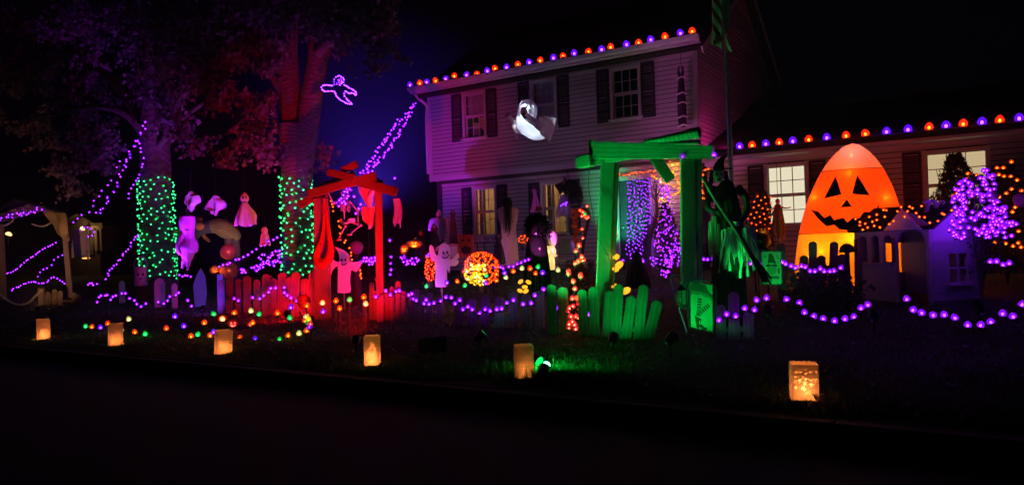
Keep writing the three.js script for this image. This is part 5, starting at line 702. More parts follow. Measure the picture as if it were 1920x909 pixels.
// ---------- flag pole and flags ----------
{
  const v = 12.6, b = gnd(1381, v), t = thing('flagpole', 'tall flagpole with a limp red and white striped flag', 'flagpole', b), q = onV(1356, -60, v), H = q.y - b.y, dx = q.x - b.x; part(t, 'pole', taper([V(0, 0, 0), V(dx * 0.5, H * 0.5, 0), V(dx, H, 0)], 0.05, 0.03, 10, 10), M.steel);
  const k = kk(1350, v), rel = (x, y) => onV(x, y, v).sub(b);
  // hanging flag: vertical folds; stripes run slantwise down the folds
  const stripe = (i) => i % 2 ? std(rgb(0.62, 0.55, 0.55), 0.9, DS) : std(rgb(0.3, 0.02, 0.04), 0.9, DS);
  const strip = (name, xs, yA, yB, mat, z) => { const n = 10, pos = [], idx = []; for (let i = 0; i <= n; i++) { const f = i / n, x = xs[0] + (xs[1] - xs[0]) * f; for (const s of [0, 1]) { const p = rel(x, yA + f * 34 + s * (yB - yA)); pos.push(p.x, p.y, p.z + z + 0.06 * Math.sin(f * 7)); } } for (let i = 0; i < n; i++) idx.push(2 * i, 2 * i + 1, 2 * i + 2, 2 * i + 1, 2 * i + 3, 2 * i + 2); const g = new THREE.BufferGeometry(); g.setAttribute('position', new THREE.Float32BufferAttribute(pos, 3)); g.setIndex(idx); g.computeVertexNormals(); return part(t, name, g, mat); };
  for (let i = 0; i < 9; i++) strip('stripe', [1337, 1357], -60 + i * 14, -60 + i * 14 + 14, stripe(i + 1), 0.05);
  const panel = (pts, mat) => { const g = new THREE.ShapeGeometry(new THREE.Shape(pts.map(([x, y]) => { const p = rel(x, y); return new THREE.Vector2(p.x, p.y); }))); return part(t, 'fold', xf(g, 0, 0, 0.08), mat); };
  panel([[1338, 64], [1344, 68], [1341, 86], [1337, 86]], stripe(1)); panel([[1346, 76], [1356, 81], [1354, 92], [1346, 88]], stripe(1)); panel([[1341, 66], [1357, 72], [1352, 84], [1341, 84]], stripe(0)); panel([[1362, 68], [1367, 78], [1377, 100], [1370, 98], [1363, 82]], stripe(1)); panel([[1361, 48], [1369, 56], [1370, 66], [1362, 64]], stripe(0)); panel([[1361, 4], [1366, 0], [1366, 6]], stripe(1)); panel([[1360, -60], [1374, -40], [1372, 10], [1369, 60], [1361, 50]], std(rgb(0.03, 0.03, 0.1), 0.9, DS));
  part(t, 'cleat', [box(0.04, 0.12, 0.06, dx * 0.42, H * 0.42, 0.05)], M.steel);
}
function gardenFlag(label, pts, v, build, tl) { // four corners in pixels
  const P = pts.map(([x, y]) => onV(x, y, v)), o = P[3], X = P[2].clone().sub(P[3]), Yv = P[0].clone().sub(P[3]), w = X.length(), h = Yv.length(), t = thing('garden_flag', label, 'garden flag', V(0, 0, 0));
  const n = 16, c = new THREE.PlaneGeometry(1, 1, n, n), q = c.attributes.position; const map = (a, b2, z = 0) => { const p = P[3].clone().multiplyScalar((1 - a) * (1 - b2)).addScaledVector(P[2], a * (1 - b2)).addScaledVector(P[1], a * b2).addScaledVector(P[0], (1 - a) * b2); p.z += z + 0.012 * Math.sin(a * 5 + b2 * 2); return p; };
  for (let i = 0; i < q.count; i++) { const p = map(q.getX(i) + 0.5, q.getY(i) + 0.5); q.setXYZ(i, p.x, p.y, p.z); } c.computeVertexNormals();
  const S = 256, cv = document.createElement('canvas'); cv.width = S; cv.height = Math.round(S * h / w); const g = cv.getContext('2d'); build(g, S, cv.height); const tx = new THREE.CanvasTexture(cv); tx.colorSpace = THREE.SRGBColorSpace; 
  part(t, 'cloth', c, std(rgb(1, 1, 1), 0.9, { map: tx, ...DS })); return [t, map];
}
{
  const v = 8.5; const [t] = gardenFlag('garden flag printed with striped witch legs and buckled boots, lit green', [[1296, 530], [1337, 534], [1336, 622], [1296, 613]], v, (g, w, h) => {
    g.fillStyle = '#9aa08a'; g.fillRect(0, 0, w, h); g.fillStyle = '#4a4a4a'; g.beginPath(); g.moveTo(20, 0); g.lineTo(170, 6); g.quadraticCurveTo(200, 90, 256, 110); g.lineTo(256, 150); g.quadraticCurveTo(120, 70, 0, 90); g.lineTo(0, 40); g.fill();
    g.fillStyle = '#6c7264'; g.beginPath(); g.moveTo(0, 90); g.quadraticCurveTo(110, 70, 256, 150); g.lineTo(250, 190); g.quadraticCurveTo(210, 130, 160, 150); g.quadraticCurveTo(120, 100, 80, 140); g.quadraticCurveTo(40, 110, 0, 150); g.fill();
    const leg = (p) => { for (let i = 0; i < p.length - 1; i++) { const n = 4; for (let j = 0; j < n; j++) { const a = j / n, b = (j + 0.7) / n, L = (f) => [p[i][0] + (p[i + 1][0] - p[i][0]) * f, p[i][1] + (p[i + 1][1] - p[i][1]) * f]; g.strokeStyle = '#3c403a'; g.lineWidth = 46; g.beginPath(); g.moveTo(...L(a)); g.lineTo(...L(b)); g.stroke(); } } };
    leg([[105, 170], [100, 290], [85, 380]]); leg([[215, 230], [130, 310], [90, 370]]); g.fillStyle = '#2a2c28'; g.beginPath(); g.moveTo(50, 370); g.lineTo(125, 400); g.lineTo(140, 470); g.quadraticCurveTo(180, 500, 190, 480); g.quadraticCurveTo(200, 520, 150, 525); g.lineTo(110, 490); g.lineTo(100, 520); g.lineTo(70, 500); g.closePath(); g.fill(); g.strokeStyle = '#b8bca8'; g.lineWidth = 8; g.strokeRect(108, 430, 24, 26); });
  const st = thing('hook_stand', 'bent metal shepherd hook holding a dark lantern beside the boot flag', 'stand', V(0, 0, 0)); const P = (x, y, d = 0) => onV(x, y, v + d);
  part(st, 'rod', tube([P(1288, 622), P(1272, 572), P(1262, 538), P(1258, 522), P(1263, 516), P(1270, 520), P(1276, 530), P(1281, 527), P(1281, 514)], 0.009, 50, 6), M.steel); part(st, 'arm', tube([P(1293, 620), P(1293, 529), P(1338, 532), P(1338, 624)], 0.008, 60, 6), M.iron); part(st, 'rod', tube([P(1306, 525, 0.04), P(1306, 480, 0.04), P(1305, 445, 0.04)], 0.005, 10, 5), M.steel);
  const la = thing('dark_lantern', 'unlit glass lantern hanging from the bent hook by the boot flag', 'lantern', P(1279, 575), face(1279)), k = kk(1279, v); part(la, 'cap', cyl(2 * k, 14 * k, 10 * k, 0, 36 * k, 0, 0, 0.78, 0, 4), M.iron); part(la, 'base', cyl(14 * k, 14 * k, 3 * k, 0, 1.5 * k, 0, 0, 0.78, 0, 4), M.iron); part(la, 'glass', cyl(11 * k, 11 * k, 28 * k, 0, 17 * k, 0, 0, 0.78, 0, 4), phys(rgb(0.6, 0.8, 0.7), 0.15, { transmission: 0.8, thickness: 0 })); for (const [sx, sz] of [[1, 0], [-1, 0], [0, 1], [0, -1]]) part(la, 'post', cyl(0.006, 0.006, 29 * k, sx * 13 * k, 17 * k, sz * 13 * k), M.iron); part(la, 'candle', cyl(3 * k, 3 * k, 14 * k, 0, 10 * k, 0), std(rgb(0.5, 0.6, 0.5), 0.7));
  const v2 = 11; gardenFlag('garden flag printed with a gnome in a tall hat and moustache', [[1428, 471], [1466, 471], [1467, 534], [1429, 533]], v2, (g, w, h) => {
    g.fillStyle = '#a8b0a0'; g.fillRect(0, 0, w, h); g.strokeStyle = '#70786c'; g.lineWidth = 8; g.strokeRect(6, 6, w - 12, h - 12); g.fillStyle = '#454a44'; g.beginPath(); g.moveTo(80, 160); g.quadraticCurveTo(96, 60, 90, 40); g.quadraticCurveTo(120, 10, 150, 60); g.quadraticCurveTo(170, 120, 190, 170); g.quadraticCurveTo(130, 140, 80, 160); g.fill();
    g.fillStyle = '#3c423c'; g.beginPath(); g.moveTo(128, 180); g.quadraticCurveTo(80, 150, 55, 195); g.quadraticCurveTo(100, 215, 128, 195); g.quadraticCurveTo(160, 215, 205, 195); g.quadraticCurveTo(176, 150, 128, 180); g.fill(); g.fillStyle = '#808a7c'; g.beginPath(); g.ellipse(132, 250, 62, 60, 0, 0, 7); g.fill(); g.fillStyle = '#586058'; g.fillRect(30, 320, 190, 40); g.fillStyle = '#4c524c'; for (const [x, y] of [[50, 70], [200, 60], [210, 90]]) { g.beginPath(); g.ellipse(x, y, 18, 6, 0.3, 0, 7); g.fill(); } g.fillRect(205, 220, 22, 70); });
  const s2 = thing('flag_stand', 'thin black stand holding the gnome flag', 'stand', V(0, 0, 0)); part(s2, 'rod', tube([gnd(1424, v2), onV(1424, 500, v2), onV(1424, 468, v2), onV(1445, 469, v2), onV(1468, 469, v2)], 0.008, 40, 5), M.iron);
}
// ---------- far shed ----------
{
  const v = 19, px = 160, k = kk(px, v), t = thing('shed', 'small far shed with a warm porch lamp and tan trim at the left', 'shed', V(0, 0, 0)), P = (x, y, d = 0) => onV(x, y, v + d), tr = std(rgb(0.5, 0.38, 0.24), 0.8, { map: T.grain });
  const lx = P(128, 420).x, rx = P(186, 420).x, y0 = gy(v), y1 = P(160, 424).y, yp = P(150, 400).y, m = std(rgb(0.16, 0.12, 0.09), 0.9, { map: T.grain });
  part(t, 'wall', [box(rx - lx, y1 - y0, 0.1, (lx + rx) / 2, (y0 + y1) / 2, -v - 0.05), box(0.1, y1 - y0, 3, rx - 0.05, (y0 + y1) / 2, -v - 1.6), box(0.1, y1 - y0, 3, lx + 0.05, (y0 + y1) / 2, -v - 1.6)], m);
  const rxx = P(193, 424).x, apex = P(162, 401);
  part(t, 'gable', plate([[lx, y1], [rx, y1], [apex.x, apex.y]], 0.08, 0, false), m).position.z = -v; part(t, 'roof', [bar(V(apex.x - 0.05, apex.y + 0.06, -v - 1), V(rxx, y1 + 0.12, -v - 1), 3, 0.1, V(0, 1, 0)), bar(V(apex.x + 0.05, apex.y + 0.06, -v - 1), V(lx - 0.3, y1 + 0.12, -v - 1), 3, 0.1, V(0, 1, 0))], M.shingle);
  part(t, 'rake_board', [bar(V(apex.x, apex.y + 0.02, -v + 0.08), V(rxx, y1 + 0.02, -v + 0.08), 0.2, 0.04), box(0.2, 0.3, 0.05, rxx, y1 - 0.04, -v + 0.1)], tr); part(t, 'door_frame', [plankG(P(178, 428, -0.05), P(180, 470, -0.05), 0.25), plankG(P(187, 426, -0.05), P(189, 470, -0.05), 0.16), plankG(P(165, 427, -0.05), P(186, 427, -0.05), 0.2), plankG(P(165, 430, -0.05), P(165, 470, -0.05), 0.14)], tr); part(t, 'door', box(0.45, 1.3, 0.05, P(171, 450).x, P(171, 452).y, -v + 0.02), std(rgb(0.12, 0.11, 0.1), 0.6));
  const lp = P(153, 430, -0.35); part(t, 'porch_lamp', [ball(0.11, lp.x, lp.y, lp.z, V(1, 1.2, 1))], glow(4, 2.4, 0.8)); part(t, 'lamp_arm', box(0.05, 0.05, 0.4, lp.x, lp.y + 0.16, lp.z - 0.15), M.iron); lampAt(lp.clone().add(V(0, 0, 0.14)), [1, 0.6, 0.22], 3.2, 'porch_light', 4); 
  const far = thing('far_lamp', 'distant warm lamp seen through the cemetery gate', 'lamp', onV(14, 438, 24)); part(far, 'globe', [ball(0.16, 0, 0, 0, V(1.3, 0.7, 1)), ball(0.1, 0.28, -0.1, 0, V(1.4, 0.6, 1))], glow(5, 2.6, 0.7)); part(far, 'post', cyl(0.04, 0.05, 2.2, 0, -1.1, 0), M.iron); lampAt(onV(14, 438, 23.7), [1, 0.55, 0.2], 0.8, 'far_light', 4);
  const lane = thing('wall_lamp', 'low path lamp glowing on the ground before the shed', 'lamp', onV(160, 484, 17)); part(lane, 'disc', ball(0.12, 0, 0, 0, V(2.2, 0.3, 1)), glow(2.2, 1.0, 0.25)); part(lane, 'stake', cyl(0.02, 0.01, 0.4, 0, -0.2, 0), M.iron); 
}
function plankG(a, b, w) { return bar(a, b, w, 0.05); }
// ---------- skeleton in the red arch ----------
function bones(t, k, M2 = M.bone) {
  part(t, 'skull', [ball(0.085, 0, 1.02, 0, V(0.9, 1.05, 1)), rbox(0.075, 0.06, 0.08, 0, 0.935, 0.03)], M2); for (const s of [-1, 1]) dot(t, 'eye_socket', s * 0.032, 1.02, 0.08, 0.022, 0.024); dot(t, 'nose_hole', 0, 0.98, 0.088, 0.01, 0.014);
  part(t, 'spine', [...Array(14)].map((_, i) => cyl(0.02, 0.016, 0.026, 0, 0.9 - i * 0.033, -0.02)), M2);
  const rib = []; for (let i = 0; i < 6; i++) for (const s of [-1, 1]) { const y = 0.84 - i * 0.04, w = 0.09 + 0.03 * Math.sin(i / 5 * 3); rib.push(tube([V(0, y + 0.02, -0.03), V(s * w, y + 0.01, -0.01), V(s * w * 0.9, y - 0.015, 0.07), V(s * 0.02, y - 0.02, 0.09)], 0.008, 12, 5)); } part(t, 'ribcage', rib, M2);
  part(t, 'pelvis', [tube([V(-0.1, 0.46, 0), V(-0.08, 0.4, 0.03), V(0, 0.38, 0.02), V(0.08, 0.4, 0.03), V(0.1, 0.46, 0)], 0.025, 14, 7)], M2);
}
const boneSeg = (a, b, r = 0.016) => [cyl(r, r, a.distanceTo(b)).applyQuaternion(new THREE.Quaternion().setFromUnitVectors(V(0, 1, 0), b.clone().sub(a).normalize())).translate(...a.clone().add(b).multiplyScalar(0.5).toArray()), ball(r * 1.7, ...a.toArray(), 1, 7, 6), ball(r * 1.7, ...b.toArray(), 1, 7, 6)];
{
  const px = 644, v = 10, k = kk(px, v), s = 78 * k, t = thing('skeleton', 'dim skeleton sitting with bent limbs inside the red arch', 'skeleton', onV(647, 452, v), face(px) + 0.5); const u = new THREE.Group();
  bones(t, k); const arm = (s2, e, h) => part(t, 'arm', [...boneSeg(V(s2 * 0.13, 0.84, 0), e), ...boneSeg(e, h, 0.012), ...[0, 1, 2, 3].map((i) => taper([h, h.clone().add(V(s2 * 0.02 * i - 0.03, -0.05, 0.02)), h.clone().add(V(s2 * 0.02 * i - 0.03, -0.09, 0.01))], 0.008, 0.004, 4, 4))], M.bone);
  arm(-1, V(-0.3, 0.78, 0.1), V(-0.42, 0.98, 0.12)); arm(1, V(0.28, 0.62, 0.08), V(0.2, 0.4, 0.2)); const leg = (s2, kn, f) => part(t, 'leg', [...boneSeg(V(s2 * 0.08, 0.42, 0), kn, 0.02), ...boneSeg(kn, f, 0.016), box(0.05, 0.03, 0.13, f.x, f.y, f.z + 0.04)], M.bone);
  leg(-1, V(-0.18, 0.3, 0.34), V(-0.28, 0.02, 0.2)); leg(1, V(0.2, 0.32, 0.32), V(-0.12, 0.12, 0.36)); t.scale.setScalar(s / 1.1 * 1.25); 
  part(t, 'card', rbox(0.14, 0.09, 0.01, -0.03, 0.42, 0.36), M.whiteHard);
  string('skeleton_lights', 'orange lights twisted down beside the skeleton in the red arch', null, px2([[620, 378], [622, 384], [624, 389], [624, 397], [634, 416], [635, 425], [639, 428], [637, 439], [638, 451], [645, 456], [648, 452], [655, 466], [658, 475], [658, 481], [659, 488], [675, 508], [676, 514], [675, 518], [677, 523]], 9.9), ['amber'], GS, { cord: false, every: 4, I: 0.05 });
  const st = thing('wagon_ball', 'dim purple globe ornament behind the ghost in the red arch', 'ornament', gnd(671, 11.2), 0); { const r = 13 * kk(671, 11.2), y = onV(671, 464, 11.2).y - st.position.y; part(st, 'globe', ball(r, 0, y, 0, 1, 22, 16), std(rgb(0.2, 0.1, 0.2), 0.4)); part(st, 'pedestal', cyl(0.05, 0.1, y - r, 0, (y - r) / 2, 0), M.dark); }
  // red-lit pumpkin skull and lumps by the arch foot
}
function carved(name, label, px, py, v, r, mat, lightC, I, o = {}) { // carved jack-o'-lantern, ribbed, with cut face
  const t = thing(name, label, o.cat ?? 'pumpkin', onV(px, py, v), face(px) + (o.yaw ?? 0)); const g = new THREE.SphereGeometry(r, 40, 20), p = g.attributes.position; for (let i = 0; i < p.count; i++) { const x = p.getX(i), z = p.getZ(i), a = Math.atan2(z, x), q = 1 + 0.05 * Math.abs(Math.cos(a * 5)) - 0.04; p.setXYZ(i, x * q * (o.wx ?? 1.05), p.getY(i) * (o.wy ?? 0.85), z * q); } g.computeVertexNormals();
  part(t, 'shell', g, mat); part(t, 'stem', taper([V(0, r * 0.75, 0), V(0.02, r * 0.95, 0), V(0.05, r * 1.1, 0)], r * 0.14, r * 0.09, 6, 7), M.twig);
  const em = glow(...(o.e ?? [6, 2.6, 0.4])), f = (nm, pts) => { const gg = plate(pts.map(([x, y]) => [x * r, y * r]), 0.006, 0, false), q = gg.attributes.position; for (let i = 0; i < q.count; i++) { const x = q.getX(i), y = q.getY(i); q.setZ(i, q.getZ(i) + Math.sqrt(Math.max(0, r * r - x * x - y * y * 1.2)) * 0.99 + 0.004); } gg.computeVertexNormals(); part(t, nm, gg, em); };
  f('eye', [[-0.5, 0.1], [-0.15, 0.1], [-0.32, 0.42]]); f('eye', [[0.5, 0.1], [0.15, 0.1], [0.32, 0.42]]); f('mouth', [[-0.55, -0.12], [-0.3, -0.22], [-0.15, -0.15], [0, -0.25], [0.15, -0.15], [0.3, -0.22], [0.55, -0.12], [0.35, -0.4], [0, -0.5], [-0.35, -0.4]]);
  if (I) lampAt(onV(px, py, v - r * 1.4), lightC, I, 'pumpkin_light', 2); return t;
}
carved('red_pumpkin', 'red glowing carved pumpkin at the bottom of the red pickets, upper of two', 416, 597, 7.9, 0.085, M.red, [1, 0.08, 0.05], 0.1, { e: [5, 1.2, 0.9] }); carved('red_pumpkin', 'lower red glowing carved pumpkin right above the leaning lantern', 436, 607, 7.8, 0.085, M.red, [1, 0.08, 0.05], 0.1, { e: [5, 0.6, 0.5] }); carved('red_pumpkin', 'small red glowing pumpkin with a yellow bulb in the middle bed', 469, 608, 7.7, 0.055, M.red, [1, 0.08, 0.05], 0.04, { e: [3, 0.5, 0.2] });
carved('red_skull', 'red-lit skull-like pumpkin at the left foot of the red arch', 569, 566, 9.0, 0.13, M.red, null, 0, { e: [0.08, 0.01, 0.01], wy: 1.05, wx: 0.9 });
carved('lit_pumpkin', 'orange jack-o-lantern lit from within left of the pumpkin tower', 402, 506, 11.6, 0.13, M.pumpkin, [1, 0.3, 0.04], 0.3, { e: [2.2, 0.4, 0.03] });
carved('lit_pumpkin', 'small glowing skull-faced pumpkin right of the red arch', 757, 468, 12, 0.085, M.pumpkin, [1, 0.4, 0.05], 0.1, { e: [4, 1.6, 0.1], wy: 1.3 }); carved('lit_pumpkin', 'glowing yellow-orange pumpkin half hidden behind the black figure in the yard', 776, 458, 12.4, 0.13, M.pumpkin, [1, 0.5, 0.05], 0.2, { e: [4, 1.5, 0.06], wx: 1.4, wy: 0.7 });
{ // tower of orange pumpkins with a bright lamp in each
  const v = 11.8, px = 430, k = kk(px, v), t = thing('pumpkin_tower', 'orange translucent two-tier pumpkin tower with two starry lamps', 'inflatable', gnd(px, v), face(px)), y0 = t.position.y; const m = phys(rgb(0.5, 0.1, 0.03), 0.8, { transmission: 0.3, thickness: 0, ...DS });
  for (const [y, r] of [[470, 15], [505, 17]]) { const yy = onV(px, y + 2, v).y - y0, R2 = r * k, g = new THREE.SphereGeometry(R2, 32, 16), p = g.attributes.position; for (let i = 0; i < p.count; i++) { const a = Math.atan2(p.getZ(i), p.getX(i)), q = 1 - 0.06 * Math.abs(Math.sin(a * 5)); p.setXYZ(i, p.getX(i) * q, p.getY(i), p.getZ(i) * q); } g.computeVertexNormals(); part(t, 'pumpkin', xf(g, 0, yy, 0), m); part(t, 'lamp_bulb', ball(0.022, 0, yy, R2 * 0.75), glow(30, 14, 4)); t.updateMatrixWorld(true); lampAt(t.localToWorld(V(0, yy, R2 * 0.75)), [1, 0.35, 0.08], 0.07, 'pumpkin_light', 1); }
  part(t, 'base', cyl(0.12, 0.16, onV(px, 519, v).y - y0, 0, (onV(px, 519, v).y - y0) / 2, 0), M.dark);
}
{ // lawn figure bending over: one continuous body of checked trousers and dark jacket
  const v = 13, px = 415, k = kk(px, v), t = thing('bending_figure', 'stuffed lawn figure bending over in checked trousers, seen from behind', 'figure decoration', gnd(px, v), face(px)), y0 = t.position.y, P = (x, y, z = 0) => V((x - px) * k, onV(px, y, v).y - y0, z);
  const S = 128, cv = document.createElement('canvas'); cv.width = cv.height = S; const g = cv.getContext('2d'); g.fillStyle = '#d8cdb8'; g.fillRect(0, 0, S, S); g.fillStyle = 'rgba(40,36,60,.6)'; for (let i = 0; i < 8; i++) { g.fillRect(i * 16, 0, 7, S); g.fillRect(0, i * 16, S, 7); } const ck = new THREE.CanvasTexture(cv); ck.colorSpace = THREE.SRGBColorSpace; ck.wrapS = ck.wrapT = THREE.RepeatWrapping; ck.repeat.set(4, 3);
  const body = taper([P(372, 428), P(384, 424), P(396, 420), P(410, 424, 0.05), P(424, 430, 0.08), P(440, 438, 0.02), P(444, 446, 0)], (q) => (4 + 15 * Math.sin(Math.min(1, q * 1.02) * 2.7)) * k, 0, 36, 20, 0.05); part(t, 'trousers', taper([P(398, 424), P(412, 424, 0.04), P(428, 432, 0.06), P(440, 441, 0.02), P(444, 450, 0)], (q) => (12 + 6 * Math.sin(q * 3.1) - 5 * q * q) * k, 0, 30, 20, 0.05), std(rgb(0.75, 0.7, 0.62), 0.9, { map: ck }));
  part(t, 'jacket', taper([P(368, 446), P(376, 436), P(388, 428), P(402, 424)], (q) => (7 + 6 * q) * k, 0, 20, 16, 0.15), std(rgb(0.06, 0.07, 0.14), 0.9)); part(t, 'leg', taper([P(428, 440), P(430, 470), P(429, 500), P(430, 525)], 0.12, 0.08, 12, 10), std(rgb(0.12, 0.07, 0.16), 0.9)); part(t, 'leg', taper([P(440, 444), P(443, 475), P(443, 500), P(444, 525)], 0.12, 0.08, 12, 10), std(rgb(0.12, 0.07, 0.16), 0.9));
  part(t, 'arm', taper([P(380, 434), P(390, 446), P(396, 452, 0.06)], 0.06, 0.05, 10, 8), std(rgb(0.4, 0.16, 0.08), 0.8)); part(t, 'head', [ball(0.12, ...P(379, 424, 0.12).toArray(), V(1.2, 0.9, 1))], std(rgb(0.5, 0.22, 0.1), 0.8)); part(t, 'straw_hair', [...Array(10)].map((_, i) => taper([P(376 + i, 420), P(370 + i * 1.5, 412), P(366 + i * 2, 406 + i % 3)], 0.012, 0.005, 6, 4)), std(rgb(0.4, 0.2, 0.08), 0.9));
  const bx = thing('lit_box', 'small tan lit box on a post just right of the left trunk', 'box', onV(330, 438, 12.2), face(330)); part(bx, 'body', rbox(0.2, 0.2, 0.12, 0, 0, 0), M.tan); part(bx, 'post', box(0.06, 1.4, 0.06, 0, -0.75, -0.02), M.wood);
}
// ---------- middle yard: pumpkin frames, square sign, hat, wreaths ----------
function wireLights(name, label, cx, cy, rx, ry, v, n, kinds, o = {}) { // bulbs over a wire frame globe
  const k = kk(cx, v), c = onV(cx, cy, v), t = thing(name, label, 'light sculpture', c, face(cx)), rib = []; const X = rx * k, Yr = ry * k;
  for (let i = 0; i < 8; i++) { const a = i / 8 * Math.PI * 2, l = []; for (let j = 0; j <= 12; j++) { const b = -1.5 + 3 * j / 12; l.push(V(Math.cos(a) * Math.cos(b) * X, Math.sin(b) * Yr, Math.sin(a) * Math.cos(b) * X)); } rib.push(tube(l, 0.006, 24, 4)); } for (const b of [-0.8, 0, 0.8]) rib.push(xf(new THREE.TorusGeometry(Math.cos(b) * X, 0.006, 4, 30), 0, Math.sin(b) * Yr, 0, Math.PI / 2)); part(t, 'frame', rib, M.iron);
  t.updateMatrixWorld(true);
  for (let i = 0; i < n; i++) { const y = 1 - 2 * (i + 0.5) / n, a = i * 2.39996 + rr(-0.3, 0.3), r = Math.sqrt(1 - y * y), p = V(Math.cos(a) * r * X, y * Yr, Math.sin(a) * r * X), kind = typeof kinds === 'function' ? kinds(p.x / X, p.y / Yr, p.z / X) : kinds[i % kinds.length]; const m = new THREE.Mesh(GS, B[kind]); m.name = 'bulb'; m.position.copy(p); m.rotation.set(rr(-1, 1), 0, rr(-1, 1)); t.add(m); if (i % (o.every ?? 14) === 5) lampAt(t.localToWorld(p.clone().multiplyScalar(1.06)), LC[kind], o.I ?? 0.08); }
  part(t, 'foot', cyl(0.03, 0.05, 0.12, 0, -Yr - 0.05, 0), M.iron); return t;
}
wireLights('pumpkin_light', 'round pumpkin frame wrapped in red and white-gold lights beside the smiling ghost', 902, 505, 33, 31, 11, 230, (x, y, z) => (y < -0.25 && x < 0.15 ? 'gold' : x < -0.55 ? 'pink' : 'red'), { I: 0.1 });
{ const p = []; for (let i = 0; i < 36; i++) p.push(onV(896 + rr(-16, 16) * 0.8, 518 + rr(-20, 12), 10.55 + rr(-0.05, 0.05))); string('pumpkin_face_lights', 'clump of warm white lights on the front of the round pumpkin frame', null, p, ['gold', 'lime'], GM, { cord: false, every: 8, I: 0.12 }); }
wireLights('lantern_light', 'small oval wire lantern of red lights with a purple top, left of the smiling ghost', 806, 502, 9, 26, 10.6, 60, (x, y) => (y > 0.75 ? 'purple' : 'red'), { I: 0.06 });
wireLights('wreath_light', 'small cluster of orange lights left of the black fuzzy ball', 981, 450, 9, 8, 13.8, 14, ['red', 'amber'], { I: 0.06, every: 6 });
{ // square pumpkin sign
  const v = 13, px = 874, k = kk(px, v), t = thing('pumpkin_sign', 'square red-orange wooden pumpkin face frame in the yard', 'sign', onV(px, 482, v), face(px)), w = 14.5 * k, h = 42 * k; 
  part(t, 'panel', plate([[-w, 0], [w, 0], [w, h], [-w, h]], 0.04, 0.006, false, [ngon(-w * 0.4, h * 0.75, w * 0.24, w * 0.2), ngon(w * 0.4, h * 0.75, w * 0.24, w * 0.2), [[-w * 0.72, h * 0.5], [-w * 0.5, h * 0.44], [0, h * 0.52], [w * 0.5, h * 0.44], [w * 0.72, h * 0.5], [w * 0.6, h * 0.2], [w * 0.2, h * 0.13], [-w * 0.2, h * 0.13], [-w * 0.6, h * 0.2]]]), std(rgb(0.7, 0.12, 0.04), 0.7, { map: T.grain })); part(t, 'backing', box(w * 1.8, h * 0.9, 0.03, 0, h / 2, -0.06), M.dark); part(t, 'stake', [box(0.04, 0.5, 0.03, -w * 0.7, -0.2, -0.05), box(0.04, 0.5, 0.03, w * 0.7, -0.2, -0.05)], M.wood);
  const bk = thing('striped_hat', 'dark brimmed hat with a tan band and pale body, behind the smiling ghost', 'figure decoration', onV(851, 482, 12.2), face(851)), q = kk(851, 12.2); part(bk, 'brim', cyl(13 * q, 14 * q, 2 * q, 0, 26 * q, 0, 0, 0, 0, 24), M.dark); part(bk, 'band', cyl(8 * q, 9 * q, 6 * q, -0.01, 23 * q, 0, 0, 0, 0, 20), M.tan); part(bk, 'body', new THREE.LatheGeometry([[7, 0], [7.5, 10], [7, 20]].map(([x, y]) => new THREE.Vector2(x * q, y * q)), 20), M.whiteHard); part(bk, 'crown', cyl(6 * q, 8 * q, 12 * q, 0, 33 * q, 0, 0, 0, 0.1, 16), M.dark);
  // small table with cups under the window
  const tb = thing('yard_table', 'dim round table with cups under the left lower window', 'table', gnd(912, 15.5), 0.2), tq = onV(912, 455, 15.5).y - tb.position.y; part(tb, 'top', cyl(0.42, 0.42, 0.03, 0, tq, 0, 0, 0, 0, 26), M.grey); part(tb, 'leg', [...[0, 1, 2].map((i) => cyl(0.015, 0.02, tq, Math.cos(i * 2.1) * 0.25, tq / 2, Math.sin(i * 2.1) * 0.25))], M.iron); for (const [x, z] of [[-0.1, 0.2], [0.08, 0.25], [0.2, 0.05]]) { const c = thing('cup', x < 0 ? 'pale cup on the round table, left' : x > 0.15 ? 'pale cup on the round table, right and furthest back' : 'pale cup on the round table, middle and nearest', 'cup', V(tb.position.x + x, tb.position.y + tq + 0.015, tb.position.z + z)); part(c, 'cup_body', new THREE.LatheGeometry([[0.025, 0], [0.035, 0.1], [0.033, 0.1], [0.02, 0.01]].map((p) => new THREE.Vector2(...p)), 14), M.whiteHard); part(c, 'straw', cyl(0.004, 0.004, 0.14, 0.01, 0.1, 0, 0, 0, 0.15, 5), M.red); }
}
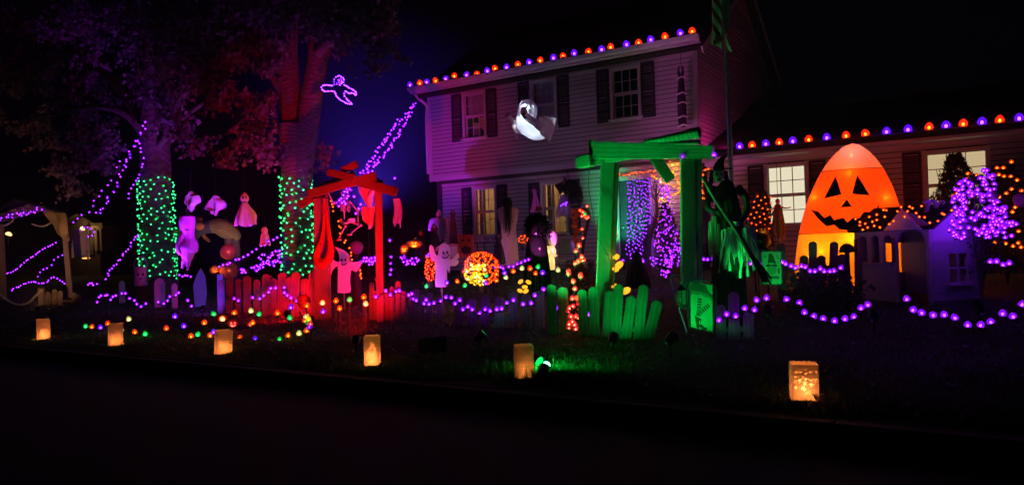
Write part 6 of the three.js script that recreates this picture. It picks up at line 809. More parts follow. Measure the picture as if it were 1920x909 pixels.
// black fuzzy ball on a dark body before the right window
function fuzz(t, name, c, r, n, mat = M.black, sq = V(1, 1, 1)) { const a = [ball(r * 0.85, c.x, c.y, c.z, sq, 20, 14)]; for (let i = 0; i < n; i++) { const d = V(rr(-1, 1), rr(-1, 1), rr(-1, 1)).normalize(), p = c.clone().add(d.clone().multiply(sq).multiplyScalar(r * 0.8)); a.push(taper([p, p.clone().addScaledVector(d, r * 0.18).add(V(rr(-0.03, 0.03), -0.01, 0)), p.clone().addScaledVector(d, r * 0.28).add(V(rr(-0.05, 0.05), rr(-0.06, 0), rr(-0.05, 0.05)))], r * 0.05, 0.003, 3, 4)); } return part(t, name, a, mat); }
{
  const v = 13.6, px = 1011, k = kk(px, v), t = thing('furry_creature', 'black furry round-headed creature on a dark body before the right lower window', 'figure decoration', gnd(px, v), face(px)), y0 = t.position.y, Y = (y) => onV(px, y, v).y - y0;
  fuzz(t, 'head', V(0, Y(423), 0), 25 * k, 240, M.velvet); part(t, 'body', xf(cloth(Y(444), 13 * k, 25 * k, { head: 0, rag: 0.02, flat: 0.7, pow: 0.4, fold: 0.08 }), -2 * k, 0, 0), M.velvet); part(t, 'hat', [cyl(5 * k, 7 * k, 8 * k, 4 * k, Y(391), 0, 0, 0, 0.1)], std(rgb(0.3, 0.12, 0.12), 0.8)); part(t, 'earring', [xf(new THREE.TorusGeometry(4 * k, 0.008, 6, 16), 21 * k, Y(444), 6 * k, 0, 0.4, 0)], M.steel); for (const s of [-1, 1]) dot(t, 'button', s * 3 * k, Y(452 + s * 14), 0.2, 0.025, 0.02, std(rgb(0.15, 0.14, 0.15), 0.5));
  const w = thing('hanging_hag', 'black long-haired hag bust hanging over the right lower window', 'figure decoration', onV(1066, 352, 16.6), face(1066)), q = kk(1066, 16.6); fuzz(w, 'hair', V(4 * q, 0, 0), 19 * q, 160, M.black, V(1.1, 0.85, 0.7)); part(w, 'locks', [...Array(26)].map(() => { const x = rr(2, 24) * q; return taper([V(x, 0, rr(-0.05, 0.1)), V(x + 0.04, -0.2, rr(0, 0.12)), V(x + rr(0, 0.08), -rr(0.25, 0.45), rr(0, 0.1))], 0.02, 0.004, 5, 4); }), M.black); part(w, 'cap', [xf(new THREE.ConeGeometry(7 * q, 16 * q, 14), -6 * q, 15 * q, 0, 0, 0, 0.1)], std(rgb(0.25, 0.06, 0.08), 0.8)); part(w, 'wing', plate([[-26, 6], [-10, 12], [-4, 0], [-16, -12]].map(([x, y]) => [x * q, y * q]), 0.02, 0.003, false), M.dark);
  part(w, 'gauze', xf(cloth(0.55, 0.05, 0.2, { head: 0, rag: 0.15, flat: 0.4, n: 6 }), -10 * q, -0.72, 0.05), std(rgb(0.3, 0.27, 0.24), 0.9, DS)); part(w, 'hook', box(0.02, 0.3, 0.04, 0, 0.28, -0.1), M.iron);
  const bl = thing('blue_bulbs', 'few blue bulbs at the bottom of the hag gauze', 'string lights', V(0, 0, 0)); for (const [x, y] of [[1056, 384], [1060, 383], [1061, 386], [1052, 387], [1063, 381]]) { const m = new THREE.Mesh(GM, B.violet); m.name = 'bulb'; m.position.copy(onV(x, y, 16.3)); bl.add(m); }
  lampAt(onV(1058, 384, 16.2), [0.2, 0.2, 1], 0.1);
}
{ // glowing white ghost blow mould
  const v = 13.9, px = 1031, k = kk(px, v), t = thing('glowing_snow_ghost', 'white plastic ghost lamp glowing brightest at its base, right of the black creature', 'lamp', onV(1029, 506, v), face(px)), mm = phys(rgb(0.95, 0.85, 0.62), 0.7, { transmission: 0.5, thickness: 0, ...DS, emissive: rgb(0.9, 0.6, 0.22) }); const L = (p, x = 0, y = 0) => xf(new THREE.LatheGeometry(p.map(([a, b]) => new THREE.Vector2(a * k, b * k)), 28), x * k, y * k, 0);
  part(t, 'base', L([[11, 0], [12.5, 6], [12, 18], [10, 27]]), mm); part(t, 'middle', L([[11, 26], [13, 30], [13, 38], [9, 45]], 2), mm); part(t, 'head', xf(ball(11 * k, 5 * k, 60 * k, 0, V(0.85, 1.4, 0.8), 24, 16), 0, 0, 0, 0, 0, -0.08), std(rgb(0.7, 0.6, 0.5), 0.7)); dot(t, 'eye', 7 * k, 63 * k, 8 * k, 1.2 * k, 2.6 * k); dot(t, 'eye', 11 * k, 62 * k, 7 * k, 1.2 * k, 2.6 * k); part(t, 'ruffle', L([[12, 24], [15, 27], [11, 29]], 3), mm);
  for (const y of [8, 17, 34]) { part(t, 'lamp_bulb', ball(0.03, 0, y * k, 0), glow(20, 15, 6)); t.updateMatrixWorld(true); lampAt(t.localToWorld(V(0, y * k, 0)), [1, 0.78, 0.36], y > 30 ? 0.25 : 0.5, 'ghost_lamp', 1.5); }
  const fc = thing('folding_chair', 'dark blue folding chair beside the glowing ghost lamp', 'chair', gnd(1066, 14.6), face(1066) - 0.15), y0 = fc.position.y, q = kk(1066, 14.6), Y = (y) => onV(1066, y, 14.6).y - y0, st = M.iron;
  part(fc, 'backrest', plate([[-14, Y(477) / q], [14, Y(477) / q], [15, Y(460) / q], [10, Y(452) / q], [-10, Y(452) / q], [-15, Y(460) / q]].map(([x, y]) => [x * q, y * q]), 0.03, 0.008, false), std(rgb(0.03, 0.04, 0.1), 0.6)); part(fc, 'seat', rbox(0.4, 0.04, 0.4, 0, Y(488), 0.2), std(rgb(0.1, 0.08, 0.06), 0.6)); for (const s of [-1, 1]) { part(fc, 'leg', tube([V(s * 15 * q, Y(452), 0), V(s * 15 * q, Y(488), 0.1), V(s * 15 * q, 0, 0.42)], 0.011, 12, 6), st); part(fc, 'leg', tube([V(s * 13 * q, Y(486), 0.36), V(s * 13 * q, 0, -0.1)], 0.011, 6, 6), st); }
}
{ // stacked pumpkin heads and candy cane hook
  const v = 13, t = thing('pumpkin_stack', 'stack of small orange pumpkin heads lit red, right of the right window', 'pumpkin stack', V(0, 0, 0)); for (const [x, y, r] of [[1076, 395, 6], [1083, 401, 5.5], [1077, 407, 5.5], [1079, 415, 6], [1077, 424, 6], [1082, 433, 7], [1078, 442, 5], [1081, 451, 6], [1086, 460, 7]]) { const k = kk(x, v), p = onV(x, y, v), g = new THREE.SphereGeometry(r * k, 24, 12), q = g.attributes.position; for (let i = 0; i < q.count; i++) { const a = Math.atan2(q.getZ(i), q.getX(i)), f = 1 - 0.08 * Math.abs(Math.sin(a * 4)); q.setXYZ(i, q.getX(i) * f * 1.15, q.getY(i) * 0.85, q.getZ(i) * f); } g.computeVertexNormals(); part(t, 'pumpkin', xf(g, p.x, p.y, p.z), M.orange); }
  part(t, 'pole', tube([onV(1080, 390, v + 0.03), onV(1080, 470, v + 0.03), onV(1081, 515, v + 0.03)], 0.012), M.iron);
  const c = thing('light_cane', 'black crook hung with red and green bulbs beside the pumpkin stack', 'light sculpture', V(0, 0, 0)), q = 12.7; part(c, 'crook', tube(px2([[1089, 520], [1093, 470], [1096, 445], [1102, 420], [1104, 402], [1100, 394], [1094, 393], [1090, 400]], q), 0.035, 50, 8), M.iron);
  const add = (x, y, kd, gm = G6) => { const m = new THREE.Mesh(gm, B[kd]); m.name = 'bulb'; m.position.copy(onV(x, y, q - 0.08)); c.add(m); }; [[1093, 400, 'pink'], [1095, 406, 'pink'], [1097, 404, 'green'], [1100, 412, 'pink'], [1103, 410, 'pink'], [1091, 408, 'pink'], [1101, 389, 'pink'], [1088, 397, 'red'], [1098, 410, 'amber'], [1092, 432, 'pink'], [1093, 449, 'pink']].forEach((a) => add(...a)); lampAt(onV(1096, 405, q - 0.2), LC.pink, 0.2);
  string('red_garland', 'string of red pumpkin bulbs tumbling down to the grass beside the green arch', null, px2([[1086, 464], [1092, 485], [1085, 493], [1081, 474], [1094, 491], [1080, 497], [1064, 512], [1066, 516], [1088, 519], [1090, 522], [1076, 531], [1078, 545], [1074, 563], [1080, 562], [1083, 563], [1086, 573], [1073, 577], [1068, 581], [1064, 587], [1087, 583], [1071, 596], [1080, 597], [1084, 599], [1074, 606], [1067, 611], [1077, 612], [1066, 618], [1080, 620]], 8.95), ['pink'], G6, { cord: false, every: 3, I: 0.07 });
  const sp = thing('red_shrub', 'dark shrub with red berries bulbs left of the green arch post', 'shrub', gnd(1092, 12.4)); { const im = new THREE.InstancedMesh(leafGeo(), std(rgb(0.2, 0.03, 0.02), 0.7, DS), 260), m = new THREE.Matrix4(), k = kk(1092, 12.4); for (let i = 0; i < 260; i++) { m.compose(V(rr(-1, 1) * 20 * k, rr(0, 1) * 0.75, rr(-0.25, 0.25)), new THREE.Quaternion().setFromEuler(new THREE.Euler(rr(-2, 2), rnd() * 6, 0)), V(1, 1, 1).multiplyScalar(rr(0.5, 0.9))); im.setMatrixAt(i, m); } im.name = 'foliage'; im.userData.kind = 'stuff'; sp.add(im); part(sp, 'stems', [...Array(9)].map(() => { const x = rr(-1, 1) * 18 * k; return taper([V(0, 0, 0), V(x * 0.4, 0.35, 0), V(x, 0.7, 0)], 0.012, 0.004, 5, 4); }), M.twig); }
}
// ---------- door decorations ----------
{
  const pts = []; const fill = (x, y, rx, ry, n, v) => { for (let i = 0; i < n; i++) pts.push(onV(x + rr(-rx, rx), y + rr(-ry, ry), v + rr(-0.08, 0.08))); };
  // curtain of purple lights over the open door: vertical drops
  const drops = [], lines = []; for (let i = 0; i < 10; i++) { const l = [], x = 1179 + i * 4.6; for (let y = 336 + rr(0, 8); y < 496 - Math.abs(i - 4) * 4; y += rr(6, 9.5)) l.push(onV(x + rr(-2.5, 2.5) - (y - 336) * 0.02, y, 17.7)); drops.push(...l); lines.push(l); }
  string('door_curtain_lights', 'curtain of purple lights hanging in the front doorway', null, drops, ['purple'], GS, { lines, every: 10, I: 0.12, cr: 0.004 });
  // conical tree of purple lights right of the door
  const cone = []; for (let i = 0; i < 135; i++) { const f = Math.sqrt(rnd()), y = 372 + f * 128, w = 7 + f * 26; cone.push(onV(1254 + rr(-w, w) - f * 6, y, 15.6 + rr(-0.25, 0.25))); }
  string('cone_tree_lights', 'tall cone of purple lights right of the front door', null, cone, ['purple'], GS, { cord: false, every: 14, I: 0.14 });
  shrub('door_shrub', 'dark shrub under the purple light cone right of the door', 1252, 15.9, 380, 56, 700, { lo: 0.15 });
  const low = []; for (let i = 0; i < 60; i++) { const f = rnd(); low.push(onV(1270 - f * 28 + rr(-8, 8), 462 + f * 58 + rr(-8, 8), 14.2 + rr(-0.15, 0.15))); } string('shrub_lights', 'purple lights sweeping down from the cone to the path behind the arch', null, low, ['purple'], GS, { cord: false, every: 10, I: 0.1 });
  garland('single purple bulbs on the dark path behind the green arch', [[1209, 507], [1168, 490], [1192, 492], [1206, 492]], 13.5, { cord: false });
  // orange lights framing the door head and side
  const o1 = px2([[1158, 327], [1166, 329], [1176, 328], [1186, 325], [1196, 326], [1206, 324], [1216, 323], [1228, 322]], 17.6), o = along(o1, 0.05, 0.03);
  string('door_head_lights', 'orange lights swagged over the front door head', null, o, ['amber', 'pink'], GS, { cr: 0.006, every: 5, I: 0.8 });
  const web = [...along(px2([[1222, 328], [1236, 340], [1252, 346], [1268, 352], [1278, 356]], 17.72), 0.04, 0.03), ...along(px2([[1232, 377], [1244, 374], [1260, 367], [1276, 360]], 17.72), 0.036, 0.02), ...along(px2([[1256, 306], [1264, 325], [1272, 342], [1279, 360]], 17.72), 0.042, 0.03), ...along(px2([[1256, 308], [1264, 311], [1272, 309], [1280, 312]], 17.72), 0.07, 0.02)];
  string('web_lights', 'orange lights strung like a web on the wall right of the door', null, web, ['amber', 'gold'], GS, { cord: false, every: 6, I: 1.5 });
  const swag = [...along(px2([[1236, 345], [1246, 372], [1252, 352]], 17.7), 0.09, 0.04), ...along(px2([[1250, 350], [1256, 378], [1246, 368]], 17.7), 0.09, 0.06)]; string('web_lights', 'bright pink-purple bulbs in the middle of the orange web lights', null, swag, ['purple'], GM, { cord: false, every: 5, I: 0.12 });
  const post = along(px2([[1232, 395], [1234, 420], [1232, 445], [1236, 470]], 16.6), 0.07, 0.04); string('post_lights', 'orange lights running up beside the bare tree right of the door', null, [...post, ...along(px2([[1154, 390], [1153, 410], [1156, 430], [1158, 450]], 16.6), 0.08, 0.04)], ['amber'], GS, { cord: false, every: 8, I: 0.7 });
  string('edge_lights', 'orange lights on the house corner right of the green arch', null, [...along(px2([[1322, 322], [1317, 340], [1316, 355], [1318, 372]], 17.3), 0.09, 0.02), ...px2([[1324, 320], [1329, 318], [1322, 374], [1328, 375], [1332, 376]], 17.3)], ['amber'], GM, { cord: false, every: 4, I: 0.2 });
  // bare decorative tree beside the door
  const bt = thing('bare_tree', 'bare dark branching tree ornament beside the front door', 'tree ornament', V(0, 0, 0)), q = 16, P = (x, y) => onV(x, y, q); part(bt, 'trunk', taper([P(1216, 515), P(1214, 490), P(1216, 450), P(1226, 420), P(1232, 395), P(1230, 365), P(1231, 345)], 0.11, 0.015, 30, 9, 0.1), M.twig); for (const l of [[[1231, 380], [1224, 366], [1222, 350]], [[1231, 370], [1238, 355], [1243, 346]], [[1229, 400], [1238, 390], [1248, 382]], [[1228, 412], [1218, 400], [1214, 388]], [[1230, 360], [1226, 350], [1228, 338]], [[1226, 420], [1236, 412], [1244, 402]]]) part(bt, 'branch', taper(px2(l, q), 0.02, 0.005, 8, 5), M.twig);
  const ur = thing('porch_urn', 'pale round plaque on the wall corner right of the green arch', 'ornament', onV(1322, 405, 17.2), face(1322)); part(ur, 'disc', xf(new THREE.SphereGeometry(0.17, 20, 14), 0, 0, 0, 0, 0, 0, V(0.8, 1.1, 0.3)), M.grey); part(ur, 'stem', cyl(0.04, 0.06, 0.5, 0, -0.4, 0), M.grey);
  hoodedX('dark shapeless lump in the doorway shadow behind the green arch', 1196, 470, 540, 44, 12.5);  // stands for vague dark lumps, not a clear figure
}
function hoodedX(label, px, top, bot, w, v) { const t = drape('dark_lump', label, 'figure decoration', px, top, bot, w, v, { rh: 0.2, head: w * 0.4 * kk(px, v), rag: 0.04, flat: 0.7, pow: 0.35, part: 'robe' }, std(rgb(0.03, 0.02, 0.04), 0.9, DS)); return t; }
// ---------- witch with broom ----------
{
  const v = 10.3, px = 1372, k = kk(px, v), t = thing('witch', 'tall witch figure in a pointed hat and ragged black robe, her skirt lit green', 'witch decoration', gnd(px, v), face(px) + 0.1), y0 = t.position.y, P = (x, y, z = 0) => V((x - px) * k, onV(px, y, v).y - y0, z), rag = std(rgb(0.025, 0.022, 0.025), 0.95, { map: T.cloth, ...DS });
  const hs = P(0, 345).y; part(t, 'robe', xf(cloth(hs, 14 * k, 30 * k, { head: 0, rag: 0.05, flat: 0.7, pow: 0.55, n: 9, fold: 0.14 }), -2 * k, 0, 0), rag); part(t, 'cape', xf(cloth(0.78, 6 * k, 27 * k, { head: 0, rag: 0.25, flat: 0.8, pow: 0.42, n: 6, fold: 0.12 }), -1 * k, hs - 0.72, 0.02), rag);
  part(t, 'head', [ball(12 * k, ...P(1357, 328, 0.06).toArray(), V(0.85, 1.15, 0.95), 20, 16), xf(new THREE.ConeGeometry(2.6 * k, 9 * k, 10), ...P(1357, 331, 0.06 + 12 * k).toArray(), 1.9, 0, 0), ball(4 * k, ...P(1357, 339, 0.05 + 8 * k).toArray(), V(1, 0.8, 0.8))], M.skin); for (const s of [-1, 1]) dot(t, 'eye', ...P(1357 + s * 4, 327, 0.06 + 10.5 * k).toArray(), 2.2 * k, 1.7 * k); dot(t, 'mouth', ...P(1357, 337, 0.06 + 9.5 * k).toArray(), 4 * k, 1.2 * k);
  part(t, 'hat', [xf(new THREE.CylinderGeometry(25 * k, 26 * k, 2.5 * k, 30), ...P(1357, 317, 0.03).toArray(), 0.1, 0, 0.06), taper([P(1357, 316, 0.03), P(1360, 305, 0.02), P(1366, 296), P(1374, 290, -0.02)], 11 * k, 1.5 * k, 14, 14, 0.2)], rag); part(t, 'hair', [...Array(20)].map((_, i) => { const s = i % 2 ? 1 : -1, x = 1357 + s * (9 + rnd() * 5); return taper([P(x, 320, 0.04), P(x + s * 4, 345, 0.06), P(x + s * rr(2, 8), 370 + rnd() * 15, 0.06)], 0.018, 0.006, 6, 4); }), M.black);
  part(t, 'arm', [taper([P(1350, 352, 0.05), P(1336, 372, 0.14), P(1334, 390, 0.25), P(1345, 398, 0.34)], (q) => (8 - 3 * q) * k, 0, 16, 10, 0.2), ball(4.4 * k, ...P(1347, 399, 0.36).toArray(), V(1, 0.8, 0.7)), ...[0, 1, 2, 3, 4].map((i) => taper([P(1347 + i * 0.8, 398 + i * 1.6, 0.37), P(1352 + i * 0.6, 399 + i * 1.8, 0.42), P(1353 + i * 0.3, 403 + i * 1.6, 0.38)], 1.3 * k, 0.8 * k, 6, 6))], rag);
  part(t, 'arm', [taper([P(1390, 352, 0.05), P(1404, 372, 0.1), P(1402, 400, 0.2), P(1392, 416, 0.28)], (q) => (8 - 3 * q) * k, 0, 16, 10, 0.2), ...[0, 1, 2, 3, 4].map((i) => taper([P(1391 - i, 416, 0.28), P(1386 - i * 0.4, 419 + i * 2, 0.32), P(1383, 420 + i * 2.2, 0.28)], 1.3 * k, 0.8 * k, 6, 6))], rag);
  // ragged skirt strips
  for (let j = 0; j < 20; j++) { const i = j * 0.53, x = 1358 + i * 5.4 + rr(-2, 2), top = 425 + rr(0, 16), bot = rr(480, 528) - Math.abs(i - 5) * 3, w = rr(2, 4.5) * k, n = 10, pos = [], idx = [], out = 0.3 + 0.05 * Math.sin(i * 2); for (let m = 0; m <= n; m++) { const f = m / n, c = P(x + (i - 5) * 1.6 * f + 1.5 * Math.sin(f * 4 + i), top + (bot - top) * f, out + 0.06 * f + 0.03 * Math.sin(f * 6 + i)), ww = w * (1 - 0.6 * f + 0.35 * Math.sin(f * 13 + i * 3)); pos.push(c.x - ww, c.y, c.z - 0.015, c.x, c.y, c.z + 0.02, c.x + ww, c.y, c.z - 0.015); } for (let j = 0; j < n; j++) for (const s of [0, 1]) { const q = j * 3 + s; idx.push(q, q + 3, q + 1, q + 1, q + 3, q + 4); } const g = new THREE.BufferGeometry(); g.setAttribute('position', new THREE.Float32BufferAttribute(pos, 3)); g.setIndex(idx); g.computeVertexNormals(); part(t, 'skirt_strip', g, std(rgb(0.45, 0.45, 0.4), 0.95, DS)); }
  for (const [x, y, h, w] of [[1345, 405, 0.45, 5], [1338, 415, 0.42, 5], [1350, 420, 0.35, 4]]) part(t, 'sleeve_rag', xf(cloth(h, 0.03, w * k, { head: 0, rag: 0.35, flat: 0.4, n: 4 }), ...P(x, y, 0.25).setY(P(x, y).y - h).toArray()), M.rag);
  part(t, 'cuff', [0, 1, 2, 3].map((i) => tube([P(1374, 417 + i * 2.2, 0.3), P(1381, 418 + i * 2.2, 0.36), P(1388, 417 + i * 2.2, 0.3)], 0.008, 8, 5)), M.bone);
  const br = thing('broom', 'long broom slanting across the witch with dark bristles by the gnome flag', 'broom', V(0, 0, 0)), q = 9.85; part(br, 'handle', taper(px2([[1318, 332], [1345, 378], [1380, 430], [1412, 482]], q), 0.03, 0.03, 20, 8, 0.1), M.twig); part(br, 'bristles', [...Array(30)].map(() => { const a = onV(1410 + rr(-3, 3), 480, q + rr(-0.04, 0.04)), e = onV(1440 + rr(-9, 9), 530 + rr(-8, 5), q + rr(-0.1, 0.1)); return taper([a, a.clone().lerp(e, 0.5).add(V(rr(-0.02, 0.02), 0.01, 0)), e], 0.012, 0.006, 5, 4); }), M.black);
  // cauldron and small hanging skeleton near the shrub
  const ca = thing('cauldron', 'black cauldron with an orange glow right of the witch', 'cauldron', gnd(1428, 13.6), 0), r = 22 * kk(1428, 13.6), yc = onV(1428, 452, 13.6).y - ca.position.y; part(ca, 'pot', xf(new THREE.LatheGeometry([[0, -0.85], [0.6, -0.7], [0.95, -0.2], [0.95, 0.25], [0.72, 0.6], [0.85, 0.72], [0.78, 0.74], [0.65, 0.6]].map(([x, y]) => new THREE.Vector2(x * r, y * r)), 26), 0, yc, 0), std(rgb(0.015, 0.015, 0.015), 0.35, DS)); for (let i = 0; i < 3; i++) part(ca, 'leg', cyl(0.03, 0.02, yc - r * 0.6, Math.cos(i * 2.1) * r * 0.6, (yc - r * 0.6) / 2, Math.sin(i * 2.1) * r * 0.6), M.iron); part(ca, 'brew', cyl(r * 0.68, r * 0.68, 0.02, 0, yc + r * 0.5, 0, 0, 0, 0, 20), std(rgb(0.7, 0.25, 0.05), 0.4));
  const cp = carved('cauldron_pumpkin', 'small orange pumpkin sitting in the cauldron', 1432, 432, 13.5, 0.09, M.orange, null, 0, { e: [0.6, 0.2, 0.02] });
  const sk = thing('hanging_reaper', 'thin grey hanging skeleton in rags before the bright window', 'skeleton', onV(1461, 440, 15.2), face(1461)), u = 68 * kk(1461, 15.2); part(sk, 'skull', [ball(u * 0.07, 0, u * 0.92, 0, V(0.9, 1.1, 1)), rbox(u * 0.08, u * 0.05, u * 0.08, 0, u * 0.85, u * 0.02)], M.bone); part(sk, 'robe', xf(cloth(u * 0.85, u * 0.05, u * 0.16, { head: 0, rag: 0.4, flat: 0.5, n: 5, pow: 0.4 }), 0, 0, 0), std(rgb(0.12, 0.1, 0.1), 0.9, DS)); part(sk, 'arm', [taper([V(-0.05 * u, u * 0.78, 0), V(-0.18 * u, u * 0.7, 0.05), V(-0.3 * u, u * 0.76, 0.08)], 0.018, 0.01, 8, 6), taper([V(0.05 * u, u * 0.78, 0), V(0.2 * u, u * 0.72, 0.05), V(0.34 * u, u * 0.74, 0.06)], 0.018, 0.01, 8, 6)], M.bone); part(sk, 'cord', cyl(0.005, 0.005, 0.7, 0, u + 0.35, 0), M.cord);
}
{ // bound figure hung on the upper wall
  const v = 17.25, px = 1281, k = kk(px, v), t = thing('bound_figure', 'dark bound figure hanging head down on the upper wall, wrapped in white rope', 'figure decoration', onV(px, 240, v), face(px) * 0.3); const Y = (y) => (240 - y) * k; part(t, 'body', taper([V(0, Y(238), 0), V(0, Y(222), 0.02), V(0, Y(195), 0.04), V(0, Y(170), 0.03), V(0, Y(148), 0.02), V(-0.01, Y(140), 0)], (q) => (7.5 + 1.5 * Math.sin(q * 3) - 4 * q * q) * k, 0, 30, 14, 0.15), std(rgb(0.04, 0.02, 0.05), 0.9)); for (const y of [147, 176, 194, 220, 236]) part(t, 'rope', tube([V(-9 * k, Y(y), 0.02), V(-3 * k, Y(y + 1), 10 * k), V(4 * k, Y(y - 1), 10 * k), V(9 * k, Y(y + 1), 0.02)], 0.022, 14, 6), M.white); for (const s of [-1, 1]) part(t, 'claw', taper([V(s * 2 * k, Y(143), 0.02), V(s * 4 * k, Y(136), 0.05), V(s * 3 * k, Y(124), 0.04)], 0.04, 0.015, 8, 7), std(rgb(0.05, 0.03, 0.06), 0.8)); part(t, 'hanger', cyl(0.006, 0.006, 0.4, 0, Y(112), 0), M.cord);
}
// ---------- stake flood lights: a small housing, a glowing lens and the beam ----------
const lensGeo = xf(new THREE.CylinderGeometry(0.05, 0.05, 0.01, 18), 0, 0, 0.066, Math.PI / 2);
function flood(label, px, v, target, color, I, ang, o = {}) {
  const b = o.pos ?? gnd(px, v); if (o.y) b.y += o.y; const p = b.clone().add(V(0, o.h ?? 0.2, 0)), d = target.clone().sub(p).normalize(), t = thing('flood_light', label, 'flood light', b, 0, 'stake flood lights');
  const q = new THREE.Quaternion().setFromUnitVectors(V(0, 0, 1), d), head = part(t, 'housing', xf(new THREE.LatheGeometry([[0.02, -0.08], [0.045, -0.06], [0.06, 0.02], [0.065, 0.075], [0.056, 0.075], [0.052, 0.06]].map((e) => new THREE.Vector2(...e)), 18), 0, 0, 0, Math.PI / 2), M.iron); head.position.set(0, o.h ?? 0.2, 0); head.quaternion.copy(q);
  const L = part(head, 'lens', lensGeo, glow(...color.map((c) => c * (o.lens ?? 1.5)))); if (o.dome) part(head, 'lens_dome', ball(0.04, 0, 0, 0.1, 1), glow(...o.dome)); if (o.dome) lampAt(p.clone().addScaledVector(d, 0.1), color, 1.5, 'lens_light', 1); part(t, 'stake', cyl(0.012, 0.008, (o.h ?? 0.2) + 0.1, 0, (o.h ?? 0.2) / 2 - 0.05, 0), M.iron);
  const l = new THREE.SpotLight(rgb(...color), I * 1.2, 0, ang, o.pen ?? 0.35); l.position.copy(p).addScaledVector(d, 0.09); l.target.position.copy(target); scene.add(l.target); l.shadow.radius = o.soft ?? 2; l.name = 'flood'; scene.add(l);
}
const PU = [0.36, 0.02, 1], MG = [0.85, 0.1, 0.66], GR = [0.0, 1, 0.12], RD = [1, 0.002, 0.006], BL = [0.1, 0.03, 1];
flood('purple flood light in the grass aimed at the left end of the house', 742, 13.2, onV(812, 300, 17.6), PU, 66, 0.34, { pen: 0.45 });
{ const c = onV(1011, 423, 13.6), S = onV(1112, 200, 17.6), f = (13.6 - 12.92) / (17.6 - 12.92), lx = (c.x - S.x * f) / (1 - f); flood('pink flood light on a tall post in front of the black furry creature', 1000, 12.92, onV(1185, 260, 17.6), MG, 28, 0.58, { pen: 0.3, soft: 1, pos: V(lx, gy(12.92) + 0.5, -12.92), h: 0.22 }); }
flood('added pink flood light low in front of the folding chair, aimed at the overhang', 1080, 14.2, onV(1030, 305, 17.6), MG, 2.4, 0.36, { pen: 0.9 });  // added fill for the lower band of the upper wall
for (const [lb, px, c, I] of [['added purple flood light close under the left lower window, aimed up at the eave', 872, [0.5, 0.08, 0.9], 8], ['added pink flood light by the wall between the lower windows, aimed up at the eave', 985, [0.85, 0.4, 0.8], 7], ['added green flood light close to the wall left of the door, aimed up at the eave', 1108, [0.1, 1, 0.35], 4], ['added pale flood light close to the wall right of the door, aimed up at the eave', 1246, [1, 0.7, 0.6], 8]]) { const q = onV(px, 480, 17.25); flood(lb, px, 17.25, V(q.x + 0.3, 6.32, -17.3), c, I, 0.42, { pen: 0.8 }); }  // unseen floods added to light the soffit from below
flood('green flood light glowing in tall grass beside the green-tinted lantern', 1018, 6.62, onV(1190, 355, 9.2), GR, 8, 0.36, { pen: 0.6, h: 0.05, dome: [3, 14, 8] });
flood('red flood light low on the lawn before the red arch', 668, 6.9, onV(655, 455, 9.5), RD, 150, 0.44, { pen: 0.45 });
flood('red flood light close behind the red pumpkins, aimed at the pickets', 540, 8.7, onV(512, 540, 9.7), RD, 20, 0.8, { pen: 0.7 });
{ const q = onV(690, 410, 13.2); flood('blue flood light on a pole behind the red arch, aimed back past the forked maple', 690, 13.2, onV(700, 205, 22), BL, 5200, 0.36, { pen: 1, pos: V(q.x, gy(13.2), q.z), h: q.y - gy(13.2) }); }
flood('purple flood light at the foot of the forked maple', 545, 10.2, onV(560, 150, 11.4), [0.42, 0.04, 0.75], 36, 0.4, { pen: 0.8 });
flood('violet flood light at the foot of the left maple trunk', 300, 10.4, onV(330, 180, 11.2), [0.4, 0.06, 1], 30, 0.7, { pen: 0.8 });
flood('violet flood light aimed at the ghosts flying by the left trunk', 440, 10.35, onV(420, 395, 11.3), [0.4, 0.03, 1], 60, 0.55, { pen: 0.6 });
flood('blue-violet flood light low on the grass before the blue tombstones', 380, 9.0, onV(395, 525, 10.3), [0.14, 0.03, 1], 6, 0.7, { pen: 0.7 });
flood('purple flood light low before the two ghost cut-outs', 770, 9.75, onV(768, 500, 10.7), [0.65, 0.08, 0.85], 7, 1.15, { pen: 0.6 });
flood('magenta flood light clamped on the wing gutter beside the gable wall', 1345, 17.5, V(-5.78, 4.35, -18.5), [1, 0.02, 0.36], 2.6, 0.9, { pen: 0.9, pos: V(-4.95, 3.72, -17.45), h: 0.12 });
flood('green lamp at the hem of the witch skirt', 1392, 9.3, onV(1388, 490, 10.1), GR, 9, 0.25, { pen: 0.7 });
flood('green lamp at the grass left of the bent hook, aimed at the boot flag', 1258, 7.9, onV(1318, 575, 8.5), GR, 1.7, 0.6, { pen: 0.6 });
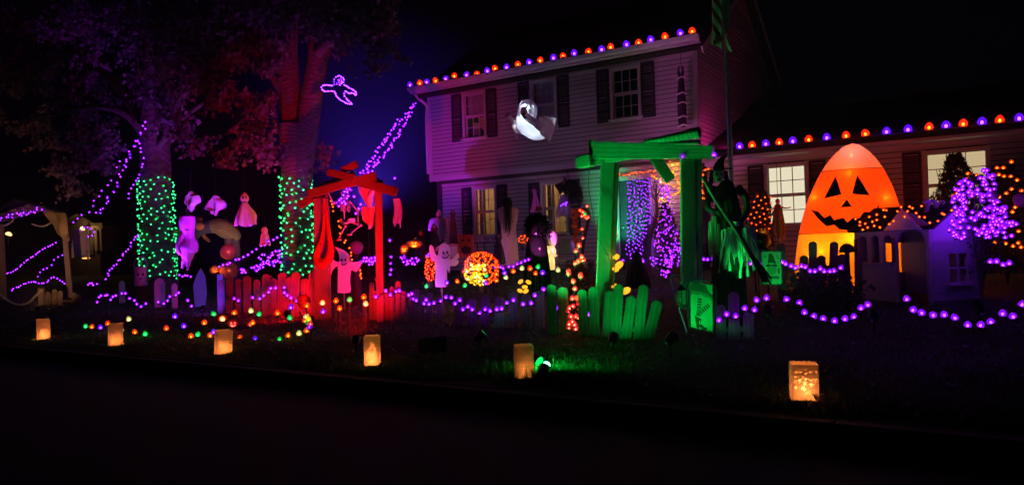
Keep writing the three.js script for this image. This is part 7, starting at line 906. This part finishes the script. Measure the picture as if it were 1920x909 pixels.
flood('violet flood light on the lawn aimed at the playhouse side', 1838, 10.6, onV(1770, 450, 11.5), [0.26, 0.015, 1], 3, 0.5, { pen: 0.7 });
flood('violet lamp at the front of the playhouse', 1640, 9.8, onV(1660, 490, 11), [0.2, 0.05, 0.9], 1, 0.6, { pen: 0.7 });
flood('added green lamp in the grass before the gnome flag', 1442, 10.1, onV(1447, 500, 11), GR, 2.2, 0.5, { pen: 0.6 });  // unseen lamp added only to light the gnome flag
flood('violet flood light behind the red arch, aimed up at the torn cloths', 722, 10.3, onV(691, 385, 9.75), [0.4, 0.05, 1], 14, 0.4, { pen: 0.6 });
flood('warm lamp low on the lawn before the cemetery gate', 70, 8.3, onV(70, 415, 10.7), [1, 0.42, 0.16], 32, 0.5, { pen: 0.8 });
flood('added warm lamp behind the red pickets aimed at the bending figure', 466, 12.2, onV(424, 430, 13), [1, 0.55, 0.3], 12, 0.4, { pen: 0.7 });  // unseen lamp added to brighten the bending figure
flood('green flood light on the front step, aimed up the door frame', 1172, 16.6, onV(1168, 400, 17.95), [0.04, 1, 0.4], 42, 0.42, { pen: 0.6 });
flood('added pink flood light in the yard before the tall haired shroud', 925, 13.2, onV(955, 440, 14.5), MG, 2, 0.45, { pen: 0.7 });  // unseen lamp added to turn the shroud pink
flood('added small green lamp lying in the tall grass, aimed along the lawn to the right', 1004, 6.8, V(gnd(1055, 6.7).x, gnd(1055, 6.7).y - 0.02, -6.7), GR, 17, 0.62, { pen: 1, h: 0.15 });  // second fixture added to light the grass blades
flood('added green lamp low in the grass before the crooked green pickets', 1150, 8.15, onV(1172, 560, 8.85), GR, 1.5, 0.85, { pen: 0.7, h: 0.12 });  // unseen lamp added to bring green light to the pickets
flood('added green flood light on the lawn left of the green arch, aimed across at it', 900, 8.0, onV(1190, 372, 9.2), GR, 58, 0.46, { pen: 0.5, h: 0.12 });  // unseen flood added to light the arch while missing the pole flag
scene.traverse((o) => { if (o.isLight) { o.castShadow = !o.isRectAreaLight; if (o.shadow) { o.shadow.mapSize.set(256, 256); o.shadow.camera.near = 0.02; } } });
renderer.render(scene, camera);
